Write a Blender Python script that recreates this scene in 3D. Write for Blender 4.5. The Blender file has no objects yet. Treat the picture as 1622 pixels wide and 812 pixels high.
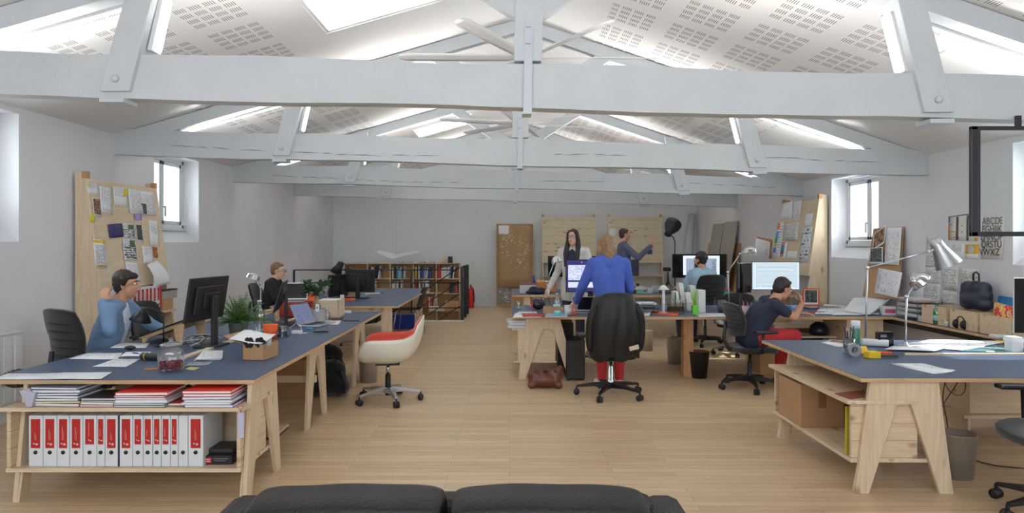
import bpy, bmesh, math, random
from mathutils import Vector, Matrix, Euler
PI = math.pi
S = bpy.context.scene
# ------------------------------------------------------------ camera, world, light, exposure
F, HC, VX, VY = 1050.0, 1.6, 807.0, 386.0        # focal length and principal point in photo pixels, eye height
cam_d = bpy.data.cameras.new('camera'); cam = bpy.data.objects.new('camera', cam_d)
S.collection.objects.link(cam); S.camera = cam
cam.location = (0, 0, HC); cam.rotation_euler = (PI/2, 0, 0)
cam_d.sensor_width = 36.0; cam_d.lens = F/1622*36.0
cam_d.shift_x = (811-VX)/1622; cam_d.shift_y = -(406-VY)/1622
cam_d.clip_start = 0.05; cam_d.clip_end = 200
S.view_settings.view_transform = 'Standard'; S.view_settings.look = 'None'
S.view_settings.gamma = 1.0; S.view_settings.use_curve_mapping = False
S.view_settings.exposure = 0.12
WORLD_STRENGTH = 3.2
world = bpy.data.worlds.new('world'); S.world = world; world.use_nodes = True
wn = world.node_tree.nodes; wl = world.node_tree.links
bg = wn['Background']; bg.inputs[1].default_value = WORLD_STRENGTH
bg.inputs[0].default_value = (0.86, 0.93, 1.0, 1)
XL, XR, YB, YF = -4.53, 4.80, 17.0, -1.6          # room: left wall, right wall, back wall, open front
def portal(name, loc, rot, sx, sy):
    l = bpy.data.lights.new(name, 'AREA'); l.shape = 'RECTANGLE'; l.size = sx; l.size_y = sy
    l.cycles.is_portal = True
    o = bpy.data.objects.new(name, l); S.collection.objects.link(o); o.location = loc; o.rotation_euler = rot
    return o
portal('daylight_portal', (0.1, YF-.02, 2.45), (PI/2, 0, 0), 9.4, 3.0).rotation_euler = (PI/2, 0, 0)
WINS = {'left': [(4.35, 6.12), (8.45, 9.66)], 'right': [(4.7, 6.32), (8.62, 9.88)]}
for a, b in WINS['left']:
    portal('daylight_portal', (XL-.30, (a+b)/2, 2.2), (0, -PI/2, 0), 1.2, b-a)
for a, b in WINS['right']:
    portal('daylight_portal', (XR+.30, (a+b)/2, 2.1), (0, PI/2, 0), 1.2, b-a)
sun_d = bpy.data.lights.new('sun', 'SUN'); sun_d.energy = 9.0; sun_d.angle = math.radians(.6); sun_d.color = (1, .96, .9)
sun = bpy.data.objects.new('sun', sun_d); S.collection.objects.link(sun); sun.rotation_euler = Vector((1.9, -.06, 1.8)).to_track_quat('Z', 'Y').to_euler()
def daylight(loc, ry, sx, sy, w):                 # open sky seen by each window
    l = bpy.data.lights.new('daylight', 'AREA'); l.shape = 'RECTANGLE'; l.size = sx; l.size_y = sy; l.energy = w; l.color = (.93, .97, 1)
    o = bpy.data.objects.new('daylight', l); S.collection.objects.link(o); o.location = loc; o.rotation_euler = (0, ry, 0)
for a, b in WINS['left']: daylight((XL-.9, (a+b)/2, 2.4), -PI/2, 1.6, b-a+.5, 45)
for a, b in WINS['right']: daylight((XR+.9, (a+b)/2, 2.3), PI/2, 1.6, b-a+.5, 110)
APX, APZ, ZL, ZR = 0.153, 4.196, 2.857, 2.62      # ridge and eaves
SL, SR = (APZ-ZL)/(APX-XL), (APZ-ZR)/(XR-APX)
TILT = 0.0255                                     # the old timbers drop towards the right
def ceil_z(x): return ZL+SL*(x-XL) if x < APX else ZR+SR*(XR-x)
SKY = [(-1.78, -.66, 5.62, 6.46), (-1.78, -.66, 12.0, 12.9)]
for x0, x1, y0, y1 in SKY:
    portal('daylight_portal', ((x0+x1)/2, (y0+y1)/2, ceil_z((x0+x1)/2)+.30), (0, -math.atan(SL), 0), 1.1, .85)
# ------------------------------------------------------------ helpers
def tag(o, label=None, cat=None, group=None, kind=None):
    if label: o['label'] = label
    if cat: o['category'] = cat
    if group: o['group'] = group
    if kind: o['kind'] = kind
    return o
def thing(name, label, cat, loc=(0, 0, 0), rz=0.0, group=None):
    o = bpy.data.objects.new(name, None); S.collection.objects.link(o)
    o.location = loc; o.rotation_euler = (0, 0, rz); o.empty_display_size = .1
    return tag(o, label, cat, group)
def copy_tree(o, parent=None):
    c = o.copy(); S.collection.objects.link(c)
    if parent is not None: c.parent = parent
    for ch in [x for x in S.objects if x.parent == o]: copy_tree(ch, c)
    return c
def dup(o, loc, rz=0.0, label=None, group=None, cat=None):
    c = copy_tree(o); c.location = loc; c.rotation_euler = (0, 0, rz)
    return tag(c, label, cat, group)
def W(px, py, Y): return Vector(((px-VX)*Y/F, Y, HC-(py-VY)*Y/F))
def G(px, py, z=0.0):
    Y = F*(HC-z)/(py-VY); return Vector(((px-VX)*Y/F, Y, z))
def X(px, Y): return (px-VX)*Y/F
def Z(py, Y): return HC-(py-VY)*Y/F
def fr(d, up=(0, 0, 1)):
    d = Vector(d).normalized(); u = Vector(up)
    if abs(d.dot(u)) > .98: u = Vector((1, 0, 0))
    s = d.cross(u).normalized(); return s, s.cross(d).normalized()
class MB:
    """collects simple solids and links them as ONE mesh object"""
    def __init__(self): self.v = []; self.f = []; self.mi = []; self.sm = []
    def add(self, vs, fs, mi=0, smooth=False, M=None):
        b = len(self.v)
        for p in vs:
            p = Vector(p); self.v.append(M @ p if M is not None else p)
        for q in fs: self.f.append([b+i for i in q]); self.mi.append(mi); self.sm.append(smooth)
        return self
    def box(self, x0, x1, y0, y1, z0, z1, mi=0, M=None):
        vs = [(x, y, z) for z in (z0, z1) for y in (y0, y1) for x in (x0, x1)]
        return self.add(vs, [(0, 2, 3, 1), (4, 5, 7, 6), (0, 1, 5, 4), (2, 6, 7, 3), (0, 4, 6, 2), (1, 3, 7, 5)], mi, False, M)
    def cbox(self, c, s, rot=(0, 0, 0), mi=0):
        M = Matrix.Translation(c) @ Euler(rot).to_matrix().to_4x4()
        return self.box(-s[0]/2, s[0]/2, -s[1]/2, s[1]/2, -s[2]/2, s[2]/2, mi, M)
    def bar(self, a, b, w, h, mi=0, up=(0, 0, 1)):
        a, b = Vector(a), Vector(b); s, u = fr(b-a, up); vs = []
        for p in (a, b):
            for i, j in ((-1, -1), (1, -1), (1, 1), (-1, 1)): vs.append(p+s*(i*w/2)+u*(j*h/2))
        return self.add(vs, [(0, 1, 2, 3), (7, 6, 5, 4), (0, 4, 5, 1), (1, 5, 6, 2), (2, 6, 7, 3), (3, 7, 4, 0)], mi)
    def prism(self, poly, t0, t1, axis='x', mi=0, M=None):
        """polygon in the plane square to axis, extruded from t0 to t1"""
        def P(p, t): return {'x': (t, p[0], p[1]), 'y': (p[0], t, p[1]), 'z': (p[0], p[1], t)}[axis]
        n = len(poly); vs = [P(p, t0) for p in poly]+[P(p, t1) for p in poly]
        fs = [list(range(n))[::-1], list(range(n, 2*n))]+[[i, (i+1) % n, n+(i+1) % n, n+i] for i in range(n)]
        return self.add(vs, fs, mi, False, M)
    def tube(self, pts, r, n=8, mi=0, caps=True, closed=False):
        pts = [Vector(p) for p in pts]; m = len(pts); R = r if isinstance(r, (list, tuple)) else [r]*m
        vs = []; s = None
        for i, p in enumerate(pts):
            d = (pts[min(i+1, m-1)]-pts[max(i-1, 0)]) if not closed else (pts[(i+1) % m]-pts[i-1])
            if d.length < 1e-9: d = Vector((0, 0, 1))
            d.normalize()
            if s is None: s, u = fr(d)
            else:
                s = (s-d*s.dot(d))
                s = s.normalized() if s.length > 1e-6 else fr(d)[0]
                u = s.cross(d)
            for k in range(n):
                a = 2*PI*k/n; vs.append(p+(s*math.cos(a)+u*math.sin(a))*R[i])
        fs = []
        for i in range(m if closed else m-1):
            for k in range(n):
                a, b = i*n+k, i*n+(k+1) % n; c, d_ = ((i+1) % m)*n+(k+1) % n, ((i+1) % m)*n+k
                fs.append((a, b, c, d_))
        self.add(vs, fs, mi, True)
        if caps and not closed:
            b = len(self.v)-m*n
            self.f += [[b+k for k in range(n)][::-1], [b+(m-1)*n+k for k in range(n)]]; self.mi += [mi, mi]; self.sm += [False, False]
        return self
    def lathe(self, prof, n=20, mi=0, M=None, smooth=True, sx=1.0, sy=1.0):
        """profile of (radius, z) turned about z"""
        vs = []; fs = []; m = len(prof)
        for r, z in prof:
            for k in range(n):
                a = 2*PI*k/n; vs.append((r*math.cos(a)*sx, r*math.sin(a)*sy, z))
        for i in range(m-1):
            for k in range(n): fs.append((i*n+k, i*n+(k+1) % n, (i+1)*n+(k+1) % n, (i+1)*n+k))
        fs.append(list(range(n))[::-1]); fs.append([(m-1)*n+k for k in range(n)])
        return self.add(vs, fs, mi, smooth, M)
    def ball(self, c, r, n=12, m=8, mi=0, sc=(1, 1, 1), rot=(0, 0, 0)):
        prof = [(max(r*math.sin(PI*i/m), r*.02), -r*math.cos(PI*i/m)) for i in range(m+1)]
        M = Matrix.Translation(c) @ Euler(rot).to_matrix().to_4x4() @ Matrix.Diagonal((*sc, 1))
        return self.lathe(prof, n, mi, M)
    def grid(self, P, mi=0, thick=0.0, smooth=True):
        """P[i][j] grid of points -> sheet (with thickness along local normals when asked)"""
        a, b = len(P), len(P[0]); vs = [Vector(p) for r in P for p in r]
        fs = [(i*b+j, i*b+j+1, (i+1)*b+j+1, (i+1)*b+j) for i in range(a-1) for j in range(b-1)]
        if not thick: return self.add(vs, fs, mi, smooth)
        N = []
        for i in range(a):
            for j in range(b):
                u = Vector(P[min(i+1, a-1)][j])-Vector(P[max(i-1, 0)][j]); v = Vector(P[i][min(j+1, b-1)])-Vector(P[i][max(j-1, 0)])
                N.append(v.cross(u).normalized())
        k = a*b; vs2 = vs+[p-q*thick for p, q in zip(vs, N)]
        fs2 = fs+[tuple(k+i for i in f[::-1]) for f in fs]
        for i in range(a-1): fs2 += [(i*b, (i+1)*b, k+(i+1)*b, k+i*b), (i*b+b-1, k+i*b+b-1, k+(i+1)*b+b-1, (i+1)*b+b-1)]
        for j in range(b-1): fs2 += [(j, k+j, k+j+1, j+1), ((a-1)*b+j, (a-1)*b+j+1, k+(a-1)*b+j+1, k+(a-1)*b+j)]
        return self.add(vs2, fs2, mi, smooth)
    def build(self, name, mats, parent=None, loc=None, rot=None, bevel=0.0, sub=0, smooth=None):
        me = bpy.data.meshes.new(name); me.from_pydata([tuple(p) for p in self.v], [], self.f); me.validate()
        for m in (mats if isinstance(mats, (list, tuple)) else [mats]): me.materials.append(m)
        if len(me.polygons) == len(self.f):
            me.polygons.foreach_set('material_index', self.mi)
            me.polygons.foreach_set('use_smooth', self.sm if smooth is None else [smooth]*len(self.f))
        me.update()
        bm = bmesh.new(); bm.from_mesh(me); bmesh.ops.recalc_face_normals(bm, faces=bm.faces); bm.to_mesh(me); bm.free()
        o = bpy.data.objects.new(name, me); S.collection.objects.link(o)
        if parent is not None: o.parent = parent
        if loc is not None: o.location = loc
        if rot is not None: o.rotation_euler = rot
        if bevel:
            b = o.modifiers.new('b', 'BEVEL'); b.width = bevel; b.segments = 2; b.limit_method = 'ANGLE'; b.angle_limit = math.radians(40)
        if sub:
            s = o.modifiers.new('s', 'SUBSURF'); s.levels = s.render_levels = sub
        return o
# ------------------------------------------------------------ materials
def nt(m):
    m.use_nodes = True; t = m.node_tree; return t, t.nodes, t.links, t.nodes['Principled BSDF']
def mat(name, col, rough=.6, metal=0.0, var=0.0, scale=12.0, bump=0.0, bscale=60.0, coat=0.0, emit=None, es=1.0, spec=.5, sheen=0.0):
    m = bpy.data.materials.new(name); t, n, l, p = nt(m)
    p.inputs['Base Color'].default_value = (*col, 1); p.inputs['Roughness'].default_value = rough
    p.inputs['Metallic'].default_value = metal; p.inputs['Specular IOR Level'].default_value = spec
    if coat: p.inputs['Coat Weight'].default_value = coat
    if sheen: p.inputs['Sheen Weight'].default_value = sheen
    if emit: p.inputs['Emission Color'].default_value = (*emit, 1); p.inputs['Emission Strength'].default_value = es
    if var or bump:
        tc = n.new('ShaderNodeTexCoord')
    if var:
        no = n.new('ShaderNodeTexNoise'); no.inputs['Scale'].default_value = scale; no.inputs['Detail'].default_value = 4
        l.new(tc.outputs['Object'], no.inputs['Vector'])
        r = n.new('ShaderNodeMapRange'); r.inputs[1].default_value = .3; r.inputs[2].default_value = .7
        r.inputs[3].default_value = 1-var; r.inputs[4].default_value = 1+var
        l.new(no.outputs[0], r.inputs[0])
        mx = n.new('ShaderNodeMix'); mx.data_type = 'RGBA'; mx.blend_type = 'MULTIPLY'; mx.inputs[0].default_value = 1
        mx.inputs[6].default_value = (*col, 1); l.new(r.outputs[0], mx.inputs[7]); l.new(mx.outputs[2], p.inputs['Base Color'])
    if bump:
        nb = n.new('ShaderNodeTexNoise'); nb.inputs['Scale'].default_value = bscale; nb.inputs['Detail'].default_value = 3
        l.new(tc.outputs['Object'], nb.inputs['Vector'])
        b = n.new('ShaderNodeBump'); b.inputs['Strength'].default_value = bump; b.inputs['Distance'].default_value = .01
        l.new(nb.outputs[0], b.inputs['Height']); l.new(b.outputs[0], p.inputs['Normal'])
    return m
def wood(name, light, dark, axis='x', rough=.55, knots=True, boards=0.0, ply=False, bump=.15):
    """pine / plywood: grain stretched along axis, knots, optional glued boards across"""
    m = bpy.data.materials.new(name); t, n, l, p = nt(m); p.inputs['Roughness'].default_value = rough
    tc = n.new('ShaderNodeTexCoord'); mp = n.new('ShaderNodeMapping'); l.new(tc.outputs['Object'], mp.inputs[0])
    k = {'x': (1.2, 14, 14), 'y': (14, 1.2, 14), 'z': (14, 14, 1.2)}[axis]; mp.inputs['Scale'].default_value = k
    no = n.new('ShaderNodeTexNoise'); no.inputs['Scale'].default_value = 3; no.inputs['Detail'].default_value = 5; no.inputs['Distortion'].default_value = .6
    l.new(mp.outputs[0], no.inputs['Vector'])
    cr = n.new('ShaderNodeValToRGB'); cr.color_ramp.elements[0].position = .3; cr.color_ramp.elements[1].position = .7
    cr.color_ramp.elements[0].color = (*dark, 1); cr.color_ramp.elements[1].color = (*light, 1)
    l.new(no.outputs[0], cr.inputs[0]); out = cr.outputs[0]
    if knots:
        m2 = n.new('ShaderNodeMapping'); l.new(tc.outputs['Object'], m2.inputs[0])
        m2.inputs['Scale'].default_value = {'x': (.45, 1, 1), 'y': (1, .45, 1), 'z': (1, 1, .45)}[axis]
        vo = n.new('ShaderNodeTexVoronoi'); vo.inputs['Scale'].default_value = 7; l.new(m2.outputs[0], vo.inputs['Vector'])
        r = n.new('ShaderNodeMapRange'); r.inputs[1].default_value = .10; r.inputs[2].default_value = .20; r.inputs[3].default_value = .8; r.inputs[4].default_value = 0
        l.new(vo.outputs['Distance'], r.inputs[0])
        mx = n.new('ShaderNodeMix'); mx.data_type = 'RGBA'; l.new(r.outputs[0], mx.inputs[0]); l.new(out, mx.inputs[6])
        mx.inputs[7].default_value = (dark[0]*.55, dark[1]*.42, dark[2]*.33, 1); out = mx.outputs[2]
    if boards:
        sp = n.new('ShaderNodeSeparateXYZ'); l.new(tc.outputs['Object'], sp.inputs[0])
        d = n.new('ShaderNodeMath'); d.operation = 'DIVIDE'; d.inputs[1].default_value = boards
        l.new(sp.outputs[{'x': 2, 'y': 2, 'z': 0}[axis]], d.inputs[0])
        f = n.new('ShaderNodeMath'); f.operation = 'FRACT'; l.new(d.outputs[0], f.inputs[0])
        c = n.new('ShaderNodeMath'); c.operation = 'LESS_THAN'; c.inputs[1].default_value = .035; l.new(f.outputs[0], c.inputs[0])
        mx = n.new('ShaderNodeMix'); mx.data_type = 'RGBA'; l.new(c.outputs[0], mx.inputs[0]); l.new(out, mx.inputs[6])
        mx.inputs[7].default_value = (dark[0]*.6, dark[1]*.55, dark[2]*.5, 1); out = mx.outputs[2]
    l.new(out, p.inputs['Base Color'])
    return m
M = {}
def T(r, g, b): 
    f = lambda c: (c/255/12.92) if c/255 <= .04045 else ((c/255+.055)/1.055)**2.4
    return (f(r), f(g), f(b))
M['wall'] = mat('wall_plaster', T(228, 228, 232), .9, var=.035, scale=1.3, bump=.25, bscale=9)
M['backwall'] = mat('back_wall_paint', T(226, 231, 234), .9, var=.02, scale=1)
M['white_paint'] = mat('white_trim_paint', T(228, 230, 232), .45)
M['timber'] = mat('painted_timber', T(206, 211, 215), .55, var=.04, scale=3, bump=.35, bscale=24)
M['iron'] = mat('painted_iron', T(205, 212, 220), .45)
M['black'] = mat('black_plastic', T(28, 28, 30), .45)
M['black_matte'] = mat('black_fabric', T(24, 24, 27), .95, sheen=.3, bump=.3, bscale=300)
M['black_gloss'] = mat('black_gloss', T(14, 14, 16), .12)
M['black_metal'] = mat('black_metal', T(30, 31, 33), .4, .3)
M['grey_metal'] = mat('galvanised_steel', T(196, 198, 200), .38, .6, var=.06, scale=9)
M['chrome'] = mat('chrome', T(215, 217, 220), .12, 1.0)
M['alu'] = mat('brushed_aluminium', T(190, 192, 195), .32, 1.0)
M['paper'] = mat('white_paper', T(238, 239, 242), .8)
M['cream'] = mat('cream_shell', T(232, 228, 214), .35)
M['red_fab'] = mat('red_fabric', T(205, 78, 62), .9, sheen=.4)
M['blue_top'] = mat('blue_linoleum', T(66, 82, 110), .42, var=.03, scale=3)
M['pine'] = wood('pine_x', T(226, 206, 178), T(208, 184, 152), 'x')
M['pine_z'] = wood('pine_z', T(226, 206, 178), T(208, 184, 152), 'z')
M['pine_y'] = wood('pine_y', T(226, 206, 178), T(208, 184, 152), 'y')
M['pine_dark'] = wood('pine_dark', T(204, 160, 112), T(176, 130, 84), 'z')
M['board_y'] = wood('pine_board_side', T(224, 202, 172), T(206, 180, 146), 'y', boards=.11)
M['ply_x'] = wood('birch_ply', T(226, 208, 180), T(214, 192, 160), 'x', knots=False)
M['board'] = wood('pine_board', T(214, 204, 178), T(200, 186, 156), 'x', boards=.2)
M['board_z'] = wood('pine_board_upright', T(226, 206, 176), T(210, 186, 154), 'x', boards=0)
M['edge'] = wood('ply_edge', T(214, 184, 146), T(186, 150, 110), 'x', knots=False)
M['card'] = mat('cardboard', T(178, 140, 104), .9, var=.05, scale=4)
M['card_dark'] = mat('brown_tape', T(146, 104, 70), .6)
M['leather'] = mat('black_leather', T(19, 16, 18), .36, bump=.5, bscale=130, spec=.45)
M['bin_steel'] = mat('brushed_bin_steel', T(205, 205, 205), .3, .85)
M['green'] = mat('leaf_green', T(74, 118, 52), .5, var=.25, scale=14)
M['green2'] = mat('dark_leaf_green', T(46, 84, 44), .4, var=.25, scale=14)
M['soil'] = mat('soil', T(50, 38, 30), 1)
M['orange'] = mat('orange_plastic', T(226, 92, 34), .4)
M['red'] = mat('red_label', T(186, 36, 30), .5)
M['yellow'] = mat('yellow_card', T(236, 196, 34), .6)
M['concrete'] = mat('grey_concrete_pot', T(168, 166, 162), .8, var=.05)
_cols = {}
def C(r, g, b, rough=.6, name=None):
    k = (r, g, b, rough)
    if k not in _cols: _cols[k] = mat(name or 'painted_%d_%d_%d' % (r, g, b), T(r, g, b), rough)
    return _cols[k]
def glass_mat(name, tint=(.95, .98, .97), rough=.0, amt=.12):
    m = bpy.data.materials.new(name); t, n, l, p = nt(m); n.remove(p)
    tr = n.new('ShaderNodeBsdfTransparent'); tr.inputs[0].default_value = (*tint, 1)
    gl = n.new('ShaderNodeBsdfGlossy'); gl.inputs['Roughness'].default_value = rough
    lw = n.new('ShaderNodeLayerWeight'); lw.inputs[0].default_value = .25
    ad = n.new('ShaderNodeMath'); ad.operation = 'MULTIPLY_ADD'; ad.inputs[1].default_value = .6; ad.inputs[2].default_value = amt*.4
    l.new(lw.outputs['Fresnel'], ad.inputs[0])
    mx = n.new('ShaderNodeMixShader'); l.new(ad.outputs[0], mx.inputs[0]); l.new(tr.outputs[0], mx.inputs[1]); l.new(gl.outputs[0], mx.inputs[2])
    l.new(mx.outputs[0], n['Material Output'].inputs[0]); return m
M['glass'] = glass_mat('clear_glass')
M['glass_thick'] = glass_mat('bottle_glass', (.86, .9, .9), 0, .5)
M['glass_green'] = glass_mat('green_glass', (.12, .62, .3), 0, .4)
def frosted(name):
    m = bpy.data.materials.new(name); t, n, l, p = nt(m); n.remove(p); a = n.new('ShaderNodeBsdfTranslucent'); b = n.new('ShaderNodeBsdfDiffuse'); c = n.new('ShaderNodeMixShader'); c.inputs[0].default_value = .12
    a.inputs[0].default_value = (1, 1, 1, 1); l.new(a.outputs[0], c.inputs[1]); l.new(b.outputs[0], c.inputs[2]); l.new(c.outputs[0], n['Material Output'].inputs[0]); return m
M['frosted'] = frosted('milky_roof_glass')
def glow(name, col, s):
    m = bpy.data.materials.new(name); t, n, l, p = nt(m); p.inputs['Base Color'].default_value = (.02, .02, .02, 1)
    p.inputs['Emission Color'].default_value = (*col, 1); p.inputs['Emission Strength'].default_value = s; return m
M['led'] = glow('led_diffuser', (1, .98, .95), 6.0)
def floor_mat():
    m = bpy.data.materials.new('floor_planks'); t, n, l, p = nt(m)
    tc = n.new('ShaderNodeTexCoord'); mp = n.new('ShaderNodeMapping'); l.new(tc.outputs['Object'], mp.inputs[0])
    br = n.new('ShaderNodeTexBrick'); l.new(mp.outputs[0], br.inputs['Vector']); br.offset = .37
    br.inputs['Scale'].default_value = 1; br.inputs['Brick Width'].default_value = 1.15; br.inputs['Row Height'].default_value = .075
    br.inputs['Mortar Size'].default_value = .0016; br.inputs['Bias'].default_value = 0
    br.inputs['Color1'].default_value = (*T(220, 194, 158), 1); br.inputs['Color2'].default_value = (*T(204, 175, 138), 1)
    br.inputs['Mortar'].default_value = (*T(160, 128, 92), 1)
    m2 = n.new('ShaderNodeMapping'); m2.inputs['Scale'].default_value = (1.0, 16, 1); l.new(tc.outputs['Object'], m2.inputs[0])
    no = n.new('ShaderNodeTexNoise'); no.inputs['Scale'].default_value = 2.2; no.inputs['Detail'].default_value = 6; no.inputs['Distortion'].default_value = .5; l.new(m2.outputs[0], no.inputs['Vector'])
    r = n.new('ShaderNodeMapRange'); r.inputs[1].default_value = .25; r.inputs[2].default_value = .75; r.inputs[3].default_value = .86; r.inputs[4].default_value = 1.08; l.new(no.outputs[0], r.inputs[0])
    mx = n.new('ShaderNodeMix'); mx.data_type = 'RGBA'; mx.blend_type = 'MULTIPLY'; mx.inputs[0].default_value = 1
    l.new(br.outputs[0], mx.inputs[6]); l.new(r.outputs[0], mx.inputs[7])
    m3 = n.new('ShaderNodeMapping'); m3.inputs['Scale'].default_value = (.8, 5, 1); l.new(tc.outputs['Object'], m3.inputs[0])
    n2 = n.new('ShaderNodeTexNoise'); n2.inputs['Scale'].default_value = 2.0; n2.inputs['Detail'].default_value = 8; l.new(m3.outputs[0], n2.inputs['Vector'])
    r2 = n.new('ShaderNodeMapRange'); r2.inputs[1].default_value = .64; r2.inputs[2].default_value = .74; r2.inputs[3].default_value = 0; r2.inputs[4].default_value = .45; l.new(n2.outputs[0], r2.inputs[0])
    mz = n.new('ShaderNodeMix'); mz.data_type = 'RGBA'; l.new(r2.outputs[0], mz.inputs[0]); l.new(mx.outputs[2], mz.inputs[6]); mz.inputs[7].default_value = (*T(176, 132, 84), 1)
    l.new(mz.outputs[2], p.inputs['Base Color']); p.inputs['Roughness'].default_value = .38
    return m
M['floor'] = floor_mat()
def perforated(name, u0, u1):
    """white acoustic plasterboard: clusters of slots between u0 and u1 up the slope"""
    m = bpy.data.materials.new(name); t, n, l, p = nt(m); p.inputs['Roughness'].default_value = .9
    tc = n.new('ShaderNodeTexCoord'); sp = n.new('ShaderNodeSeparateXYZ'); l.new(tc.outputs['Object'], sp.inputs[0])
    def mth(op, a, b=None):
        x = n.new('ShaderNodeMath'); x.operation = op
        for i, v in enumerate((a, b)):
            if v is None: continue
            if isinstance(v, (int, float)): x.inputs[i].default_value = v
            else: l.new(v, x.inputs[i])
        return x.outputs[0]
    def mod(v, per): return mth('MULTIPLY', mth('FRACT', mth('DIVIDE', v, per)), per)
    u = mth('ADD', sp.outputs[0], 20.02); v = mth('ADD', sp.outputs[1], 20.05)
    cu, cv = mod(u, .6), mod(v, .6)
    mu = mth('LESS_THAN', cu, .46); mv = mth('LESS_THAN', cv, .46)
    bu, bv = mod(cu, .115), mod(cv, .115)
    b1 = mth('LESS_THAN', bu, .085); b2 = mth('LESS_THAN', bv, .072)
    sl = mth('LESS_THAN', mod(bu, .018), .0058)
    z = mth('MULTIPLY', mth('GREATER_THAN', sp.outputs[0], u0), mth('LESS_THAN', sp.outputs[0], u1))
    a = mth('MULTIPLY', mth('MULTIPLY', mu, mv), mth('MULTIPLY', b1, b2)); a = mth('MULTIPLY', mth('MULTIPLY', a, sl), z)
    mx = n.new('ShaderNodeMix'); mx.data_type = 'RGBA'; l.new(a, mx.inputs[0])
    mx.inputs[6].default_value = (*T(234, 233, 232), 1); mx.inputs[7].default_value = (*T(84, 82, 80), 1)
    l.new(mx.outputs[2], p.inputs['Base Color']); return m
# ------------------------------------------------------------ the room
def struct(o): o['kind'] = 'structure'; return o
b = MB()                                            # floor with the stairwell left open
SWX, SWY0, SWY1 = -0.95, 13.8, 15.6
b.box(XL-.5, XR+.5, YF, SWY0, -.12, 0); b.box(SWX, XR+.5, SWY0, YB+.3, -.12, 0); b.box(XL-.5, XR+.5, SWY0-.2, YB+.3, -1.7, -1.6)
struct(b.build('floor', M['floor']))
b = MB(); b.box(XL-.5, XR+.5, YF, SWY0-.0, -1.6, -.12); b.box(SWX, XR+.5, SWY0, YB+.3, -1.6, -.12); struct(b.build('wall_under_floor', M['wall']))
b = MB(); b.box(XL, SWX, SWY0-.10, SWY0, -.14, .012); struct(b.build('trim_1', M['white_paint']))
def wall_side(name, x, sgn, openings, zt):
    b = MB(); th = .42; x0, x1 = (x, x+th) if sgn > 0 else (x-th, x); ztop = zt+.35
    ys = [YF]+[v for w in openings for v in w[:2]]+[YB+.3]
    for i in range(0, len(ys), 2): b.box(x0, x1, ys[i], ys[i+1], -1.6, ztop)
    for (a, c, zs, zh) in openings:                  # splayed window niche: sloping sill down to the room
        xi, xo = x, x+sgn*.30
        b.box(min(x0, x1), max(x0, x1), a, c, -1.6, zs-.02) if False else None
        b.prism([(xi, -1.6), (x+sgn*.42, -1.6), (x+sgn*.42, zs+.19), (xi+sgn*.24, zs+.19), (xi, zs)], a, c, 'y')
        b.box(x0, x1, a, c, zh, ztop)
    return struct(b.build(name, M['wall']))
OPL = [(a, c, 1.62, 2.80) for a, c in WINS['left']]; OPR = [(a, c, 1.40, 2.56) for a, c in WINS['right']]
wall_side('wall_left', XL, -1, OPL, ZL); wall_side('wall_right', XR, 1, OPR, ZR)
b = MB(); b.prism([(XL-.3, -1.6), (XR+.3, -1.6), (XR+.3, ZR+.05), (XR, ZR+.05), (APX, APZ+.05), (XL, ZL+.05), (XL-.3, ZL+.05)], YB, YB+.25, 'y')
struct(b.build('wall_back', M['backwall']))
b = MB(); b.box(XL-.4, XR+.4, YF-.2, YF, -.12, 1.25); struct(b.build('wall_front_baffle', M['wall']))  # unseen low wall added behind the camera to hold back low frontal light
b = MB(); b.box(SWX+.3, XR, YB-.015, YB, 0, .10); struct(b.build('baseboard_back', M['white_paint']))
b = MB(); b.box(XR-.015, XR, 1.0, YB-.02, 0, .10); struct(b.build('baseboard_right', M['white_paint']))
b = MB(); b.box(XL, XL+.015, 1.0, SWY0-.12, 0, .10); struct(b.build('baseboard_left', M['white_paint']))
def ceil_panel(b, x0, x1, y0, y1):
    z0, z1 = ceil_z(x0+1e-6), ceil_z(x1-1e-6)
    vs = [(x, y, z+d) for d in (0, .07) for (x, z) in ((x0, z0), (x1, z1)) for y in (y0, y1)]
    b.add(vs, [(0, 2, 3, 1), (4, 5, 7, 6), (0, 1, 5, 4), (2, 6, 7, 3), (0, 4, 6, 2), (1, 3, 7, 5)])
b = MB(); xs = [XL, SKY[0][0], SKY[0][1], APX]
ceil_panel(b, xs[0], xs[1], YF, YB); ceil_panel(b, xs[2], xs[3], YF, YB)
yy = [YF, SKY[0][2], SKY[0][3], SKY[1][2], SKY[1][3], YB]
for i in (0, 2, 4): ceil_panel(b, xs[1], xs[2], yy[i], yy[i+1])
c = struct(b.build('ceiling', perforated('ceiling_left_perforated', -3.62, -2.16)))
b = MB(); ceil_panel(b, APX, XR, YF, YB); struct(b.build('ceiling', perforated('ceiling_right_perforated', 1.0, 3.4)))
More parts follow.
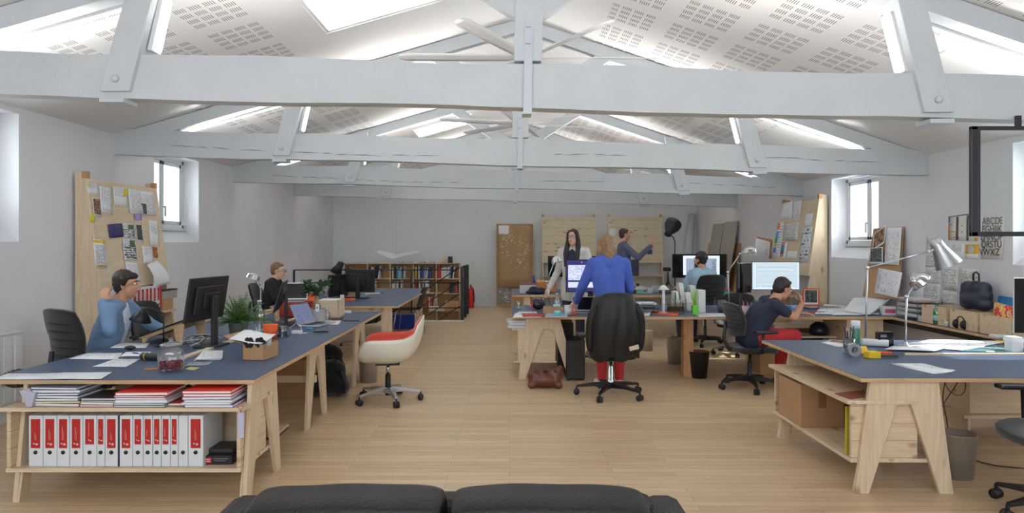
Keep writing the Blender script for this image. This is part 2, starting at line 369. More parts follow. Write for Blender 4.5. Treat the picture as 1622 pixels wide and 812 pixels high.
# windows in the side walls: white frames, two casements, glass, handle
def window(n, x, sgn, a, c, zs, zh):
    xo = x+sgn*.25; r = bpy.data.objects.new('window_%d' % n, None); S.collection.objects.link(r); r.location = (xo, a, zs); r['kind'] = 'structure'
    w = c-a; h = zh-zs; f = MB(); t = .05
    for (y0, y1, z0, z1) in ((0, t, 0, h), (w-t, w, 0, h), (0, w, 0, t), (0, w, h-t, h)): f.box(-.035, .035, y0, y1, z0, z1)
    f.build('window_frame', M['white_paint'], r, bevel=.004)
    for k in (0, 1):
        s = MB(); y0, y1 = t+k*(w-2*t)/2+.004, t+(k+1)*(w-2*t)/2-.004; q = .055
        for (p0, p1, z0, z1) in ((y0, y0+q, t, h-t), (y1-q, y1, t, h-t), (y0, y1, t, t+q), (y0, y1, h-t-q, h-t)): s.box(-.028, .028, p0, p1, z0+.003, z1-.003)
        s.build('casement', M['white_paint'], r, bevel=.004)
        MB().box(-.006, .006, y0+q, y1-q, t+q, h-t-q).build('pane', M['glass'], r)
    hd = MB(); hd.box(-sgn*.028, -sgn*.06, w/2+.03, w/2+.05, .28, .30); hd.box(-sgn*.05, -sgn*.065, w/2+.03, w/2+.05, .16, .30)
    hd.build('window_handle', M['grey_metal'], r)
    sl = MB(); sl.box(-.05*sgn-.03, -.05*sgn+.03, -.0, w, -.035, 0.0); sl.build('window_sill', M['white_paint'], r)
n = 1
for (a, c, zs, zh) in OPL: window(n, XL, -1, a+.01, c-.01, zs+.20, zh-.01); n += 1
for (a, c, zs, zh) in OPR: window(n, XR, 1, a+.01, c-.01, zs+.20, zh-.01); n += 1
for i, (x0, x1, y0, y1) in enumerate(SKY):           # roof windows in their shafts
    r = bpy.data.objects.new('window_%d' % n, None); S.collection.objects.link(r); n += 1; r['kind'] = 'structure'
    r.location = (x0, y0, ceil_z(x0)); r.rotation_euler = (0, -math.atan(SL), 0)
    L = (x1-x0)*math.sqrt(1+SL*SL); w = y1-y0; f = MB(); t = .03
    for (p0, p1, q0, q1) in ((0, t, 0, w), (L-t, L, 0, w), (0, L, 0, t), (0, L, w-t, w)): f.box(p0, p1, q0, q1, .012, .10)
    f.build('window_frame', M['white_paint'], r)
    MB().box(t, L-t, t, w-t, .03, .04).build('pane', M['frosted'], r)
# the roof trusses
TY = [4.40, 7.58, 10.83, 13.96]
def tz(x, z): return z-TILT*x
def truss(i, Y, label):
    r = thing('roof_truss', label, 'roof truss', (0, Y, 0), 0, 'white painted roof trusses'); D = .13
    rng = random.Random(i)
    # tie beam, hand hewn: slightly wavy edges
    b = MB(); N = 36; top = []; bot = []
    for k in range(N+1):
        x = XL-.04+(XR-XL+.08)*k/N; e = .012*math.sin(k*.7+i)+rng.uniform(-.005, .005)
        top.append((x, tz(x, 2.795)+e*.8)); bot.append((x, tz(x, 2.503)+.008*math.sin(k*.5+2*i)+rng.uniform(-.003, .003)))
    b.prism(top+bot[::-1], 0, D, 'y'); b.build('tie_beam', M['timber'], r)
    kp = MB(); kx = .115; kz = tz(kx, 2.815)
    lean = .035                                       # posts stand square to the tilted beam
    def kpx(z): return kx+lean*(z-2.5)/1.5
    kp.prism([(kpx(kz)-.092, kz), (kpx(kz)+.092, kz), (kpx(4.1)+.092, 4.08), (kpx(4.1)-.092, 4.10)], -.005, .14, 'y'); kp.build('king_post', M['timber'], r, bevel=.006)
    if i in (1, 2):                                   # drying cracks in the old timber
        g = random.Random(i+5)
        for (x0, x1, z0) in ((-3.9, -1.0, 2.60), (.5, 1.4, 2.62), (2.9, 4.3, 2.66)):
            x = x0
            while x < x1:
                L = g.uniform(.12, .4); za = tz(x, z0+g.uniform(-.01, .01)+.03*math.sin(x)); zc_ = tz(x+L, z0+g.uniform(-.01, .01)+.03*math.sin(x+L))
                MB().tube([(x, -.001, za), (x+L/2, -.0015, (za+zc_)/2+.003), (x+L, -.001, zc_)], [.0008, .0035, .0008], 5).build('crack', M['black'], r); x += L*g.uniform(.8, 1.5)
    st = MB(); zb = tz(kx, 2.475)
    st.prism([(kpx(zb)-.024, zb), (kpx(zb)+.034, zb), (kpx(3.08)+.026, 3.06), (kpx(3.08)-.028, 3.06)], -.018, -.006, 'y')
    st.box(kx-.03, kx+.032, -.018, .12, zb-.012, zb); st.build('iron_strap', M['iron'], r)
    for z in (2.92, 3.03): MB().box(kpx(z)-.018, kpx(z)+.014, -.036, -.018, z, z+.028).build('bolt', M['iron'], r)
    for s in (-1, 1):
        def rp(x, dz): return (x, ceil_z(x)-dz-.006)
        xe = XL+.02 if s < 0 else XR-.02; xa = kpx(4.0)+s*.09; ra = MB()
        ra.prism([rp(xe, 0.0), rp(xa, 0.0), rp(xa, .15), rp(xe, .15)], .012, .136, 'y'); ra.build('rafter', M['timber'], r, bevel=.004)
        # outer strut, clasping the beam
        xb = .115+s*2.72; xt = .115+s*2.50; zt = ceil_z(xt)-.02; zbb = tz(xb, 2.54)
        q = MB(); q.prism([(xb-.098, zbb), (xb+.098, zbb), (xt+.09, zt), (xt-.09, zt)], -.035, .16, 'y'); q.build('strut', M['timber'], r, bevel=.005)
        zz = tz(xb, 2.62); bx = xb+s*-.012
        bo = MB(); bo.lathe([(.026, 0), (.026, .018), (.016, .03)], 6, 0, Matrix.Translation((bx, -.035, zz)) @ Euler((PI/2, 0, 0)).to_matrix().to_4x4()); bo.build('bolt', M['iron'], r)
        pl = MB(); pz = tz(xb, 2.503); pl.box(xb-.08+s*.02, xb+.08+s*.02, -.03, .13, pz-.034, pz-.006); pl.build('iron_plate', M['iron'], r)
        # inner brace from the king post up to the rafter
        xk = kpx(3.15)+s*.085; xr_ = .115+s*.98
        zr = ceil_z(xr_)-.15; q = MB(); q.prism([(xk, 3.10), (xk, 3.30), (xr_-s*.06, zr+.06), (xr_+s*.10, zr)], .02, .11, 'y'); q.build('brace', M['timber'], r, bevel=.004)
    return r
tl = ['nearest white timber roof truss, its wide tie beam crossing the top of the view', 'second white roof truss from the front, with a long crack in its beam',
      'third white roof truss from the front, over the far desks', 'white roof truss farthest back, closest to the rear wall']
for i, Y in enumerate(TY): truss(i, Y, tl[i])
# linear lamps fixed along rafters and struts
def lamp_bar(a, c, label, up=(0, 1, 0), w=.05, h=.035, em='led', grp='linear lamps on the roof timbers'):
    a, c = Vector(a), Vector(c); r = thing('linear_lamp', label, 'lamp', a, 0, grp); d = c-a; s, u = fr(d, up)
    MB().bar((0, 0, 0), d, w+.012, h, 0, up).build('lamp_housing', M['white_paint'], r)
    o = u*(-h*.55); e = d.normalized()*.02
    MB().bar(o+e, o+d-e, w, .012, 0, up).build('diffuser', M[em], r)
names = ['nearest', 'second', 'third']
for i, Y in enumerate(TY[:3]):
    for s in (-1, 1):
        side = 'left' if s < 0 else 'right'
        x0 = .115+s*4.1; x1 = .115+s*2.75
        lamp_bar((x0, Y+.17, ceil_z(x0)-.155), (x1, Y+.17, ceil_z(x1)-.155), 'bright strip lamp under the %s rafter of the %s truss' % (side, names[i]), (0, 0, 1), .028)
        xb, xt = .115+s*2.72, .115+s*2.52; z0, z1 = tz(xb, 2.83), ceil_z(xt)-.2
        lx = lambda z: xb+(xt-xb)*(z-2.54)/(ceil_z(xt)-.02-2.54)-s*.118
        lamp_bar((lx(z0), Y+.09, z0), (lx(z1), Y+.09, z1), 'bright strip lamp standing along the %s strut of the %s truss' % (side, names[i]), (s, 0, 0), .10, .03)

# uplights on the backs of the tie beams
M['uplight'] = glow('uplight_lens', (1, .98, .95), 84.0)
proto = None
for i, Y in enumerate(TY):
    for k, x in enumerate((-3.6, -1.35, 1.55, 3.75)):
        lab = 'small white uplight on the rear of the %s tie beam, %s' % (('nearest', 'second', 'third', 'farthest')[i], ('at its left end', 'left of the king post', 'right of the king post', 'at its right end')[k])
        if proto is None:
            proto = r = thing('uplight', lab, 'lamp', (x, Y+.175, tz(x, 2.70)), 0, 'uplights on the backs of the tie beams')
            b = MB(); b.box(-.55, .55, -.04, .05, 0, .035); b.box(-.56, -.55, -.04, .05, 0, .05); b.box(.55, .56, -.04, .05, 0, .05); b.build('lamp_housing', M['white_paint'], r)
            MB().box(-.54, .54, -.03, .04, .036, .042).build('diffuser', M['uplight'], r)
        else: dup(proto, (x, Y+.175, tz(x, 2.70)), 0, lab)
# ------------------------------------------------------------ desks on pine trestles
TOP = .75
def desk_top(label, x0, x1, y0, y1, group=None, t=.028):
    r = thing('worktop', label, 'desk', ((x0+x1)/2, (y0+y1)/2, TOP-t), 0, group); a, b = (x1-x0)/2, (y1-y0)/2
    MB().box(-a, a, -b, b, 0, t-.003).build('plywood_board', M['edge'], r)
    MB().box(-a+.002, a-.002, -b+.002, b-.002, t-.003, t).build('linoleum_surface', M['blue_top'], r)
    return r
def a_plate(w=.63, h=.722, foot=.088, t=.028, mb=None, x=0.0, top=.44, apex=.588, aw=.05, yoff=0):
    mb = mb or MB(); f = w/2
    P = [(-f, 0), (-f+foot, 0), (-aw, apex-.03), (-aw+.02, apex), (aw-.02, apex), (aw, apex-.03), (f-foot, 0), (f, 0), (top/2, h), (-top/2, h)]
    mb.prism([(p[0]+yoff, p[1]) for p in P], x-t/2, x+t/2, 'x'); return mb
def shelf_trestle(label, loc, rz, L, group='plywood shelf trestles under the desks', upper=True, box=True):
    """long axis local x, open front towards -y"""
    r = thing('shelf_trestle', label, 'trestle', loc, rz, group)
    for s in (-1, 1):
        a_plate(x=s*L/2).build('leg_plate', M['pine_z'], r, bevel=.002)
        if box:
            q = MB(); q.prism([(-.315, .0), (-.235, 0), (-.20, .186), (-.28, .186)], s*(L/2-.015)-.014, s*(L/2-.015)-.002 if s > 0 else s*(L/2-.015)+.014, 'x')
            q.build('batten', M['pine_z'], r)
            xs_ = s*(L/2-.028) if s > 0 else -L/2-.028
            MB().box(xs_-.012, xs_+.012, -.325, .10, .214, .574).build('side_panel', M['board_y'], r)
    if box:
        MB().box(-L/2-.045, L/2-.015, -.33, .18, .190, .214).build('bottom_shelf', M['pine'], r, bevel=.002)
        MB().box(-L/2-.05, L/2+.02, -.37, .10, .574, .598).build('upper_shelf', M['pine'], r, bevel=.002)
        MB().box(-L/2+.04, L/2-.04, .088, .10, .214, .574).build('back_panel', M['pine'], r)
    else:
        for z in (.35, .62): MB().box(-L/2, L/2, -.02, .02, z, z+.06).build('cross_rail', M['pine'], r)
    return r
# near left pair of desks
LD0, LD1 = 4.15, 8.36
desk_top('wide blue topped desk at the near left, above the shelf of white binders', -3.30, -1.597, LD0, LD1)
tr = MB(); tr.box(-.025, .025, 0, 3.3, 0, .014); c_ = tr.build('wood_strip', M['pine_y'], None, (-2.42, LD0+.75, .75)); tag(c_, 'raised pine strip along the middle of the near left blue desk', 'wood strip')
shelf_trestle('plywood shelf trestle at the front of the left desk, holding white binders', (-2.355, 4.42, 0), 0, 1.42)
shelf_trestle('bare trestle at the far end of the near left desks', (-2.06, 7.72, 0), 0, .62, box=False)
shelf_trestle('bare trestle at the wall side under the far end of the near left desks', (-2.95, 7.72, 0), 0, .5, box=False)
# far left desks
desk_top('blue topped desk in front of the bookcase, aisle side of the far left pair', -2.38, -1.525, 9.08, 12.75)
desk_top('blue topped desk behind the seated dark clothed person, wall side of the far left pair', -3.28, -2.41, 9.08, 12.75)
def square_leg(label, x, y, w=.10, d=.16, h=.722, m='pine_z'):
    o = MB().box(-w/2, w/2, -d/2, d/2, 0, h).build('desk_support', M[m], None, (x, y, 0), bevel=.003); return tag(o, label, 'desk support')
r = thing('trestle_frame', 'pine frame with posts and apron under the far left desk', 'desk frame', (-1.6, 9.2, 0))
for (x, y) in ((-.10, 0), (-.10, 3.2), (-1.6, 0), (-1.6, 3.2)): MB().box(x-.07, x+.07, y-.03, y+.03, 0, .722).build('leg', M['pine_z'], r, bevel=.003)
MB().box(-1.55, -.15, -.03, -.005, .62, .715).build('apron', M['pine'], r); MB().box(-1.55, -.15, 3.2, 3.22, .60, .715).build('apron', M['pine'], r)
# middle desks, right of the aisle
desk_top('long blue topped desk behind the black jacket chair, nearest of the right of aisle rows', .03, 4.46, 7.76, 8.47, t=.034)
desk_top('long blue topped desk backing onto the row behind the black jacket chair', .03, 4.46, 8.50, 9.20, t=.034)
desk_top('blue topped desk of the far row, under the two large pale pine boards', .05, 3.5, 11.1, 11.8, t=.034)
desk_top('blue topped desk farthest back, against the rear pine boards', .05, 3.5, 11.83, 12.5, t=.034)
def plain_trestle(label, loc, rz, L):
    return shelf_trestle(label, loc, rz, L, box=False)
# big A plate with a drawer box, left end of the middle desks
r = thing('shelf_trestle', 'pine trestle with a wide A shaped leg beside the brown leather bag', 'trestle', (.10, 7.84, 0))
q = MB(); P = [(0, 0), (.09, 0), (.28, .56), (.30, .59), (.40, .59), (.42, .56), (.60, 0), (.69, 0), (.50, .716), (.10, .716)]
q.prism(P, 0, .028, 'y'); q.build('leg_plate', M['pine_z'], r, bevel=.002)
MB().box(.0, .44, .03, .05, .212, .575).build('side_panel', M['board_z'], r)
MB().box(-.05, .46, .03, 1.3, .19, .212).build('bottom_shelf', M['pine_y'], r); MB().box(-.07, .44, .03, 1.3, .575, .60).build('upper_shelf', M['pine_y'], r)
q = MB(); q.prism(P, 1.28, 1.308, 'y'); q.build('leg_plate', M['pine_z'], r, bevel=.002)
square_leg('square pine desk support beside the black waste bin', 2.145, 8.0, .12, .12, .716, 'pine_dark')
square_leg('square pine desk support hidden behind the seated blurred person', 3.25, 8.9, .12, .12, .716, 'pine_dark')
r = thing('desk_cabinet', 'pine panel cabinet under the corner where the middle desk meets the wall desk', 'cabinet', (4.0, 7.86, 0))
MB().box(0, .43, 0, .02, .0, .716).build('side_panel', M['board_z'], r); MB().box(0, .02, .02, .6, .0, .716).build('side_panel', M['board_y'], r)
MB().box(-.55, 0, .25, .6, .45, .47).build('shelf', M['pine'], r)
shelf_trestle('bare pine trestle under the near left desk beside the cardboard cartons', (-2.06, 6.0, 0), 0, .62, box=False)
for x in (.3, 1.8, 3.2): square_leg('square pine leg of the far row of desks, %s' % {.3: 'nearest the aisle', 1.8: 'behind the blue sweater person', 3.2: 'beside the light blue shirt man'}[x], x, 11.2, .1, .1, .716)
for x in (.3, 1.8, 3.2): square_leg('square pine leg under the rear edge of the farthest desks, %s' % {.3: 'aisle end', 1.8: 'in the middle', 3.2: 'right end'}[x], x, 12.4, .1, .1, .716)
# narrow desk along the right wall
r = thing('wall_desk', 'narrow blue topped desk running along the right wall', 'desk', (4.46, 5.95, 0))
MB().box(0, .34, 0, 3.25, .72, .747).build('plywood_board', M['edge'], r); MB().box(.002, .34, .002, 3.25, .747, .75).build('linoleum_surface', M['blue_top'], r)
MB().box(.04, .05, .2, 3.1, .66, .715).build('cable_grille', M['black_metal'], r)
MB().box(.03, .33, .02, .05, 0, .72).build('leg_plate', M['board_z'], r)
# near right pair of desks
desk_top('wide blue topped desk at the near right with the lone white paper on it', 2.235, 4.15, 4.21, 5.87)
tr = MB(); tr.box(0, 1.1, -.02, .02, 0, .012); c_ = tr.build('wood_strip', M['pine'], None, (3.02, 5.08, .75)); tag(c_, 'raised pine strip across the middle of the near right blue desk', 'wood strip')
# open shelf trestle: its A plates face the camera
shelf_trestle('plywood shelf trestle at the near right, holding a cardboard carton', (2.53, 4.87, 0), -PI/2, 1.22)
r = thing('shelf_trestle', 'plain pine trestle leg behind the near right A shaped leg', 'trestle', (2.82, 4.9, 0))
MB().box(-.02, .02, 0, .10, 0, .722).build('leg_plate', M['pine_dark'], r); MB().box(-.02, .02, .5, .6, 0, .722).build('leg_plate', M['pine_dark'], r); MB().box(-.02, .02, .1, .5, .3, .38).build('cross_rail', M['pine_dark'], r)
r = thing('low_cabinet', 'pine cabinet on a plinth shelf under the right wall desk, behind the near right chair', 'cabinet', (3.75, 5.4, 0))
MB().box(0, .75, 0, .02, .22, .72).build('side_panel', M['board_z'], r); MB().box(-.08, .75, -.05, .4, .19, .215).build('bottom_shelf', M['pine'], r); MB().box(0, .02, .02, .4, .0, .19).build('leg_plate', M['pine_z'], r); MB().box(0, .02, .02, .4, .215, .72).build('side_panel', M['board_z'], r)
# ------------------------------------------------------------ chairs
def star_base(r, R=.33, n=5, m=None, mc=None, zc=.10, ph=0.3, legh=.035, hub=.04):
    m = m or M['black']; mc = mc or M['black']
    for k in range(n):
        a = ph+2*PI*k/n; d = Vector((math.cos(a), math.sin(a), 0)); s = Vector((-d.y, d.x, 0)); b = MB()
        vs = []
        for (t, w, z0, z1) in ((.03, .028, zc-.015, zc+.045), (R*.5, .022, zc-.005, zc+.034), (R, .015, zc-.02, zc+.002)):
            for (i, z) in ((-1, z0), (1, z0), (1, z1), (-1, z1)): vs.append(d*t+s*(i*w)+Vector((0, 0, z)))
        fs = [(0, 1, 2, 3), (11, 10, 9, 8)]
        for g in (0, 4):
            for i in range(4): fs.append((g+i, g+4+i, g+4+(i+1) % 4, g+(i+1) % 4))
        b.add(vs, fs); lg = b.build('leg', m, r, bevel=.004)
        c = MB(); cc = d*R
        for w in (-.016, .016):
            Mx = Matrix.Translation(cc+s*w+Vector((0, 0, .031))) @ Euler((0, 0, a)).to_matrix().to_4x4() @ Euler((PI/2, 0, 0)).to_matrix().to_4x4()
            c.lathe([(.012, -.012), (.031, -.011), (.031, .011), (.012, .012)], 14, 0, Mx)
        c.bar(cc+Vector((0, 0, .03)), cc+Vector((0, 0, zc-.01)), .016, .016); c.build('caster', mc, lg)
def office_chair(name, label, loc, rz, seat_h=.47, back_top=1.0, arms=True, bm=None, base=None, R=.33, ph=.3, ribs=True, bw=.24, group='black office chairs'):
    """faces local +y"""
    r = thing(name, label, 'chair', loc, rz, group); bm = bm or M['black']; fab = M['black_matte']
    star_base(r, R, 5, base or M['black'], None, .10, ph)
    MB().lathe([(.035, .11), (.035, .16), (.024, .17), (.024, .30), (.016, .31), (.016, seat_h-.05)], 14).build('gas_column', M['black_metal'] if base is None else M['chrome'], r)
    MB().box(-.10, .10, -.12, .12, seat_h-.075, seat_h-.04).build('tilt_mechanism', bm, r, bevel=.008)
    P = []
    for i in range(9):
        u = -1+i/4; row = []
        for j in range(9):
            v = -1+j/4; k = 1-.10*abs(v)**4; row.append((u*.245*k*(1-.06*abs(v)**3), v*.235*(1-.10*abs(u)**4)+.02, seat_h-.018*(1-u*u)*(1-v*v)+.012*u*u-.03*max(0, v)**3))
        P.append(row)
    MB().grid(P, 0, -.05).build('seat', fab, r, bevel=.01)
    P = []; h0 = seat_h+.12
    for i in range(11):
        t = i/10; z = h0+(back_top-h0)*t; row = []
        w = bw*(1-.18*max(0, t-.65)**2*8-.22*(1-t)**3); off = -.215-.07*t+.05*math.sin(PI*t)*.6
        for j in range(9):
            u = -1+j/4; row.append((u*w, off+.045*u*u, z-.02*abs(u)**3*(1 if t > .5 else -1)))
        P.append(row)
    bk = MB().grid(P, 0, .03).build('backrest', fab, r, bevel=.006)
    if ribs:
        for i in range(5):
            t = .25+.13*i; z = h0+(back_top-h0)*t; off = -.215-.07*t+.05*math.sin(PI*t)*.6
            MB().tube([(u*bw*.8, off+.045*u*u-.012, z) for u in (-1, -.5, 0, .5, 1)], .006, 5).build('rib', M['black'], bk)
    MB().tube([(0, -.06, seat_h-.06), (0, -.24, seat_h-.03), (0, -.30, seat_h+.08), (0, -.28, h0+.16)], [.022, .024, .024, .018], 8).build('back_support', bm, r)
    if arms:
        for s in (-1, 1):
            MB().tube([(s*.18, .0, seat_h-.05), (s*.29, .0, seat_h-.03), (s*.30, -.0, seat_h+.17)], .016, 8).build('arm_post', bm, r)
            MB().cbox((s*.30, .03, seat_h+.19), (.085, .25, .03)).build('armrest', M['black'], r, bevel=.012)
    return r
# ------------------------------------------------------------ people
def capsule(b, p0, r0, p1, r1, n=12):
    p0, p1 = Vector(p0), Vector(p1); d = (p1-p0)
    if d.length < 1e-5: b.ball(p0, max(r0, r1), n, 8); return
    d.normalize(); pts = []; R = []
    for k in (1.35, 1.1, .6): pts.append(p0-d*r0*math.sin(k)); R.append(max(r0*math.cos(k), r0*.15))
    pts += [p0, p1]; R += [r0, r1]
    for k in (.6, 1.1, 1.35): pts.append(p1+d*r1*math.sin(k)); R.append(max(r1*math.cos(k), r1*.15))
    b.tube(pts, R, n)
def fuse(name, parts, m, parent, voxel=.008, smooth=4, fac=.5):
    """parts: tapered capsules (p0, r0, p1, r1) and ellipsoids ('e', centre, radii, frame) grown together into one skin"""
    b = MB()
    for q in parts:
        if q[0] == 'e':
            Mx = Matrix.Translation(q[1]) @ (q[3].to_4x4() if len(q) > 3 else Matrix.Identity(4)) @ Matrix.Diagonal((*q[2], 1))
            prof = [(max(math.sin(PI*i/10), .02), -math.cos(PI*i/10)) for i in range(11)]; b.lathe(prof, 18, 0, Mx)
        else: capsule(b, *q)
    o = b.build(name, m)
    r = o.modifiers.new('r', 'REMESH'); r.mode = 'VOXEL'; r.voxel_size = voxel; r.use_smooth_shade = True
    s = o.modifiers.new('s', 'SMOOTH'); s.iterations = smooth; s.factor = fac
    dg = bpy.context.evaluated_depsgraph_get(); me = bpy.data.meshes.new_from_object(o.evaluated_get(dg))
    o.modifiers.clear(); old = o.data; o.data = me; me.name = name; bpy.data.meshes.remove(old)
    me.materials.clear(); me.materials.append(m); me.polygons.foreach_set('use_smooth', [True]*len(me.polygons)); me.update()
    o.parent = parent; return o
def frame(f, u):
    f = Vector(f).normalized(); s = f.cross(Vector(u)).normalized(); u = s.cross(f)
    return Matrix((s, f, u)).transposed()               # columns: right, forward, up
SKINS = {'fair': mat('skin_fair', T(222, 176, 152), .5), 'tan': mat('skin_tan', T(196, 146, 116), .5)}
def hand_parts(w, d, n, side, L=.17, curl=.5, spread=1.0):
    """w wrist, d pointing to the fingers, n palm normal, side = +1 when the thumb lies along d x n"""
    w, d, n = Vector(w), Vector(d).normalized(), Vector(n).normalized(); n = (n-d*n.dot(d)).normalized(); s = d.cross(n)*side
    P = []; pl = L*.5
    for k in (-.030, -.010, .010, .030): P.append((w+d*.012+s*k*.55, .017, w+d*pl+s*k, .0125))
    for k, (o, l) in enumerate(((.033, .92), (.011, 1.0), (-.011, .94), (-.032, .76))):
        p = w+d*pl+s*o; a = .15+curl*.25; fl = L*.5*l; q = d
        for j, f in enumerate((.45, .31, .24)):
            q = (d*math.cos(a)+n*math.sin(a)+s*o*1.2*spread).normalized(); p2 = p+q*fl*f
            P.append((p, .0088-.0008*j, p2, .0080-.0008*j)); p = p2; a += curl*.75
    t0 = w+d*.025+s*.028; t1 = t0+(d*.6+s*.75+n*.35).normalized()*.042; t2 = t1+(d*.9+s*.25+n*.45).normalized()*.034
    P += [(t0, .015, t1, .0105), (t1, .0105, t2, .0088), (t2, .0088, t2+(d+n*.3).normalized()*.018, .0078)]
    return P
def person(label, loc, rz, J, skin='fair', top=None, bottom=None, shoes=None, hair=None, hairstyle='short', extra=None, sc=1.0, look=(0, 1, 0), up=(0, 0, 1), slim=1.0, sleeve=1.0, glasses=False, tee=None, grip=.5, beard=False, cardigan=False, vox=.0075):
    r = thing('person', label, 'person', loc, rz); V = {k: Vector(v)*sc for k, v in J.items()}
    k = sc; sk = SKINS[skin]; R = frame(look, up); s, f, u = R.col[0], R.col[1], R.col[2]; h = V['head']
    B = [('e', h+u*.028-f*.012, (.072, .092, .092), R), ('e', h-u*.045+f*.020, (.056, .066, .078), R), ('e', h-u*.098+f*.055, (.026, .022, .020), R),
         ('e', h+u*.026+f*.062, (.052, .024, .026), R), ('e', h-u*.028+f*.058, (.052, .028, .026), R),
         (h+f*.085+u*.012, .009, h+f*.107-u*.022, .012), ('e', h+f*.098-u*.026, (.017, .011, .010), R),
         ('e', h+f*.082-u*.055, (.022, .011, .006), R), ('e', h+f*.080-u*.065, (.019, .011, .006), R)]
    for q in (-1, 1): B += [('e', h+s*q*.075-f*.005-u*.012, (.008, .019, .030), R)]
    B += [(V['neck']-Vector((0, 0, .02)), .060*k, h-u*.05-f*.018, .052)]
    P_, Cc, N = V['pelvis'], V['chest'], V['neck']
    sh = (V['shR']-V['shL']).normalized()
    tor = lambda g: [('e', P_, (.155*k*slim+g, .115*k*slim+g, .12*k+g), frame(sh.cross((0, 0, -1)) if abs(sh.z) < .9 else (0, 1, 0), (0, 0, 1))),
                     (P_+sh*.06*k, .105*k*slim+g, Cc+sh*.07*k, .115*k*slim+g), (P_-sh*.06*k, .105*k*slim+g, Cc-sh*.07*k, .115*k*slim+g),
                     (Cc+sh*.07*k, .11*k*slim+g, V['shR']*.75+N*.25-Vector((0, 0, .03)), .075*k+g), (Cc-sh*.07*k, .11*k*slim+g, V['shL']*.75+N*.25-Vector((0, 0, .03)), .075*k+g),
                     (V['shR'], .060*k+g, V['shL'], .060*k+g), (N-Vector((0, 0, .05)), .062*k+g, (V['shR']+N)/2, .055*k+g), (N-Vector((0, 0, .05)), .062*k+g, (V['shL']+N)/2, .055*k+g)]
    B += tor(-.012)
    arm = lambda S_, g, e=1.0: [(V['sh'+S_], .055*k+g, V['el'+S_], .040*k+g), (V['el'+S_], .040*k+g, V['el'+S_]+(V['wr'+S_]-V['el'+S_])*e, (.040-.013*e)*k+g)]
    for S_ in 'RL': B += arm(S_, 0)
    leg = lambda S_, g: [(P_+(V['hip'+S_]-P_), .092*k*slim+g, V['kn'+S_], .058*k+g), (V['kn'+S_], .058*k+g, V['kn'+S_]*.6+V['an'+S_]*.4, .056*k+g), (V['kn'+S_]*.6+V['an'+S_]*.4, .056*k+g, V['an'+S_], .038*k+g)]
    for S_ in 'RL': B += leg(S_, -.006)+[(V['an'+S_], .036*k, V['to'+S_], .030*k)]
    for S_, sd in (('R', -1), ('L', 1)):
        d = (V['wr'+S_]-V['el'+S_]).normalized(); d = Vector(J['hd'+S_]) if 'hd'+S_ in J else d
        B += hand_parts(V['wr'+S_]+d*.01, d, J.get('pn'+S_, (0, 0, -1)), sd, .175*k, grip)
    fuse('body', B, sk, r, vox*.85, 3, .45)
    # face
    for q in (-1, 1):
        e = MB().ball(h+f*.0765+s*q*.030+u*.008, .0115, 10, 8).build('eye', C(236, 234, 230, .2), r)
        MB().ball(h+f*.0840+s*q*.030+u*.007, .0055, 8, 6).build('iris', C(50, 34, 24, .2), e)
        br = MB(); br.tube([h+f*.094+s*q*.014+u*.027, h+f*.091+s*q*.032+u*.032, h+f*.078+s*q*.050+u*.026], [.003, .004, .002], 6); br.build('eyebrow', hair or C(70, 50, 36), r)
    lp = MB(); lp.ball(h+f*.089-u*.0585, .02, 10, 6, 0, (1.1, .35, .34), R.to_euler()); lp.build('lips', C(186, 104, 96, .4), r)
    # hair
    if hair:
        Hh = [('e', h+u*.048-f*.026, (.081, .094, .086), R), ('e', h+u*.010-f*.050, (.077, .066, .090), R)]
        if hairstyle == 'short': Hh += [('e', h+u*.088+f*.026, (.058, .050, .026), R)]
        if hairstyle == 'fringe': Hh += [('e', h+u*.072+f*.038, (.066, .050, .036), R), (h+s*.074+u*.0, .016, h+s*.078+u*.05, .025), (h-s*.074+u*.0, .016, h-s*.078+u*.05, .025), ('e', h-u*.05-f*.06, (.06, .035, .05), R)]
        if hairstyle == 'curly':
            g = random.Random(4)
            for i in range(60):
                a, t = g.uniform(0, 2*PI), g.uniform(-.3, 1); w = math.sqrt(max(0, 1-t*t)); q = h+u*(.045+.085*t)-f*.024+s*(.078*w*math.cos(a))+f*(.090*w*math.sin(a)); 
                if (q-h).dot(f) > .05 and (q-h).dot(u) < .06: continue
                Hh.append(('e', q, (.02, .02, .02)))
        if hairstyle == 'long':
            z = Vector((0, 0, -1))
            for q in (-1, 1): Hh += [(h+s*q*.060+u*.06+f*.02, .034, h+s*q*.080-u*.06-f*.012, .036), (h+s*q*.080-u*.06-f*.012, .036, h+s*q*.095+z*.24+f*.03, .048), (h+s*q*.095+z*.24+f*.03, .048, h+s*q*.085+z*.42+f*.07, .026)]
            Hh += [(h-f*.06, .065, h-f*.075+z*.18, .062), (h-f*.075+z*.18, .066, h-f*.085+z*.34, .045), ('e', h+u*.10+f*.015, (.055, .05, .02), R)]
        fuse('hair', Hh, hair, r, .008, 2, .5)
    if beard: fuse('beard', [('e', h-u*.078+f*.038, (.05, .05, .045), R), ('e', h-u*.045+f*.0, (.068, .045, .05), R)], hair, r, .008, 2)
    if glasses:
        gl = MB()
        for q in (-1, 1):
            c = h+f*.105+s*q*.031+u*.006; gl.tube([c+s*(.024*math.cos(a))+u*(.018*math.sin(a)) for a in [2*PI*i/12 for i in range(12)]], .0022, 5, closed=True)
            gl.tube([c+s*q*.024, h+s*q*.084+f*.02+u*.006, h+s*q*.082-f*.02], .0022, 5)
        gl.tube([h+f*.108-s*.008+u*.008, h+f*.108+s*.008+u*.008], .0022, 5); gl.build('glasses', M['black'], r)
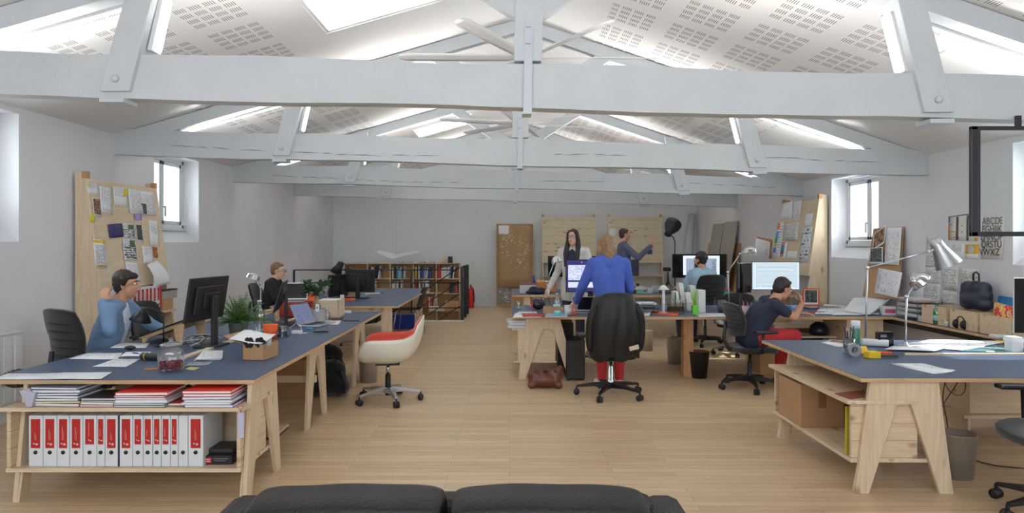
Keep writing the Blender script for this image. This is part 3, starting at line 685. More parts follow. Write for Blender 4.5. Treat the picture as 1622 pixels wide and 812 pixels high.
    # clothes
    if top:
        T_ = tor(.010)
        for S_ in 'RL': T_ += arm(S_, .016, sleeve) if sleeve > 0 else [(V['sh'+S_], .068*k, V['sh'+S_]*.45+V['el'+S_]*.55, .060*k)]
        if not cardigan: T_ += [(P_+sh*.08*k-Vector((0, 0, .03)), .115*k*slim, P_-sh*.08*k-Vector((0, 0, .03)), .115*k*slim)]
        else: T_ += [(P_+sh*.08*k, .12*k, P_+sh*.09*k-Vector((0, 0, .2)), .11*k), (P_-sh*.08*k, .12*k, P_-sh*.09*k-Vector((0, 0, .2)), .11*k)]
        t_ = fuse('top', T_, top, r, .009, 4, .5)
        if tee:
            ff = sh.cross((0, 0, -1)); ff = ff if ff.dot(R.col[1]) > -.3 else -ff; fw = Vector((0, 1, 0))
            fuse('undershirt', [(P_+fw*.072+sh*q*.03, .075, Cc+fw*.070+sh*q*.035+Vector((0, 0, .06)), .064) for q in (-1, 1)]+[(Cc+fw*.070+sh*q*.03+Vector((0, 0, .06)), .064, N+fw*.012-Vector((0, 0, .045)), .062) for q in (-1, 1)], tee, r, .009, 3)
    if bottom:
        Bt = [('e', P_, (.165*k*slim, .122*k*slim, .11*k))]
        for S_ in 'RL': Bt += leg(S_, .010)
        fuse('trousers', Bt, bottom, r, .010, 4, .5)
    if shoes:
        for S_ in 'RL':
            a, t = V['an'+S_], V['to'+S_]; d = (t-a); d.z = 0; d.normalize(); lz = Vector((0, 0, 1)); base = min(a.z-.075, 0) if False else a.z-.085*1
            a0 = Vector((a.x, a.y, max(a.z-.045, .045))); t0 = Vector((t.x, t.y, max(t.z-.0, .04)))
            fuse('shoe', [(a0-d*.03, .044, t0, .038), (a0, .046, a0+lz*.04, .044)], shoes, r, .008, 3)
    if extra: extra(r, V, R)
    return r
def pose(kind='stand', **kw):
    if kind == 'stand':
        J = dict(pelvis=(0, 0, .96), chest=(0, .0, 1.24), neck=(0, 0, 1.46), head=(0, .03, 1.60), shR=(.175, 0, 1.40), shL=(-.175, 0, 1.40), elR=(.25, -.02, 1.12), elL=(-.25, -.02, 1.12),
                 wrR=(.24, .12, .88), wrL=(-.24, .12, .88), hipR=(.09, 0, .90), hipL=(-.09, 0, .90), knR=(.10, .02, .50), knL=(-.10, .02, .50), anR=(.10, 0, .09), anL=(-.10, 0, .09), toR=(.12, .15, .04), toL=(-.12, .15, .04))
    else:
        J = dict(pelvis=(0, 0, .57), chest=(0, .04, .86), neck=(0, .06, 1.08), head=(0, .10, 1.22), shR=(.175, .05, 1.02), shL=(-.175, .05, 1.02), elR=(.24, .16, .80), elL=(-.24, .16, .80),
                 wrR=(.16, .40, .80), wrL=(-.16, .40, .80), hipR=(.09, .04, .55), hipL=(-.09, .04, .55), knR=(.12, .44, .53), knL=(-.12, .44, .53), anR=(.12, .42, .09), anL=(-.12, .42, .09), toR=(.13, .56, .04), toL=(-.13, .56, .04))
    J.update(kw); return J
HB = lambda r_, g_, b_: mat('hair_%d' % r_, T(r_, g_, b_), .55, var=.3, scale=40)
hair_dark, hair_brown, hair_blond, hair_fair = HB(38, 28, 26), HB(60, 42, 34), HB(136, 104, 76), HB(120, 88, 62)
denim = mat('denim_shirt', T(112, 142, 176), .85, var=.12, scale=9, bump=.2, bscale=200)
black_knit = mat('black_knit', T(30, 31, 34), .95, var=.1); navy = mat('navy_cotton', T(38, 44, 66), .9, var=.1)
blue_knit = mat('bright_blue_sweater', T(72, 98, 184), .9, var=.08, scale=8, bump=.3, bscale=150); cardi = mat('white_cardigan', T(214, 210, 208), .95, var=.06, bump=.4, bscale=150)
red_cot = mat('red_cotton_trousers', T(176, 40, 48), .85, var=.1); light_shirt = mat('light_blue_shirt', T(160, 190, 214), .85, var=.06); dark_tr = mat('dark_jeans', T(44, 48, 62), .9)
grey_top = mat('slate_shirt', T(86, 94, 118), .9)
person('person in a denim shirt with short dark hair, one hand at the neck, left desk', (-3.56, 5.76, 0), -1.30,
       pose('sit', chest=(0, .10, .88), neck=(0, .15, 1.10), head=(0, .21, 1.245), shR=(.19, .12, 1.03), shL=(-.175, .15, 1.05), elR=(.30, .16, .88), wrR=(.16, .07, 1.10), hdR=(-.45, .05, .9), pnR=(-.8, .2, -.3), elL=(-.24, .34, .86), wrL=(-.10, .52, .80), pnL=(0, 0, -1)),
       'tan', denim, dark_tr, M['black'], hair_dark, 'fringe', look=(.10, 1, -.02), tee=mat('white_tee', T(214, 220, 232), .9))
person('person in a black top and glasses seated at the far left desk, facing right', (-3.52, 9.75, 0), -PI/2,
       pose('sit', head=(0, .12, 1.20)), 'fair', black_knit, dark_tr, M['black'], hair_fair, 'short', look=(.12, 1, -.05), glasses=True)
person('woman with long dark hair and a white cardigan standing behind the middle desk, smiling', (.97, 9.95, 0), 2.62,
       pose('stand', head=(0, .04, 1.60), elR=(.26, -.02, 1.12), wrR=(.30, .16, .90), elL=(-.27, .03, 1.12), wrL=(-.26, .22, .94)), 'fair', cardi, dark_tr, M['black'], hair_dark, 'long', sc=1.06, look=(-.05, 1, 0), glasses=True, tee=navy, cardigan=True, slim=.9)
person('person in a bright blue sweater and red trousers standing behind the black jacket chair', (1.13, 7.40, 0), .12,
       pose('stand', chest=(-.02, .05, 1.24), neck=(0, .10, 1.45), head=(-.01, .16, 1.575), shR=(.18, .07, 1.38), shL=(-.185, .07, 1.38), elL=(-.29, .14, 1.12), wrL=(-.30, .40, .93), elR=(.25, .10, 1.10), wrR=(.24, .38, .93)), 'fair', blue_knit, red_cot, C(226, 224, 222), hair_blond, 'long', look=(-.15, 1, -.25), slim=.95)
person('short haired man in a slate shirt standing by the rear pine boards, one hand raised', (2.22, 12.95, 0), -PI/2,
       pose('stand', elR=(.24, .22, 1.20), wrR=(.20, .44, 1.40), hdR=(0, .3, 1), pnR=(-.3, 1, 0)), 'tan', grey_top, dark_tr, M['black'], hair_brown, 'short', sc=1.11, look=(0, 1, 0))
person('man with curly dark hair in a light blue shirt seated facing the far wide monitor', (3.10, 10.55, 0), .35,
       pose('sit', elR=(.25, .2, .84), wrR=(.14, .46, .80)), 'tan', light_shirt, dark_tr, M['black'], hair_dark, 'curly', sc=1.10, look=(-.45, 1, 0), beard=True)
person('person in a dark top and red trousers seated and leaning over the middle desk', (2.66, 7.38, 0), -1.45,
       pose('sit', pelvis=(0, 0, .58), knR=(.16, .46, .60), knL=(-.08, .46, .58), chest=(.0, .16, .82), neck=(.06, .26, .98), head=(.06, .37, 1.10), shR=(.20, .22, .92), shL=(-.13, .26, .95), elR=(.22, .42, .80), wrR=(.06, .60, .93), hdR=(-.25, -.2, .9), pnR=(-.3, -.9, 0), elL=(-.24, .46, .81), wrL=(-.10, .66, .81)),
       'tan', navy, red_cot, M['black'], hair_dark, 'short', look=(-.15, 1, -.35), up=(0, .35, 1), sleeve=0)
# ------------------------------------------------------------ chairs in place
office_chair('office_chair', 'black ribbed office chair at the left edge, behind the person in denim', (-3.50, 5.50, 0), -.45, back_top=1.08, bw=.24)
office_chair('office_chair', 'black ribbed office chair between the denim shirt person and the wall board', (-3.66, 6.95, 0), -1.75, back_top=.99, bw=.25)
office_chair('office_chair', 'black office chair under the person in the black top', (-3.52, 9.72, 0), -PI/2, back_top=1.02)
office_chair('office_chair', 'black mesh office chair of the light blue shirt man', (3.10, 10.50, 0), .2, seat_h=.5, back_top=1.12, bw=.25)
office_chair('office_chair', 'black office chair under the person in red trousers', (2.66, 7.34, 0), -1.45, back_top=.95, ph=1.0)
office_chair('office_chair', 'black office chair cut by the right edge of the view', (3.21, 3.88, 0), PI/2-.1, seat_h=.51, arms=True, ph=.55)
office_chair('office_chair', 'swivel chair with a shiny star base pushed under the middle desks', (3.28, 9.62, 0), 2.6, back_top=.86, base=M['chrome'], ph=.6)
office_chair('office_chair', 'dark swivel chair with a shiny base tucked under the far left desk', (-2.25, 10.2, 0), 1.2, seat_h=.45, back_top=.68, base=M['chrome'], ph=.9)
jc = office_chair('office_chair', 'black office chair standing at the middle of the room with a jacket over its back', (1.07, 7.0, 0), .06, seat_h=.45, back_top=1.03, R=.36, ph=.42, base=M['black_metal'])
# the jacket over it
P = []; 
for i in range(15):
    t = i/14; z = 1.065-.64*t; row = []
    for j in range(25):
        u = -1+j/12; w = .215+.055*min(1, t*2.5)-.02*t*t; y = -.285-.055*(1-t)-.04*math.sin(PI*t)+.22*abs(u)**5*(1-.3*t)+.008*math.sin(u*13+t*3)*min(1, t*3)+.010*math.sin(u*5-t*6)*t
        row.append((u*w+.006*math.sin(9*t+j), y, z-.05*abs(u)**3*(1-t)-.03*math.sin(u*7)*t*t))
    P.append(row)
for k in range(1, 4):                                  # over the top and a little down the inside
    a = k/3; P.insert(0, [(-.20*(1-.03*k)+.40*(1-.03*k)*j/24, -.34+.085*a+.22*abs(-1+j/12)**5, 1.075+.035*math.sin(PI*a*.5)-.16*max(0, a-.6)-.05*abs(-1+j/12)**3) for j in range(25)])
r = thing('jacket', 'black padded jacket hung over the back of the chair in mid room', 'jacket', (1.07, 7.0, 0), .06)
jm = mat('black_nylon_jacket', T(15, 15, 17), .5, bump=.5, bscale=14)
MB().grid(P, 0, .02).build('jacket_body', jm, r, sub=1)
for s in (-1, 1): MB().tube([(s*.19, -.27, 1.0), (s*.25, -.26, .90), (s*.27, -.22, .70), (s*.25, -.20, .47)], [.035, .05, .048, .045], 12).build('sleeve', jm, r, sub=1)
MB().cbox((.155, -.375, .56), (.10, .012, .045), (0, -.25, 0)).build('lining_patch', C(206, 186, 164), r, bevel=.01)
# shell armchair on a star base
def shell_chair(label, loc, rz):
    r = thing('shell_chair', label, 'chair', loc, rz); N = 48
    star_base(r, .33, 5, M['alu'], M['black'], .10, .62, hub=.05)
    MB().lathe([(.028, .06), (.028, .20), (.028, .27)], 14).build('gas_column', M['black'], r); MB().lathe([(.018, .27), (.018, .375)], 12).build('inner_column', M['chrome'], r)
    MB().cbox((0, 0, .385), (.24, .20, .02)).build('mounting_plate', M['black'], r)
    def rim(a):                                       # a = 0 is the front
        a = abs((a+PI) % (2*PI)-PI)/PI*180
        pts = [(0, .045, .27), (25, .05, .30), (38, .13, .345), (50, .235, .35), (65, .255, .335), (90, .258, .325), (120, .262, .33), (138, .29, .34), (155, .40, .34), (168, .455, .355), (180, .47, .36)]
        for (a0, h0, r0), (a1, h1, r1) in zip(pts, pts[1:]):
            if a <= a1: t = (a-a0)/(a1-a0); t = t*t*(3-2*t); return h0+(h1-h0)*t, r0+(r1-r0)*t
        return pts[-1][1:]
    def surf(off, vmax, lift=0):
        P = []
        for i in range(N+1):
            a = 2*PI*i/N; h, R = rim(a); row = []
            for j in range(13):
                v = vmax*j/12; rr = (R-off)*math.sin(v*PI/2)**.85; z = (h)*(1-math.cos(v*PI/2))**1.25+lift*(1-v)
                row.append((rr*math.cos(a)*1.0, rr*math.sin(a)*.98, .40+z+off))
            P.append(row)
        return P
    MB().grid(surf(0, 1.0), 0, .009).build('seat_shell', M['cream'], r)
    MB().grid(surf(.020, .97), 0, .012).build('seat_pad', M['red_fab'], r)
    return r
shell_chair('cream moulded armchair with red seat pad on a silver castor base in the aisle', (-1.24, 6.77, 0), PI+.12)
# plain stacking chair by the far left desk
r = thing('side_chair', 'dark shell side chair with thin chrome legs beside the far left desk', 'chair', (-1.78, 11.75, 0), PI/2-.1)
P = [[(u*.2*(1-.1*abs(v)), v*.2, .45-.02*math.cos(u*1.3)+.02*(v < -.8)) for v in [-1+j/4 for j in range(9)]] for u in [-1+i/4 for i in range(9)]]
MB().grid(P, 0, .012).build('seat', M['black'], r)
P = [[(u*.2*(1-.2*(t-.5)**2), -.21-.10*t+.03*u*u, .50+.34*t) for t in [j/8 for j in range(9)]] for u in [-1+i/4 for i in range(9)]]
MB().grid(P, 0, .012).build('backrest', M['black'], r)
MB().tube([(0, -.16, .44), (0, -.21, .50), (0, -.225, .56)], .03, 8).build('back_support', M['black'], r)
for sx in (-1, 1):
    for sy in (-1, 1): MB().tube([(sx*.13, sy*.12, .43), (sx*.19, sy*.19, .40), (sx*.22, sy*.24, .0)], .009, 8).build('leg', M['chrome'], r)
# leather sofa
sf = thing('sofa', 'black leather two seat sofa cut by the bottom edge, cushions towards the camera', 'sofa', (-.26, 2.15, 0))
def cush_pt(x, y, z, x0, x1, y0, y1, z0, z1, puff, seed):
    e = Vector((x*(1-.04*abs(z)**4-.02*abs(y)**4), y*(1-.16*abs(z)**3-.10*abs(x)**6), z*(1-.045*abs(x)**8-.10*abs(y)**3)))
    e.z += puff*.05*(math.sin(x*3+seed)+.6*math.sin(x*7+seed*2)); w = .012*math.sin(x*24+seed+z*3)*max(0, 1-abs(z))
    return Vector(((x0+x1)/2+e.x*(x1-x0)/2, (y0+y1)/2+(e.y+w*3)*(y1-y0)/2, (z0+z1)/2+e.z*(z1-z0)/2))
def cushion(name, x0, x1, y0, y1, z0, z1, puff, seed):
    g = random.Random(seed); b = MB(); bm = bmesh.new(); bmesh.ops.create_cube(bm, size=1.0); bmesh.ops.subdivide_edges(bm, edges=bm.edges, cuts=11, use_grid_fill=True)
    for v in bm.verts:
        p = v.co*2; q = Vector((p.x, p.y, p.z)); k = 1-.045*(abs(p.x)**6)*1; e = Vector((p.x*(1-.04*abs(p.z)**4-.02*abs(p.y)**4), p.y*(1-.16*abs(p.z)**3-.10*abs(p.x)**6), p.z*(1-.045*abs(p.x)**8-.10*abs(p.y)**3)))
        e.z += puff*.05*(math.sin(p.x*3+seed)+.6*math.sin(p.x*7+seed*2)); w = .012*math.sin(p.x*24+seed+p.z*3)*max(0, 1-abs(p.z))
        v.co = Vector(((x0+x1)/2+e.x*(x1-x0)/2, (y0+y1)/2+(e.y+w*3)*(y1-y0)/2, (z0+z1)/2+e.z*(z1-z0)/2))
    me = bpy.data.meshes.new(name); bm.to_mesh(me); bm.free(); me.polygons.foreach_set('use_smooth', [True]*len(me.polygons)); me.materials.append(M['leather'])
    o = bpy.data.objects.new(name, me); S.collection.objects.link(o); o.parent = sf; s = o.modifiers.new('s', 'SUBSURF'); s.levels = s.render_levels = 2; return o
for k, (a, c_) in enumerate(((-.65, .038), (.048, .75))):
    cushion('back_cushion', a, c_, .04, .33, .36, .728, .35, k+1)
    zt = .752
    MB().tube([cush_pt(-.97+1.94*i/40, -1.0, .90+.012*math.sin(i*.8), a, c_, .04, .33, .36, .728, .35, k+1) for i in range(41)], .007, 6).build('seam_piping', M['leather'], sf)
    cushion('seat_cushion', a, c_, -.55, .06, .26, .44, .1, k+5)
MB().box(-.72, .82, -.55, .40, .10, .28).build('sofa_base', M['leather'], sf, bevel=.03)
MB().box(-.70, .80, .24, .42, .10, .66).build('sofa_back', M['leather'], sf, bevel=.05)
for x in (-.80, .76): MB().box(x, x+.15, -.58, .42, .10, .645).build('armrest', M['leather'], sf, bevel=.05)
for x in (-.74, .84):
    for y in (-.5, .36): MB().lathe([(.022, 0), (.03, .10)], 10, 0, Matrix.Translation((x, y, 0))).build('foot', M['chrome'], sf)
# ------------------------------------------------------------ paper, print and screens (laid out in each sheet's own UV space)
class NT:
    def __init__(self, name):
        self.m = bpy.data.materials.new(name); self.t, self.n, self.l, self.p = nt(self.m); self.p.inputs['Roughness'].default_value = .7
        self.uv = self.n.new('ShaderNodeUVMap').outputs[0]; sp = self.n.new('ShaderNodeSeparateXYZ'); self.l.new(self.uv, sp.inputs[0]); self.u, self.v = sp.outputs[0], sp.outputs[1]
    def mth(self, op, a, b=None):
        x = self.n.new('ShaderNodeMath'); x.operation = op
        for i, q in enumerate((a, b)):
            if q is None: continue
            if isinstance(q, (int, float)): x.inputs[i].default_value = q
            else: self.l.new(q, x.inputs[i])
        return x.outputs[0]
    def band(self, s, a, b): return self.mth('MULTIPLY', self.mth('GREATER_THAN', s, a), self.mth('LESS_THAN', s, b))
    def rect(self, x0, x1, y0, y1): return self.mth('MULTIPLY', self.band(self.u, x0, x1), self.band(self.v, y0, y1))
    def noise(self, sx, sy, seed=0, detail=1):
        mp = self.n.new('ShaderNodeMapping'); mp.inputs['Scale'].default_value = (sx, sy, 1); mp.inputs['Location'].default_value = (seed*3.7, seed*1.9, 0); self.l.new(self.uv, mp.inputs[0])
        q = self.n.new('ShaderNodeTexNoise'); q.inputs['Scale'].default_value = 1; q.inputs['Detail'].default_value = detail; self.l.new(mp.outputs[0], q.inputs['Vector']); return q
    def mix(self, fac, a, b):
        x = self.n.new('ShaderNodeMix'); x.data_type = 'RGBA'
        self.l.new(fac, x.inputs[0])
        for i, q in ((6, a), (7, b)):
            if isinstance(q, tuple): x.inputs[i].default_value = (*q, 1)
            else: self.l.new(q, x.inputs[i])
        return x.outputs[2]
    def text(self, rect, rows, seed=0, thick=.45, words=16, cover=.5):
        r = self.rect(*rect); row = self.mth('LESS_THAN', self.mth('FRACT', self.mth('MULTIPLY', self.v, rows)), thick)
        rid = self.mth('FLOOR', self.mth('MULTIPLY', self.v, rows)); cb = self.n.new('ShaderNodeCombineXYZ'); self.l.new(self.mth('MULTIPLY', self.u, words), cb.inputs[0]); self.l.new(self.mth('MULTIPLY', rid, 7.3), cb.inputs[1]); cb.inputs[2].default_value = seed*2.3
        q = self.n.new('ShaderNodeTexNoise'); q.inputs['Scale'].default_value = 1; q.inputs['Detail'].default_value = 0; self.l.new(cb.outputs[0], q.inputs['Vector'])
        return self.mth('MULTIPLY', self.mth('MULTIPLY', r, row), self.mth('GREATER_THAN', q.outputs[0], 1-cover-.08))
    def done(self, col, emit=0):
        self.l.new(col, self.p.inputs['Base Color'])
        if emit: self.p.inputs['Base Color'].default_value = (0, 0, 0, 1); [self.l.remove(k) for k in list(self.p.inputs['Base Color'].links)]; self.l.new(col, self.p.inputs['Emission Color']); self.p.inputs['Emission Strength'].default_value = emit
        return self.m
WHT, INK = T(240, 241, 244), T(128, 130, 136)
PM = {}
def pmat(kind, seed=1):
    k = (kind, seed)
    if k in PM: return PM[k]
    q = NT('print_%s_%d' % (kind, seed)); c = WHT
    if kind == 'plain': c = q.mix(q.rect(-1, -2, 0, 1), WHT, INK)
    elif kind == 'text': c = q.mix(q.text((.12, .88, .1, .9), 30, seed, .36, 22, .45), WHT, INK)
    elif kind == 'half': c = q.mix(q.text((.1, .8, .5, .92), 30, seed, .36, 18, .42), WHT, INK)
    elif kind == 'table':
        c = q.mix(q.text((.08, .92, .06, .94), 16, seed, .35, 10), T(226, 228, 224), T(130, 132, 134)); c = q.mix(q.mth('LESS_THAN', q.mth('FRACT', q.mth('MULTIPLY', q.v, 3)), .03), c, T(110, 112, 116))
    elif kind == 'yellow':
        c = q.mix(q.text((.12, .88, .14, .8), 22, seed), WHT, INK); c = q.mix(q.rect(0, 1, .86, .97), c, T(234, 190, 60)); c = q.mix(q.rect(.1, .9, .04, .1), c, T(234, 190, 60))
    elif kind in ('photo', 'dark', 'night', 'warm'):
        pal = {'photo': (T(40, 46, 56), T(196, 150, 110)), 'dark': (T(24, 28, 34), T(110, 116, 110)), 'night': (T(28, 30, 78), T(70, 66, 120)), 'warm': (T(60, 34, 24), T(240, 150, 60))}[kind]
        r = q.n.new('ShaderNodeMapRange'); r.inputs[1].default_value = .38; r.inputs[2].default_value = .66; q.l.new(q.noise(5, 8, seed, 4).outputs[0], r.inputs[0]); c = q.mix(r.outputs[0], *pal)
        if kind in ('photo', 'dark'): c = q.mix(q.rect(.06, .94, .12, .96), WHT, c)
    elif kind == 'collage':
        c = q.mix(q.text((.05, .95, .05, .95), 12, seed, .6, 7), WHT, T(120, 120, 118)); c = q.mix(q.rect(.5, .9, .62, .92), c, T(80, 110, 70)); c = q.mix(q.rect(.06, .46, .70, .9), c, T(206, 208, 210)); c = q.mix(q.text((.05, .95, .05, .6), 9, seed+3, .35, 4), c, T(34, 34, 36)); c = q.mix(q.rect(.1, .5, .5, .54), c, T(206, 214, 60))
    elif kind == 'draw':
        w = q.noise(7, 5, seed, 2).outputs[0]; c = q.mix(q.mth('MULTIPLY', q.rect(.1, .9, .12, .88), q.band(w, .50, .512)), WHT, T(60, 60, 66)); c = q.mix(q.text((.15, .8, .1, .3), 30, seed, .3, 8, .35), c, T(150, 150, 156))
    elif kind == 'swatch':
        c = q.mix(q.text((.4, .9, .1, .9), 14, seed, .3, 6), T(224, 226, 232), T(150, 152, 160))
        for (a, b, cc) in ((.80, .98, T(222, 96, 60)), (.58, .74, T(76, 150, 222)), (.42, .58, T(56, 150, 92)), (.32, .42, T(232, 180, 60)), (.16, .30, T(64, 130, 216))): c = q.mix(q.rect(.08, .42, a, b), c, cc)
    elif kind == 'grid':
        w = q.text((.05, .95, .05, .95), 10, seed, .5, 8, .35); c = q.mix(w, T(226, 228, 232), T(96, 104, 130))
    elif kind == 'planner':
        c = T(232, 230, 222); c = q.mix(q.rect(.0, 1, .97, 1), c, T(20, 20, 20)); c = q.mix(q.mth('LESS_THAN', q.mth('FRACT', q.mth('MULTIPLY', q.v, 8)), .05), c, T(200, 198, 192))
        for (a, b) in ((.27, .36), (.63, .71)): c = q.mix(q.rect(a, b, 0, .95), c, T(92, 90, 98))
        c = q.mix(q.rect(0, .05, 0, .75), c, T(226, 160, 50)); c = q.mix(q.rect(0, .06, .75, .97), c, T(70, 130, 196)); c = q.mix(q.rect(0, .3, .33, .37), c, T(226, 160, 50)); c = q.mix(q.rect(.9, 1, .0, .12), c, T(226, 160, 50))
        vo = q.n.new('ShaderNodeTexVoronoi'); vo.inputs['Scale'].default_value = 9; q.l.new(q.uv, vo.inputs['Vector']); c = q.mix(q.mth('MULTIPLY', q.rect(.05, .5, 0, .8), q.mth('LESS_THAN', vo.outputs['Distance'], .22)), c, T(150, 30, 50))
    elif kind == 'amber': c = q.mix(q.rect(.0, 1, .36, 1), WHT, T(232, 178, 50)); e = q.mth('LESS_THAN', q.mth('ADD', q.mth('POWER', q.mth('MULTIPLY', q.mth('SUBTRACT', q.u, .4), 3.6), 2), q.mth('POWER', q.mth('MULTIPLY', q.mth('SUBTRACT', q.v, .68), 3.6), 2)), 1); c = q.mix(e, c, T(206, 208, 206)); c = q.mix(q.text((.28, .52, .55, .8), 8, 2, .4, 14), c, T(226, 178, 50))
    elif kind == 'kraft':
        w = q.noise(4, 9, seed, 3).outputs[0]; c = q.mix(w, T(168, 138, 100), T(144, 116, 82)); 
        t = q.mth('MULTIPLY', q.text((.08, .92, .24, .97), 56, seed, .5, 22, .30), q.mth('GREATER_THAN', q.noise(3.2, 3.6, seed+2, 1).outputs[0], .50)); c = q.mix(t, c, T(232, 234, 238)); c = q.mix(q.rect(.04, .33, .85, .985), c, T(226, 230, 234))
    elif kind == 'amap': r = q.noise(14, 14, seed, 5).outputs[0]; c = q.mix(r, T(150, 148, 142), T(76, 74, 70)); c = q.mix(q.text((.1, .9, .1, .95), 12, 3, .6, 5, .4), c, T(206, 206, 202))
    elif kind == 'magazine': c = q.mix(q.band(q.noise(4, 4, seed, 2).outputs[0], .5, .9), T(226, 70, 60), T(238, 180, 84)); c = q.mix(q.rect(.45, .8, .0, .45), c, T(214, 40, 90)); c = q.mix(q.band(q.noise(9, 9, 3, 2).outputs[0], .6, .9), c, T(240, 236, 220))
    elif kind == 'paintstrip':
        for i, cc in enumerate((T(222, 110, 80), T(64, 130, 216), T(56, 150, 92), T(90, 70, 160), T(226, 150, 60))): c = q.mix(q.rect(0, .55, .82-.18*i, 1-.18*i), c, cc)
    PM[k] = q.done(c); return PM[k]
def screen(kind):
    k = ('screen', kind)
    if k in PM: return PM[k]
    q = NT('screen_'+kind); e = 1.0
    if kind == 'mail':
        c = q.mix(q.rect(.03, .98, .12, .85), T(54, 48, 112), T(214, 222, 252)); c = q.mix(q.text((.05, .95, .36, .83), 24, 1, .4, 18, .4), c, T(130, 130, 190)); c = q.mix(q.rect(.03, .98, .30, .36), c, T(54, 48, 112)); c = q.mix(q.text((.3, .9, .9, .96), 14, 2, .5, 20, .3), c, T(230, 230, 250))
    elif kind == 'cad':
        c = q.mix(q.rect(.08, .92, .08, .86), T(232, 238, 248), T(150, 166, 186)); c = q.mix(q.mth('MULTIPLY', q.rect(.3, .62, .3, .8), q.band(q.noise(3, 3, 2, 1).outputs[0], .45, .7)), c, T(66, 72, 84)); c = q.mix(q.text((.8, .9, .2, .8), 20, 3), c, T(60, 60, 70))
    elif kind == 'lines': c = q.mix(q.text((.08, .95, .1, .96), 20, 4, .25, 3, .7), T(210, 226, 236), T(140, 158, 172)); e = 1.05
    elif kind == 'laptop': c = q.mix(q.text((.1, .9, .1, .9), 16, 5, .3, 9, .3), T(116, 124, 158), T(70, 76, 110)); e = .8
    else: c = q.mix(q.noise(4, 4, 1).outputs[0], T(22, 24, 40), T(40, 44, 66)); e = .6
    PM[k] = q.done(c, e); return PM[k]
def quad(name, P, m, parent=None, n=1, wave=0.0, thick=.0012, seed=0, label=None, cat=None, group=None, curl=0.0, flip=False):
    """P = bottom-left, bottom-right, top-right, top-left; a thin sheet of its own thickness with UVs; curl lifts the far corner"""
    P = [Vector(p) for p in P]; nn = (P[1]-P[0]).cross(P[3]-P[0]).normalized()
    if flip: nn = -nn
    org = P[0].copy(); vs = []; uv = []; n = max(n, 1)
    for s_ in (1, 0):
        for i in range(n+1):
            for j in range(n+1):
                a, b = i/n, j/n; p = (P[0]*(1-a)+P[1]*a)*(1-b)+(P[3]*(1-a)+P[2]*a)*b
                p = p+nn*(thick*s_+wave*(1+math.sin(a*7+seed)*math.cos(b*5+seed*1.3))/2+curl*max(0, a+b-1.3)**2*2); vs.append(p-org); uv.append((a, b))
    k = (n+1)**2; idx = lambda i, j: i*(n+1)+j; fs = []
    for i in range(n):
        for j in range(n):
            f = (idx(i, j), idx(i+1, j), idx(i+1, j+1), idx(i, j+1)); fs.append(f); fs.append(tuple(k+q for q in f[::-1]))
    ring = [idx(i, 0) for i in range(n+1)]+[idx(n, j) for j in range(1, n+1)]+[idx(i, n) for i in range(n-1, -1, -1)]+[idx(0, j) for j in range(n-1, 0, -1)]
    for a, b in zip(ring, ring[1:]+ring[:1]): fs.append((a, k+a, k+b, b))
    me = bpy.data.meshes.new(name); me.from_pydata([tuple(v) for v in vs], [], fs); ul = me.uv_layers.new(name='UVMap')
    for lp in me.loops: ul.data[lp.index].uv = uv[lp.vertex_index]
    me.materials.append(m); me.update(); o = bpy.data.objects.new(name, me); S.collection.objects.link(o); o.location = org
    if parent is not None: o.parent = parent
    if n > 1: me.polygons.foreach_set('use_smooth', [True]*len(me.polygons))
    return tag(o, label, cat, group)
def hit(px, py, p0, nrm):
    d = Vector(((px-VX)/F, 1, -(py-VY)/F)); o = Vector((0, 0, HC)); t = (Vector(p0)-o).dot(nrm)/d.dot(nrm); return o+d*t
# ------------------------------------------------------------ tall shelf boards leaning on the walls
def face_d(z): return .13+.14*(2.28-z)
def board_unit(label, loc, rz, w=1.36):
    """local x along the wall, -y into the room"""
    r = thing('display_board', label, 'display board', loc, rz, 'pine display boards with a shelf'); fm_ = M['board'] if 'pale' in label else M['ply_x']; F_ = lambda z: -face_d(z)
    q = MB(); q.prism([(F_(2.28), 2.28), (F_(2.28)-.024, 2.28), (F_(1.12)-.024, 1.12), (F_(1.12), 1.12)], 0.0, w, 'x'); q.build('face_panel', fm_, r, bevel=.002)
    for x in (0.005, w-.035):
        q = MB(); q.prism([(-.03, .0), (-.03, 2.34), (F_(2.34)+.0, 2.34), (F_(1.0)+.002, 1.0), (-.42, .45), (-.44, 0), (-.34, 0), (-.30, .2), (-.12, .2), (-.10, 0)], x, x+.03, 'x'); q.build('side_plank', M['pine_z'], r, bevel=.002)
    for x in (0, w-.05): MB().box(x, x+.05, -.16, -.10, 2.281, 2.35).build('post_end', M['pine_dark'], r, bevel=.004)
    MB().box(.036, w-.036, -.42, -.03, .78, .80).build('shelf', M['pine'], r); MB().box(.036, w-.036, -.40, -.03, .25, .27).build('shelf', M['pine'], r)
    return r
board_unit('pine display board on the left wall, pinned with printed sheets', (XL, 6.86, 0), PI/2)
board_unit('pale pine display board on the rear wall beside the brown tagged panel', (.82, YB, 0), 0)
board_unit('pale pine display board on the rear wall behind the man with a raised hand', (2.51, YB, 0), 0)
board_unit('pine display board on the right wall with colour strips and drawings', (XR, 11.30, 0), -PI/2)
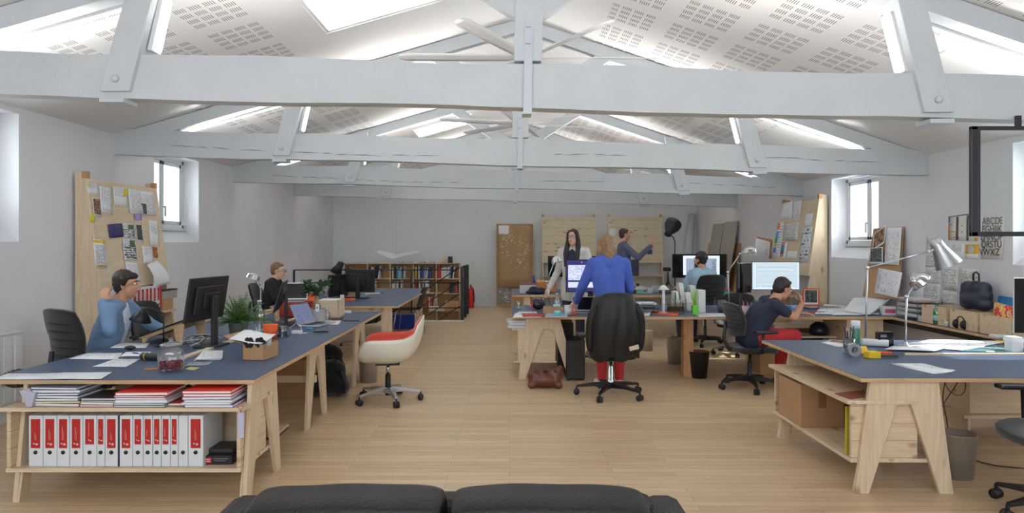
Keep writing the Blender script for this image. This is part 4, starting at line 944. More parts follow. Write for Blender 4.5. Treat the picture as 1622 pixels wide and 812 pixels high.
# sheets pinned on the left one
nL = Vector((1, 0, .14)).normalized(); pL = Vector((XL+face_d(2.28)+.024+.001, 0, 2.28))
def on_left(x, y): return (x/4.06, 250+y/4.06)
def pinned(corners, conv, p0, nn, m, label, cat='paper', name='sheet', group=None, lift=.0, wave=.004, seed=1, **k):
    P = [hit(*conv(*c), p0, nn)+nn*lift for c in corners]
    a = (P[1]-P[0]).cross(P[3]-P[0])
    return quad(name, P, m, None, 4, wave, .0012, seed, label, cat, group, flip=a.dot(nn) < 0, **k)
gl = 'sheets pinned to the left display board'
def box4(x0, y0, x1, y1, dx=0, dy=0, sk=0): return [(x0+sk, y1), (x1+sk, y1+dy), (x1, y0+dy), (x0, y0)]
LS = [(box4(550, 150, 625, 228, 0, 8, 10), 'half', 'white sheet with a red mark, top left corner of left board'), (box4(633, 178, 708, 350, 0, 15, 15), 'text', 'long printed sheet beside the brown interior photo on the left board'),
      (box4(718, 182, 810, 303, 0, 12, 14), 'half', 'printed sheet carrying a yellow note, top middle of left board'), (box4(815, 195, 900, 357, 0, 12, 18), 'text', 'printed sheet right of the yellow note on the left board'),
      (box4(893, 210, 985, 360, 0, 12, 18), 'text', 'printed sheet at the top right corner of the left board'), (box4(590, 255, 640, 375, 0, 6, 12), 'photo', 'narrow brown interior photo on the left board'),
      (box4(898, 288, 938, 368, 0, 5, 6), 'dark', 'small black photo near the top right of left board'), (box4(688, 428, 778, 516, 0, -8, 14), 'night', 'dark purple blue picture in the middle of left board'),
      (box4(778, 420, 862, 515, 0, 6, 6), 'collage', 'sheet with small colour pictures right of the purple picture'), (box4(868, 422, 908, 538, 0, 6, 12), 'dark', 'narrow black photo right of the colour pictures'),
      (box4(592, 520, 668, 705, 0, 6, 18), 'yellow', 'sheet with yellow bands at the lower left of left board'), (box4(784, 518, 868, 655, 0, 6, 10), 'collage', 'sheet with black lines and green marks at middle of left board'),
      (box4(952, 400, 1012, 560, 0, 8, 14), 'half', 'plain typed sheet at the right edge of left board'), (box4(908, 568, 975, 680, 0, 2, 14), 'half', 'sheet with a round red picture, lower right of left board'),
      (box4(976, 570, 1006, 640, 0, 4, 6), 'warm', 'small orange picture at lower right of left board'), (box4(800, 668, 880, 790, 0, 8, 24), 'half', 'large sheet peeling at the bottom middle of left board')]
for i, (c, kd, lb) in enumerate(LS): pinned(c, on_left, pL, nL, pmat(kd, i+1), lb, group=gl, lift=.002+.0015*(i % 4), seed=i)
for c, col, lb in ((box4(553, 158, 572, 186), (236, 236, 120), 'pale yellow sticky note at the top left of left board'), (box4(787, 200, 818, 245), (240, 214, 60), 'bright yellow sticky note at the top of left board'), (box4(570, 364, 603, 414), (226, 224, 70), 'lime sticky note under the brown photo on left board'), (box4(860, 358, 906, 402), (176, 150, 210), 'lilac sticky note under the black photo on left board')):
    P = [hit(*on_left(*q), pL, nL)+nL*.009 for q in c]; quad('sticky_note', P, C(*col), None, 3, .003, .001, 2, lb, 'sticky note', flip=(P[1]-P[0]).cross(P[3]-P[0]).dot(nL) < 0)
# curled sheet hanging from the board
P = [[Vector((XL+.36+.05*math.sin(t*3)+.10*t*s_, 7.62+.22*s_+.10*t, 1.36-.28*t+.05*s_)) for s_ in [j/8 for j in range(9)]] for t in [i/8 for i in range(9)]]
tag(MB().grid(P, 0, .0012).build('sheet', M['paper']), 'curled white sheet hanging loose at the foot of left board', 'paper', gl)
# right display board
nR = Vector((-1, 0, .14)).normalized(); pR = Vector((XR-face_d(2.28)-.025, 0, 2.28)); onr = lambda x, y: (1200+x/5.41, 270+y/5.41)
for i, (c, kd, lb) in enumerate(([[(183, 425), (298, 415), (300, 262), (220, 280)], 'draw', 'pencil drawing at the top left of right board'], [[(298, 415), (362, 412), (388, 250), (302, 262)], 'draw', 'pencil drawing at the top middle of right board'],
    [[(120, 752), (190, 752), (235, 440), (180, 440)], 'swatch', 'strip of coloured swatches on the right board'], [[(222, 600), (345, 600), (360, 440), (240, 460)], 'table', 'framed plan sheet in the middle of right board'],
    [[(190, 752), (245, 752), (262, 615), (212, 615)], 'paintstrip', 'short strip of paint colours at the lower edge of right board'], [[(400, 480), (462, 472), (482, 366), (415, 372)], 'plain', 'blank sheet near the top right of right board'],
    [[(355, 790), (430, 790), (478, 480), (385, 490)], 'grid', 'tall sheet of small figures at the right of right board'], [[(250, 752), (340, 752), (350, 690), (262, 690)], 'plain', 'pale green sheet at the bottom of right board'])):
    pinned(c, onr, pR, nR, pmat(kd, 20+i), lb, group='sheets pinned to the right display board', lift=.003+.001*(i % 4), seed=i)
# rear board pictures
for (a, b, c, d, kd, lb) in ((1016, 395, 1024, 402, 'night', 'small blue picture left on the rear board'), (1024.5, 395.5, 1032, 402.5, 'night', 'small blue picture right on the rear board'), (967, 361, 977, 374, 'plain', 'white sheet at the upper left of the rear board')):
    P = [Vector((X(px, 16.80), YB-face_d(Z(py, 16.8))-.027, Z(py, 16.80))) for px, py in ((a, d), (c, d), (c, b), (a, b))]; quad('sheet', P, pmat(kd, 3), None, 2, 0, .001, 0, lb, 'paper')
# ------------------------------------------------------------ panels leaning on the rear wall
def slab(name, label, cat, pts, t, m, **k):
    """pts: four corners (bottom-left, bottom-right, top-right, top-left), t thickness towards the back"""
    pts = [Vector(p) for p in pts]; n_ = (pts[1]-pts[0]).cross(pts[3]-pts[0]).normalized(); o0 = pts[0].copy(); P = [p-o0 for p in pts]+[p-o0-n_*t for p in pts]
    b = MB().add(P, [(0, 1, 2, 3), (7, 6, 5, 4), (0, 4, 5, 1), (1, 5, 6, 2), (2, 6, 7, 3), (3, 7, 4, 0)]); o = b.build(name, m, None, o0, bevel=.003); return tag(o, label, cat, **k)
def W2(px, py, Y0, z=None): return W(px, py, Y0)
r = thing('kraft_panel', 'tall panel covered in brown paper with many small white tags', 'panel', (-.33, 16.72, 0))
MB().box(0, .93, 0, .03, .02, 2.11).build('panel_board', M['card'], r, rot=(-.04, 0, 0)); q = quad('paper_cover', [(.02, -.004, .50), (.91, -.004, .50), (.91, -.004, 2.09), (.02, -.004, 2.09)], pmat('kraft', 2), r, 6, .006, .001, 3); q.rotation_euler = (-.04, 0, 0); q.location.z += 0
q = quad('photo_print', [(.03, -.006, .08), (.37, -.006, .08), (.37, -.006, .55), (.03, -.006, .55)], pmat('amap', 2), r); q.rotation_euler = (-.04, 0, 0)
grey_b = mat('grey_board', T(150, 148, 140), .8)
for lb, ya, yb, zt in (('left', 15.45, 14.70, 2.06), ('right', 14.62, 13.80, 2.08)):
    slab('grey_panel', 'tall grey panel leaning on the right wall near the far corner, %s of two' % lb, 'panel', [(4.42, ya, .005), (4.42, yb, .005), (4.75, yb, zt), (4.75, ya, zt)], .02, grey_b)
slab('wood_offcut', 'brown wooden panel standing just behind the two grey panels', 'panel', [(4.60, 15.9, .005), (4.60, 13.72, .005), (4.775, 13.72, 1.62), (4.775, 15.9, 1.62)], .012, M['pine_dark'])
tag(MB().tube([(X(1078, 16.5), 16.45, .0), (X(1091, 16.7), 16.72, 1.5), (X(1097, 16.85), 16.87, 2.36)], [.14, .11, .08], 14).build('paper_roll', mat('film_roll', T(196, 208, 214), .25)), 'tall pale roll leaning on the rear wall beside the black lamp', 'roll')
# clipboard leaning by the right wall
slab('clipboard', 'brown board with a lined white sheet, beside the right display board', 'board', [W(1196, 403, 11.6), W(1221, 410, 11.4), W(1223, 379, 11.45), W(1199, 374, 11.65)], .02, M['card_dark'])
quad('sheet', [W(1195, 404, 11.38), W(1218, 409, 11.33), W(1220, 383, 11.33), W(1198, 377, 11.38)], pmat('text', 31), None, 2, 0, .001, 0, 'lined white sheet clipped on the brown board near right board', 'paper')
# ------------------------------------------------------------ right wall: leaning brown board, posters, planner
nW = Vector((-1, 0, 0)); pW = Vector((XR-.004, 0, 0)); ow = lambda x, y: (1360+x/4.775, 330+y/4.775)
slab('pin_board', 'brown pin board leaning on the right wall behind the silver lamps', 'board', [hit(*ow(30, 665), Vector((XR-.16, 0, 0)), nW), hit(*ow(300, 690), Vector((XR-.16, 0, 0)), nW), hit(*ow(338, 138), Vector((XR-.03, 0, 0)), nW), hit(*ow(112, 150), Vector((XR-.03, 0, 0)), nW)], .012, M['card'])
def lean_pt(x, y): 
    t = (y-140)/540; return hit(*ow(x, y), Vector((XR-.045-.135*t, 0, 0)), nW)
for i, (c, kd, lb) in enumerate(([[(108, 322), (200, 260), (212, 128), (118, 190)], 'photo', 'tilted photo print at the top left of the brown pin board'], [[(200, 420), (312, 428), (335, 142), (215, 146)], 'draw', 'sheet with a curved line drawing on the brown pin board'],
    [[(84, 418), (190, 418), (190, 292), (96, 300)], 'dark', 'pair of dark photos on the brown pin board'], [[(128, 636), (300, 678), (342, 484), (160, 448)], 'draw', 'white sheet with a small sketch low on the brown pin board'])):
    P = [lean_pt(*q)+Vector((-.004-.003*i, 0, 0)) for q in c]; quad('sheet', P, pmat(kd, 40+i), None, 4, .004, .0012, i, lb, 'paper', 'sheets on the brown pin board', flip=(P[1]-P[0]).cross(P[3]-P[0]).dot(nW) < 0)
def on_wall(c, m, label, name='poster', cat='poster', lift=0.0, conv=ow, group=None, seed=0):
    P = [hit(*conv(*q), pW, nW)+nW*lift for q in c]; return quad(name, P, m, None, 4, .003, .0012, seed, label, cat, group, flip=(P[1]-P[0]).cross(P[3]-P[0]).dot(nW) < 0)
on_wall([(680, 238), (900, 248), (905, 30), (682, 62)], pmat('planner', 1), 'year planner with grey bars and coloured marks on the right wall', 'wall_planner', 'planner')
for i, (c, lb) in enumerate((([(500, 560), (620, 572), (622, 440), (508, 452)], 'upper left'), ([(628, 612), (748, 628), (756, 448), (636, 440)], 'upper middle'), ([(760, 640), (905, 660), (912, 458), (768, 452)], 'upper right'), ([(488, 700), (612, 712), (620, 574), (500, 562)], 'lower left'), ([(620, 722), (745, 735), (748, 630), (628, 614)], 'lower middle'), ([(750, 735), (900, 740), (905, 662), (760, 642)], 'lower right'), ([(505, 440), (600, 440), (600, 330), (510, 335)], 'topmost'), ([(512, 325), (598, 325), (598, 205), (515, 212)], 'single highest'))):
    on_wall(c, pmat('table', 50+i), 'pale printed schedule on the right wall, %s of the block' % lb, 'sheet', 'paper', group='schedules on the right wall', seed=i)
on_wall([(715, 375), (795, 378), (800, 268), (715, 268)], pmat('half', 61), 'small white notice under the year planner', 'sheet', 'paper')
on_wall([(808, 380), (908, 385), (912, 272), (812, 272)], pmat('amber', 1), 'white card with an amber picture under the year planner')
al = on_wall([(925, 382), (1090, 384), (1110, 60), (945, 62)], C(226, 222, 216), 'letter chart with dark capital letters on the right wall', 'alphabet_poster', 'poster')
def text_mesh(body, size, m, loc, rot, name='lettering', parent=None, ext=.0006, align='CENTER', sx=1.0):
    cu = bpy.data.curves.new('t', 'FONT'); cu.body = body; cu.size = size; cu.align_x = align; cu.align_y = 'CENTER'; cu.extrude = ext
    o = bpy.data.objects.new('t', cu); S.collection.objects.link(o); dg = bpy.context.evaluated_depsgraph_get(); me = bpy.data.meshes.new_from_object(o.evaluated_get(dg)); bpy.data.objects.remove(o)
    me.materials.clear(); me.materials.append(m); o = bpy.data.objects.new(name, me); S.collection.objects.link(o); o.location = loc; o.rotation_euler = rot; o.scale = (sx, 1, 1)
    if parent: o.parent = parent; o.matrix_parent_inverse = Matrix.Translation(-parent.location)
    return o
for body, y, cx in (('ABÇDE', 96, 1018), ('FGHIJK', 158, 1014), ('LMNOP', 218, 1010), ('QRSTU', 273, 1008), ('VWX', 332, 976), ('Z', 332, 1056)):
    p = hit(*ow(cx, y), pW, nW); text_mesh(body, .098, C(60, 62, 70), (XR-.012, p.y, p.z), (PI/2, 0, -PI/2), parent=al, sx=.92)
p = hit(*ow(1030, 332), pW, nW); text_mesh('Y', .098, C(222, 160, 70), (XR-.012, p.y, p.z), (PI/2, 0, -PI/2), parent=al)
# black framed glass panel hanging under the nearest tie beam
gx0, gY = X(1537, 4.36), 4.36; gz1, gz0 = Z(200, gY), Z(374, gY)
r = thing('hanging_screen', 'black framed clear glass panel hanging under the nearest beam at right', 'glass screen', (gx0, gY, gz0)); w, h = 1.4, gz1-gz0; fm = mat('dark_grey_metal_frame', T(46, 48, 54), .4)
for (a, b, c, d) in ((0, .045, 0, h), (w-.045, w, 0, h), (0, w, 0, .03), (0, w, h-.025, h)): MB().box(a, b, -.012, .016, c, d).build('frame_bar', fm, r, bevel=.004)
MB().box(.048, .066, -.004, .014, .03, h-.025).build('inner_profile', fm, r, bevel=.003); MB().box(.066, w-.045, .002, .007, .03, h-.025).build('pane', M['glass'], r)
for x in (.3, 1.1): MB().box(x, x+.03, -.01, .014, h, h+.07).build('hanger', fm, r)
# ------------------------------------------------------------ bookcase at the foot of the rear wall, partly below the stair edge
bx1, bw_, by0, by1 = X(728.5, 16.6), .576, 16.56, 16.88; zs = [1.12, .735, .37, .0, -.38]
r = thing('bookcase', 'long low pine bookcase on the rear wall behind the stair railing', 'bookcase', (0, 0, 0))
nb = 5
for k in range(nb+1): MB().box(bx1-k*bw_-.022, bx1-k*bw_, by0, by1, zs[-1]-.2, zs[0]-.022).build('upright', M['pine_z'], r)
MB().box(bx1-nb*bw_-.03, bx1+.005, by0-.01, by1, zs[0]-.022, zs[0]).build('top_board', M['pine'], r)
for k in range(nb):
    for z in zs[1:]: MB().box(bx1-(k+1)*bw_, bx1-k*bw_-.022, by0+.005, by1, z-.02, z).build('shelf', M['pine'], r)
MB().box(bx1-nb*bw_, bx1, by1, by1+.012, zs[-1]-.2, zs[0]-.02).build('back_panel', M['pine_dark'], r)
cols = {'white': (226, 226, 224), 'grey': (150, 154, 160), 'black': (34, 34, 38), 'dark blue': (44, 66, 120), 'teal': (60, 128, 140), 'red': (186, 40, 44), 'yellow': (222, 190, 60), 'pink': (214, 96, 130), 'cream': (222, 210, 180), 'brown': (110, 76, 54), 'light blue': (120, 168, 208), 'green': (50, 130, 110)}
fill = {(0, 0): 'red red white white white white light_blue black white', (1, 0): 'yellow black white dark_blue dark_blue grey white dark_blue dark_blue', (2, 0): 'white black black teal light_blue grey teal white', (3, 0): 'black white cream black black white grey',
        (0, 1): '- - - - - - black black brown green red', (1, 1): 'red black cream brown grey black white white', (2, 1): 'cream white grey white black white', (3, 1): 'grey light_blue white cream', (4, 0): 'black brown grey',
        (1, 2): 'red white pink red white', (2, 2): 'black grey'}
bayn = ['rightmost', 'second from right', 'third from right', 'fourth from right', 'leftmost']; rown = ['top', 'second', 'third']; ordn = 'first second third fourth fifth sixth seventh eighth ninth tenth eleventh twelfth thirteenth fourteenth fifteenth'.split()
g = random.Random(8); bm_proto = None
for (k, row), s_ in fill.items():
    names_ = s_.split(); x = bx1-(k+1)*bw_+.03+(.0 if k != 1 or row != 2 else .30); c_ = 0
    for i, nme in enumerate(names_):
        t = g.uniform(.028, .046)
        if nme == '-': x += .045; continue
        col = nme.replace('_', ' '); h = g.uniform(.24, .32); d = g.uniform(.17, .22); lean = g.choice([0, 0, 0, .08, .16]) if i > 2 else 0; c_ += 1
        rb = thing('book', '%s book, %s from left on the %s shelf, %s bay of bookcase' % (col, ordn[c_-1], rown[row], bayn[k]), 'book', (x, by0+.02, zs[row+1]), 0, 'books in the pine bookcase')
        rb.rotation_euler = (0, lean, 0); rb.location.z += .001+(t*math.sin(lean) if lean else 0)
        MB().box(0, t, 0, d, 0, h).build('cover', C(*cols[col]), rb); MB().box(.003, t-.003, .004, d+.001, .003, h+.0015).build('page_block', M['paper'], rb); x += t+.004+(h*.25*math.sin(lean) if lean else 0)
# things on top of the bookcase
tag(MB().box(-.055, .055, 0, .1, 0, .16).build('cube_box', M['black'], None, (X(713, 16.65), 16.6, 1.121), bevel=.004), 'small black cube box on top of the bookcase', 'box')
r = thing('disc_stand', 'cream disc on a stand beside the black cube on the bookcase', 'ornament', (X(702.5, 16.65), 16.66, 1.121)); q = MB(); q.lathe([(.075, -.008), (.08, 0), (.075, .008)], 24, 0, Matrix.Translation((0, 0, .085)) @ Euler((PI/2, 0, .3)).to_matrix().to_4x4()); q.build('disc', C(226, 216, 190), r); MB().box(-.04, .04, -.03, .03, 0, .012).build('stand', M['pine'], r)
for px, wd, lb in ((631, .22, 'flat grey book lying on the bookcase near its left'), (648, .16, 'flat blue grey book lying on the bookcase'), (668, .14, 'flat dark book lying on the bookcase right of middle'), (684, .12, 'thin pale book lying near the right of the bookcase')):
    rb = thing('book', lb, 'book', (X(px, 16.65), 16.62, 1.121)); MB().box(-wd/2, wd/2, 0, .2, 0, .022).build('cover', C(110, 118, 136) if px < 660 else C(60, 60, 66), rb); MB().box(-wd/2+.004, wd/2-.004, -.001, .19, .003, .019).build('page_block', M['paper'], rb)
# stair railing
r = thing('stair_railing', 'black metal railing around the stairwell in front of the bookcase', 'railing', (0, 13.84, 0)); bl = M['black_metal']; xr = X(732, 13.84); xl = X(466, 13.84)
for (x, y, t) in ((xr, 0, .06), (xr+.02, .65, .06), (xr+.03, 1.3, .06), (xl, 0, .03), (X(652, 13.84), 0, .03)): MB().box(x-t/2, x+t/2, y-.015, y+.015, .0 if t > .05 else .0, 1.12 if t > .05 else 1.06).build('post', bl, r)
for z in (1.055, .785, .265): MB().tube([(xl, 0, z), (X(722 if z > 1 else 732, 13.84), 0, z)], .012, 6).build('rail', bl, r)
MB().tube([(xr, 0, 1.12), (xr+.03, 1.3, 1.12)], .016, 6).build('rail', bl, r); 
for z in (.82, .52, .22): MB().tube([(xr, 0, z), (xr+.03, 1.3, z)], .010, 6).build('rail', bl, r)
for a, b in (((728, 423), (560, 535)), ((727, 446), (575, 548)), ((727, 465), (610, 545)), ((728, 485), (660, 530))):
    p, q = W(*a, 13.9), W(*b, 13.9); MB().tube([p-r.location, q-r.location], .012, 6).build('stair_rail', bl, r)
r = thing('wooden_step', 'low pine step at the top of the stairs behind the railing', 'step', (X(712, 15.3), 15.2, 0)); MB().box(-.38, .0, 0, .35, 0, .09).build('tread', M['pine'], r); MB().box(0, .36, 0, .35, 0, .22).build('tread', M['pine_dark'], r)
r.location = (X(706, 16.0), 15.75, 0)
# extinguisher
r = thing('fire_extinguisher', 'red fire extinguisher standing on the floor at the rear wall', 'fire extinguisher', (X(744.5, 16.5)+.02, 16.5, 0))
MB().lathe([(.06, 0), (.078, .02), (.078, .40), (.06, .46), (.025, .50), (.025, .53)], 18).build('cylinder', C(190, 24, 34, .3), r); MB().cbox((0, 0, .56), (.03, .12, .05)).build('valve_handle', M['black'], r); MB().tube([(0, -.05, .55), (.07, -.06, .48), (.09, -.05, .3), (.085, -.03, .15)], .012, 6).build('hose', M['black'], r)
# switch
r = thing('light_switch', 'white light switch on the rear wall beside the bookcase', 'switch', (X(748.5, 17), YB, Z(416, 17))); MB().box(-.05, .05, -.012, 0, -.04, .04).build('plate', M['white_paint'], r, bevel=.003); MB().box(-.03, .03, -.018, -.012, -.02, .02).build('rocker', C(206, 206, 210), r)
# hanging flying wing
r = thing('hanging_glider', 'white flying wing model hanging in front of the rear wall', 'model glider', W(628, 405, 15.0)); Yg = 15.0
def rel(px, py, dy=0): return W(px, py, Yg+dy)-W(628, 405, Yg)
for a in ([(595, 398.5, -.1), (602, 395.5, .2), (630, 402, .45), (620, 409, -.2)], [(620, 409, -.2), (630, 402, .45), (657, 396.2, .2), (666, 398, -.1)]):
    P = [rel(*q) for q in a]; b = MB().add(P+[p+Vector((0, 0, -.022)) for p in P], [(0, 1, 2, 3), (7, 6, 5, 4), (0, 4, 5, 1), (1, 5, 6, 2), (2, 6, 7, 3), (3, 7, 4, 0)]); b.build('wing', C(232, 234, 236), r, bevel=.008)
MB().tube([(0, 0, .02), (.0, 0, 1.0), (-.2, 0, ceil_z(rel(628, 405).x+X(628, Yg))-r.location.z)], .002, 4).build('thread', M['grey_metal'], r)
# ceiling fans
def fan(label, Y, ph):
    kz = 3.23; r = thing('ceiling_fan', label, 'ceiling fan', (.17, Y, kz), 0, 'white ceiling fans')
    MB().lathe([(.03, .02), (.075, .03), (.085, .08), (.06, .12), (.02, .14)], 20).build('motor_housing', M['white_paint'], r); MB().tube([(0, 0, .13), (0, 0, ceil_z(.17)-kz)], .012, 8).build('down_rod', M['white_paint'], r)
    for k in range(6):
        a = ph+2*PI*k/6; d = Vector((math.cos(a), math.sin(a), 0)); s_ = Vector((-d.y, d.x, .25)).normalized(); b = MB()
        P = [[d*t+s_*w*(u_) + Vector((0, 0, .05)) for u_ in (-1, -.4, .4, 1)] for t, w in ((.07, .02), (.2, .055), (.7, .062), (1.1, .058), (1.16, .03))]; b.grid(P, 0, .008); b.build('blade', M['white_paint'], r)
fan('nearest white ceiling fan, behind the king post of the first truss', 6.0, .02); fan('second white ceiling fan, seen behind the king post of the second truss', 9.3, .3); fan('third white ceiling fan over the far desks', 12.5, .5)
# emergency light
r = thing('emergency_light', 'small white emergency light on the ceiling left of the king post', 'light', (-.32, 6.05, ceil_z(-.32)-.002)); q = MB().box(-.07, .07, -.09, .09, -.06, 0); q.build('lamp_housing', M['white_paint'], r, bevel=.008); MB().box(-.05, .05, -.095, -.09, -.05, -.01).build('lens', C(240, 240, 244, .1), r)
# radiator
r = thing('radiator', 'white panel radiator low on the left wall by the near left desk', 'radiator', (XL+.09, 4.6, .18))
MB().box(-.03, .03, 0, 1.42, 0, .62).build('radiator_body', M['white_paint'], r, bevel=.01)
for k in range(11): MB().box(.03, .04, .03+k*.127, .115+k*.127, .02, .60).build('fin', M['white_paint'], r, bevel=.006)
MB().tube([(0, 1.38, .02), (0, 1.38, -.18)], .01, 6).build('pipe', M['grey_metal'], r)
MB().box(-.06, .04, 0, 1.42, .62, .63).build('top_grille', M['white_paint'], r)
# ------------------------------------------------------------ small things on and under the desks
DZ = TOP+.0015
def D(px, py, z=DZ): return G(px, py, z)
def flat(corners, m, label, name='sheet', cat='paper', z=DZ, wave=.003, seed=0, group=None, n=4, curl=0.0, thick=.0012):
    """a sheet lying on a desk; corners are where its four corners touch the top (bottom-left, bottom-right, top-right, top-left)"""
    P = [G(a, b, z) for a, b in corners]; return quad(name, P, m, None, n, wave, thick, seed, label, cat, group, curl)
# white lever arch binders under the near left desk
ringm = M['grey_metal']
def binder(label, loc, w=.075, red=True, big=True, rz=0.0, h=.318, d=.28, group=None, pose_=None, blank=False):
    r = thing('binder', label, 'binder', loc, rz, group); wm = C(222, 226, 230)
    MB().box(0, w, 0, d, 0, h).build('cover', wm, r, bevel=.003); MB().box(.005, w-.005, .006, d+.001, .004, h-.004).build('page_block', M['paper'], r)
    q = MB(); q.lathe([(.0125, 0), (.0125, .003), (.010, .004)], 16, 0, Matrix.Translation((w/2, -.0002, .088)) @ Euler((PI/2, 0, 0)).to_matrix().to_4x4()); q.build('finger_ring', M['black'], r)
    lw = w*.66; z0 = .115 if big else .138
    if not blank:
        l = MB().box(w/2-lw/2, w/2+lw/2, -.0015, 0, z0, h-.022).build('spine_label', M['red'] if red else M['paper'], r)
        if red:
            q = MB(); cx = w/2; s_ = 1.0 if big else .7       # small mark and faint upright lines of print
            q.ball((cx-.009*s_, -.0018, z0+.028), .006*s_, 8, 5, 0, (1, .15, .8)).ball((cx+.008*s_, -.0018, z0+.024), .0085*s_, 10, 5, 0, (1, .12, .8)); q.build('printed_mark', C(226, 206, 206), l)
            hh = .035+.055*((loc[0]*37.7) % 1.0); q = MB(); q.box(cx-.006, cx-.003, -.0019, -.0015, z0+.05, z0+.05+hh)
            if big: q.box(cx+.002, cx+.0045, -.0019, -.0015, z0+.05, z0+.05+hh*.7)
            q.build('printed_lines', C(216, 150, 148), l)
    return r
bx = -3.0; ordl = ordn
spec = [(72, 1, 1), (75, 1, 1), (73, 1, 1), (75, 1, 1), (68, 1, 0), (45, 1, 0), (76, 1, 1), (78, 1, 1), (52, 1, 0), (50, 1, 0), (50, 1, 0), (48, 1, 0), (44, 1, 0), (55, 0, 0), (82, 1, 1)]
pxs = [46, 69, 91, 111, 132, 154, 167, 190, 211, 227.5, 242.5, 256, 270.5, 283, 298.5, 323]
for i, (w, red, big) in enumerate(spec):
    x0, x1 = X(pxs[i]+.3, 4.13), X(pxs[i+1]-(3 if i == 6 else .6), 4.13)
    binder('white lever arch binder, %s from left under the near left desk%s' % (ordl[i], '' if red else ', without red label'), (x0, 4.125, .215), x1-x0, red, big, group='white binders under the near left desk', blank=not red)
tag(MB().box(0, .012, 0, .26, 0, .315).build('folder', C(30, 40, 56), None, (X(188, 4.13)-.006, 4.13, .215)), 'thin dark folder squeezed between two white binders', 'folder')
r = thing('game_box', 'dark flat box with a small red label beside the last white binder', 'box', (-1.93, 4.16, .2155)); MB().box(0, .19, 0, .2, 0, .055).build('box_body', C(34, 32, 36), r, bevel=.002); MB().box(.02, .06, -.0015, 0, .008, .046).build('red_label', M['red'], r); MB().box(.07, .165, -.0015, 0, .034, .040).box(.08, .15, -.0015, 0, .022, .027).build('printed_lines', C(110, 108, 112), r); MB().box(.026, .054, -.002, -.0015, .030, .036).box(.028, .052, -.002, -.0015, .018, .024).build('label_lines', C(226, 200, 196), r)
tag(MB().box(0, .17, 0, .18, 0, .03).build('dark_case', C(50, 48, 46), None, (-1.92, 4.2, .271), bevel=.01), 'grey black case lying on the dark box beside the binders', 'case')
# piles of folders on the shelf above them
def pile(label0, x, y, w, cols_, z=.599, seed=0, rzs=.06, dd=.24, kind='folder', grp=None):
    g = random.Random(seed)
    for i, (col, nm) in enumerate(cols_):
        t = g.uniform(.010, .020); r = thing('folder', '%s folder, %s in the %s' % (nm, 'lowest' if i == 0 else 'topmost' if i == len(cols_)-1 else ordn[i]+' from the bottom', label0), 'folder', (x+g.uniform(-.01, .01), y, z), g.uniform(-rzs, rzs), grp)
        MB().box(-w/2, w/2, 0, dd, t-.002, t).box(-w/2, w/2, 0, dd, 0, .002).box(-w/2, -w/2+.002, 0, dd, 0, t).build('cover', C(*col, .35), r); MB().box(-w/2+.004, w/2-.006, .003, dd-.004, .0025, t-.0025).build('page_block', M['paper'], r); z += t+.001
    return z
pile('leftmost pile above the binders', X(98, 4.15), 4.08, .30, [((120, 30, 34), 'dark red'), ((196, 186, 120), 'pale yellow'), ((64, 120, 50), 'green'), ((150, 154, 160), 'grey'), ((60, 64, 72), 'dark grey'), ((30, 70, 130), 'dark blue'), ((40, 60, 96), 'navy')], seed=2)
pile('second pile above the binders', X(172, 4.15), 4.07, .27, [((150, 30, 34), 'dark red'), ((184, 170, 40), 'mustard'), ((60, 86, 60), 'dark green'), ((52, 54, 60), 'charcoal')], seed=3)
pile('first red topped pile', X(235, 4.15), 4.06, .32, [((70, 74, 76), 'dark grey'), ((120, 124, 128), 'grey'), ((214, 216, 220), 'white'), ((196, 190, 200), 'pale grey'), ((190, 36, 34), 'red'), ((204, 44, 40), 'bright red')], seed=4)
pile('gap between the two red topped piles', X(288, 4.15), 4.10, .20, [((186, 52, 30), 'rust red')], seed=5)
pile('rightmost red topped pile', X(340, 4.15), 4.05, .30, [((122, 70, 140), 'purple'), ((220, 220, 224), 'white'), ((196, 200, 206), 'pale grey'), ((120, 80, 150), 'violet'), ((196, 34, 28), 'red'), ((212, 40, 30), 'bright red')], seed=6)
slab('plastic_sleeve', 'milky plastic sleeve hanging at the left end of the upper shelf', 'sleeve', [(X(42, 4.06), 4.06, .60), (X(50, 4.06), 4.06, .60), (X(56, 4.06), 4.06, .69), (X(30, 4.06), 4.06, .70)], .2, C(186, 186, 204))
for a in (1,): 
    r = thing('paper_tag', 'lilac paper tag with a red triangle hanging from the right end of the shelf', 'tag', (X(381, 4.03), 4.035, .42)); MB().box(-.018, .018, 0, .0015, 0, .155).build('tag_card', C(190, 190, 214), r); q = MB(); q.tube([(-.018, -.003, .195), (.018, -.003, .195), (0, -.003, .155)], .0025, 5, closed=True); q.build('red_triangle', M['red'], r); MB().tube([(0, 0, .155), (0, .003, .178)], .0015, 4).build('string', M['red'], r)
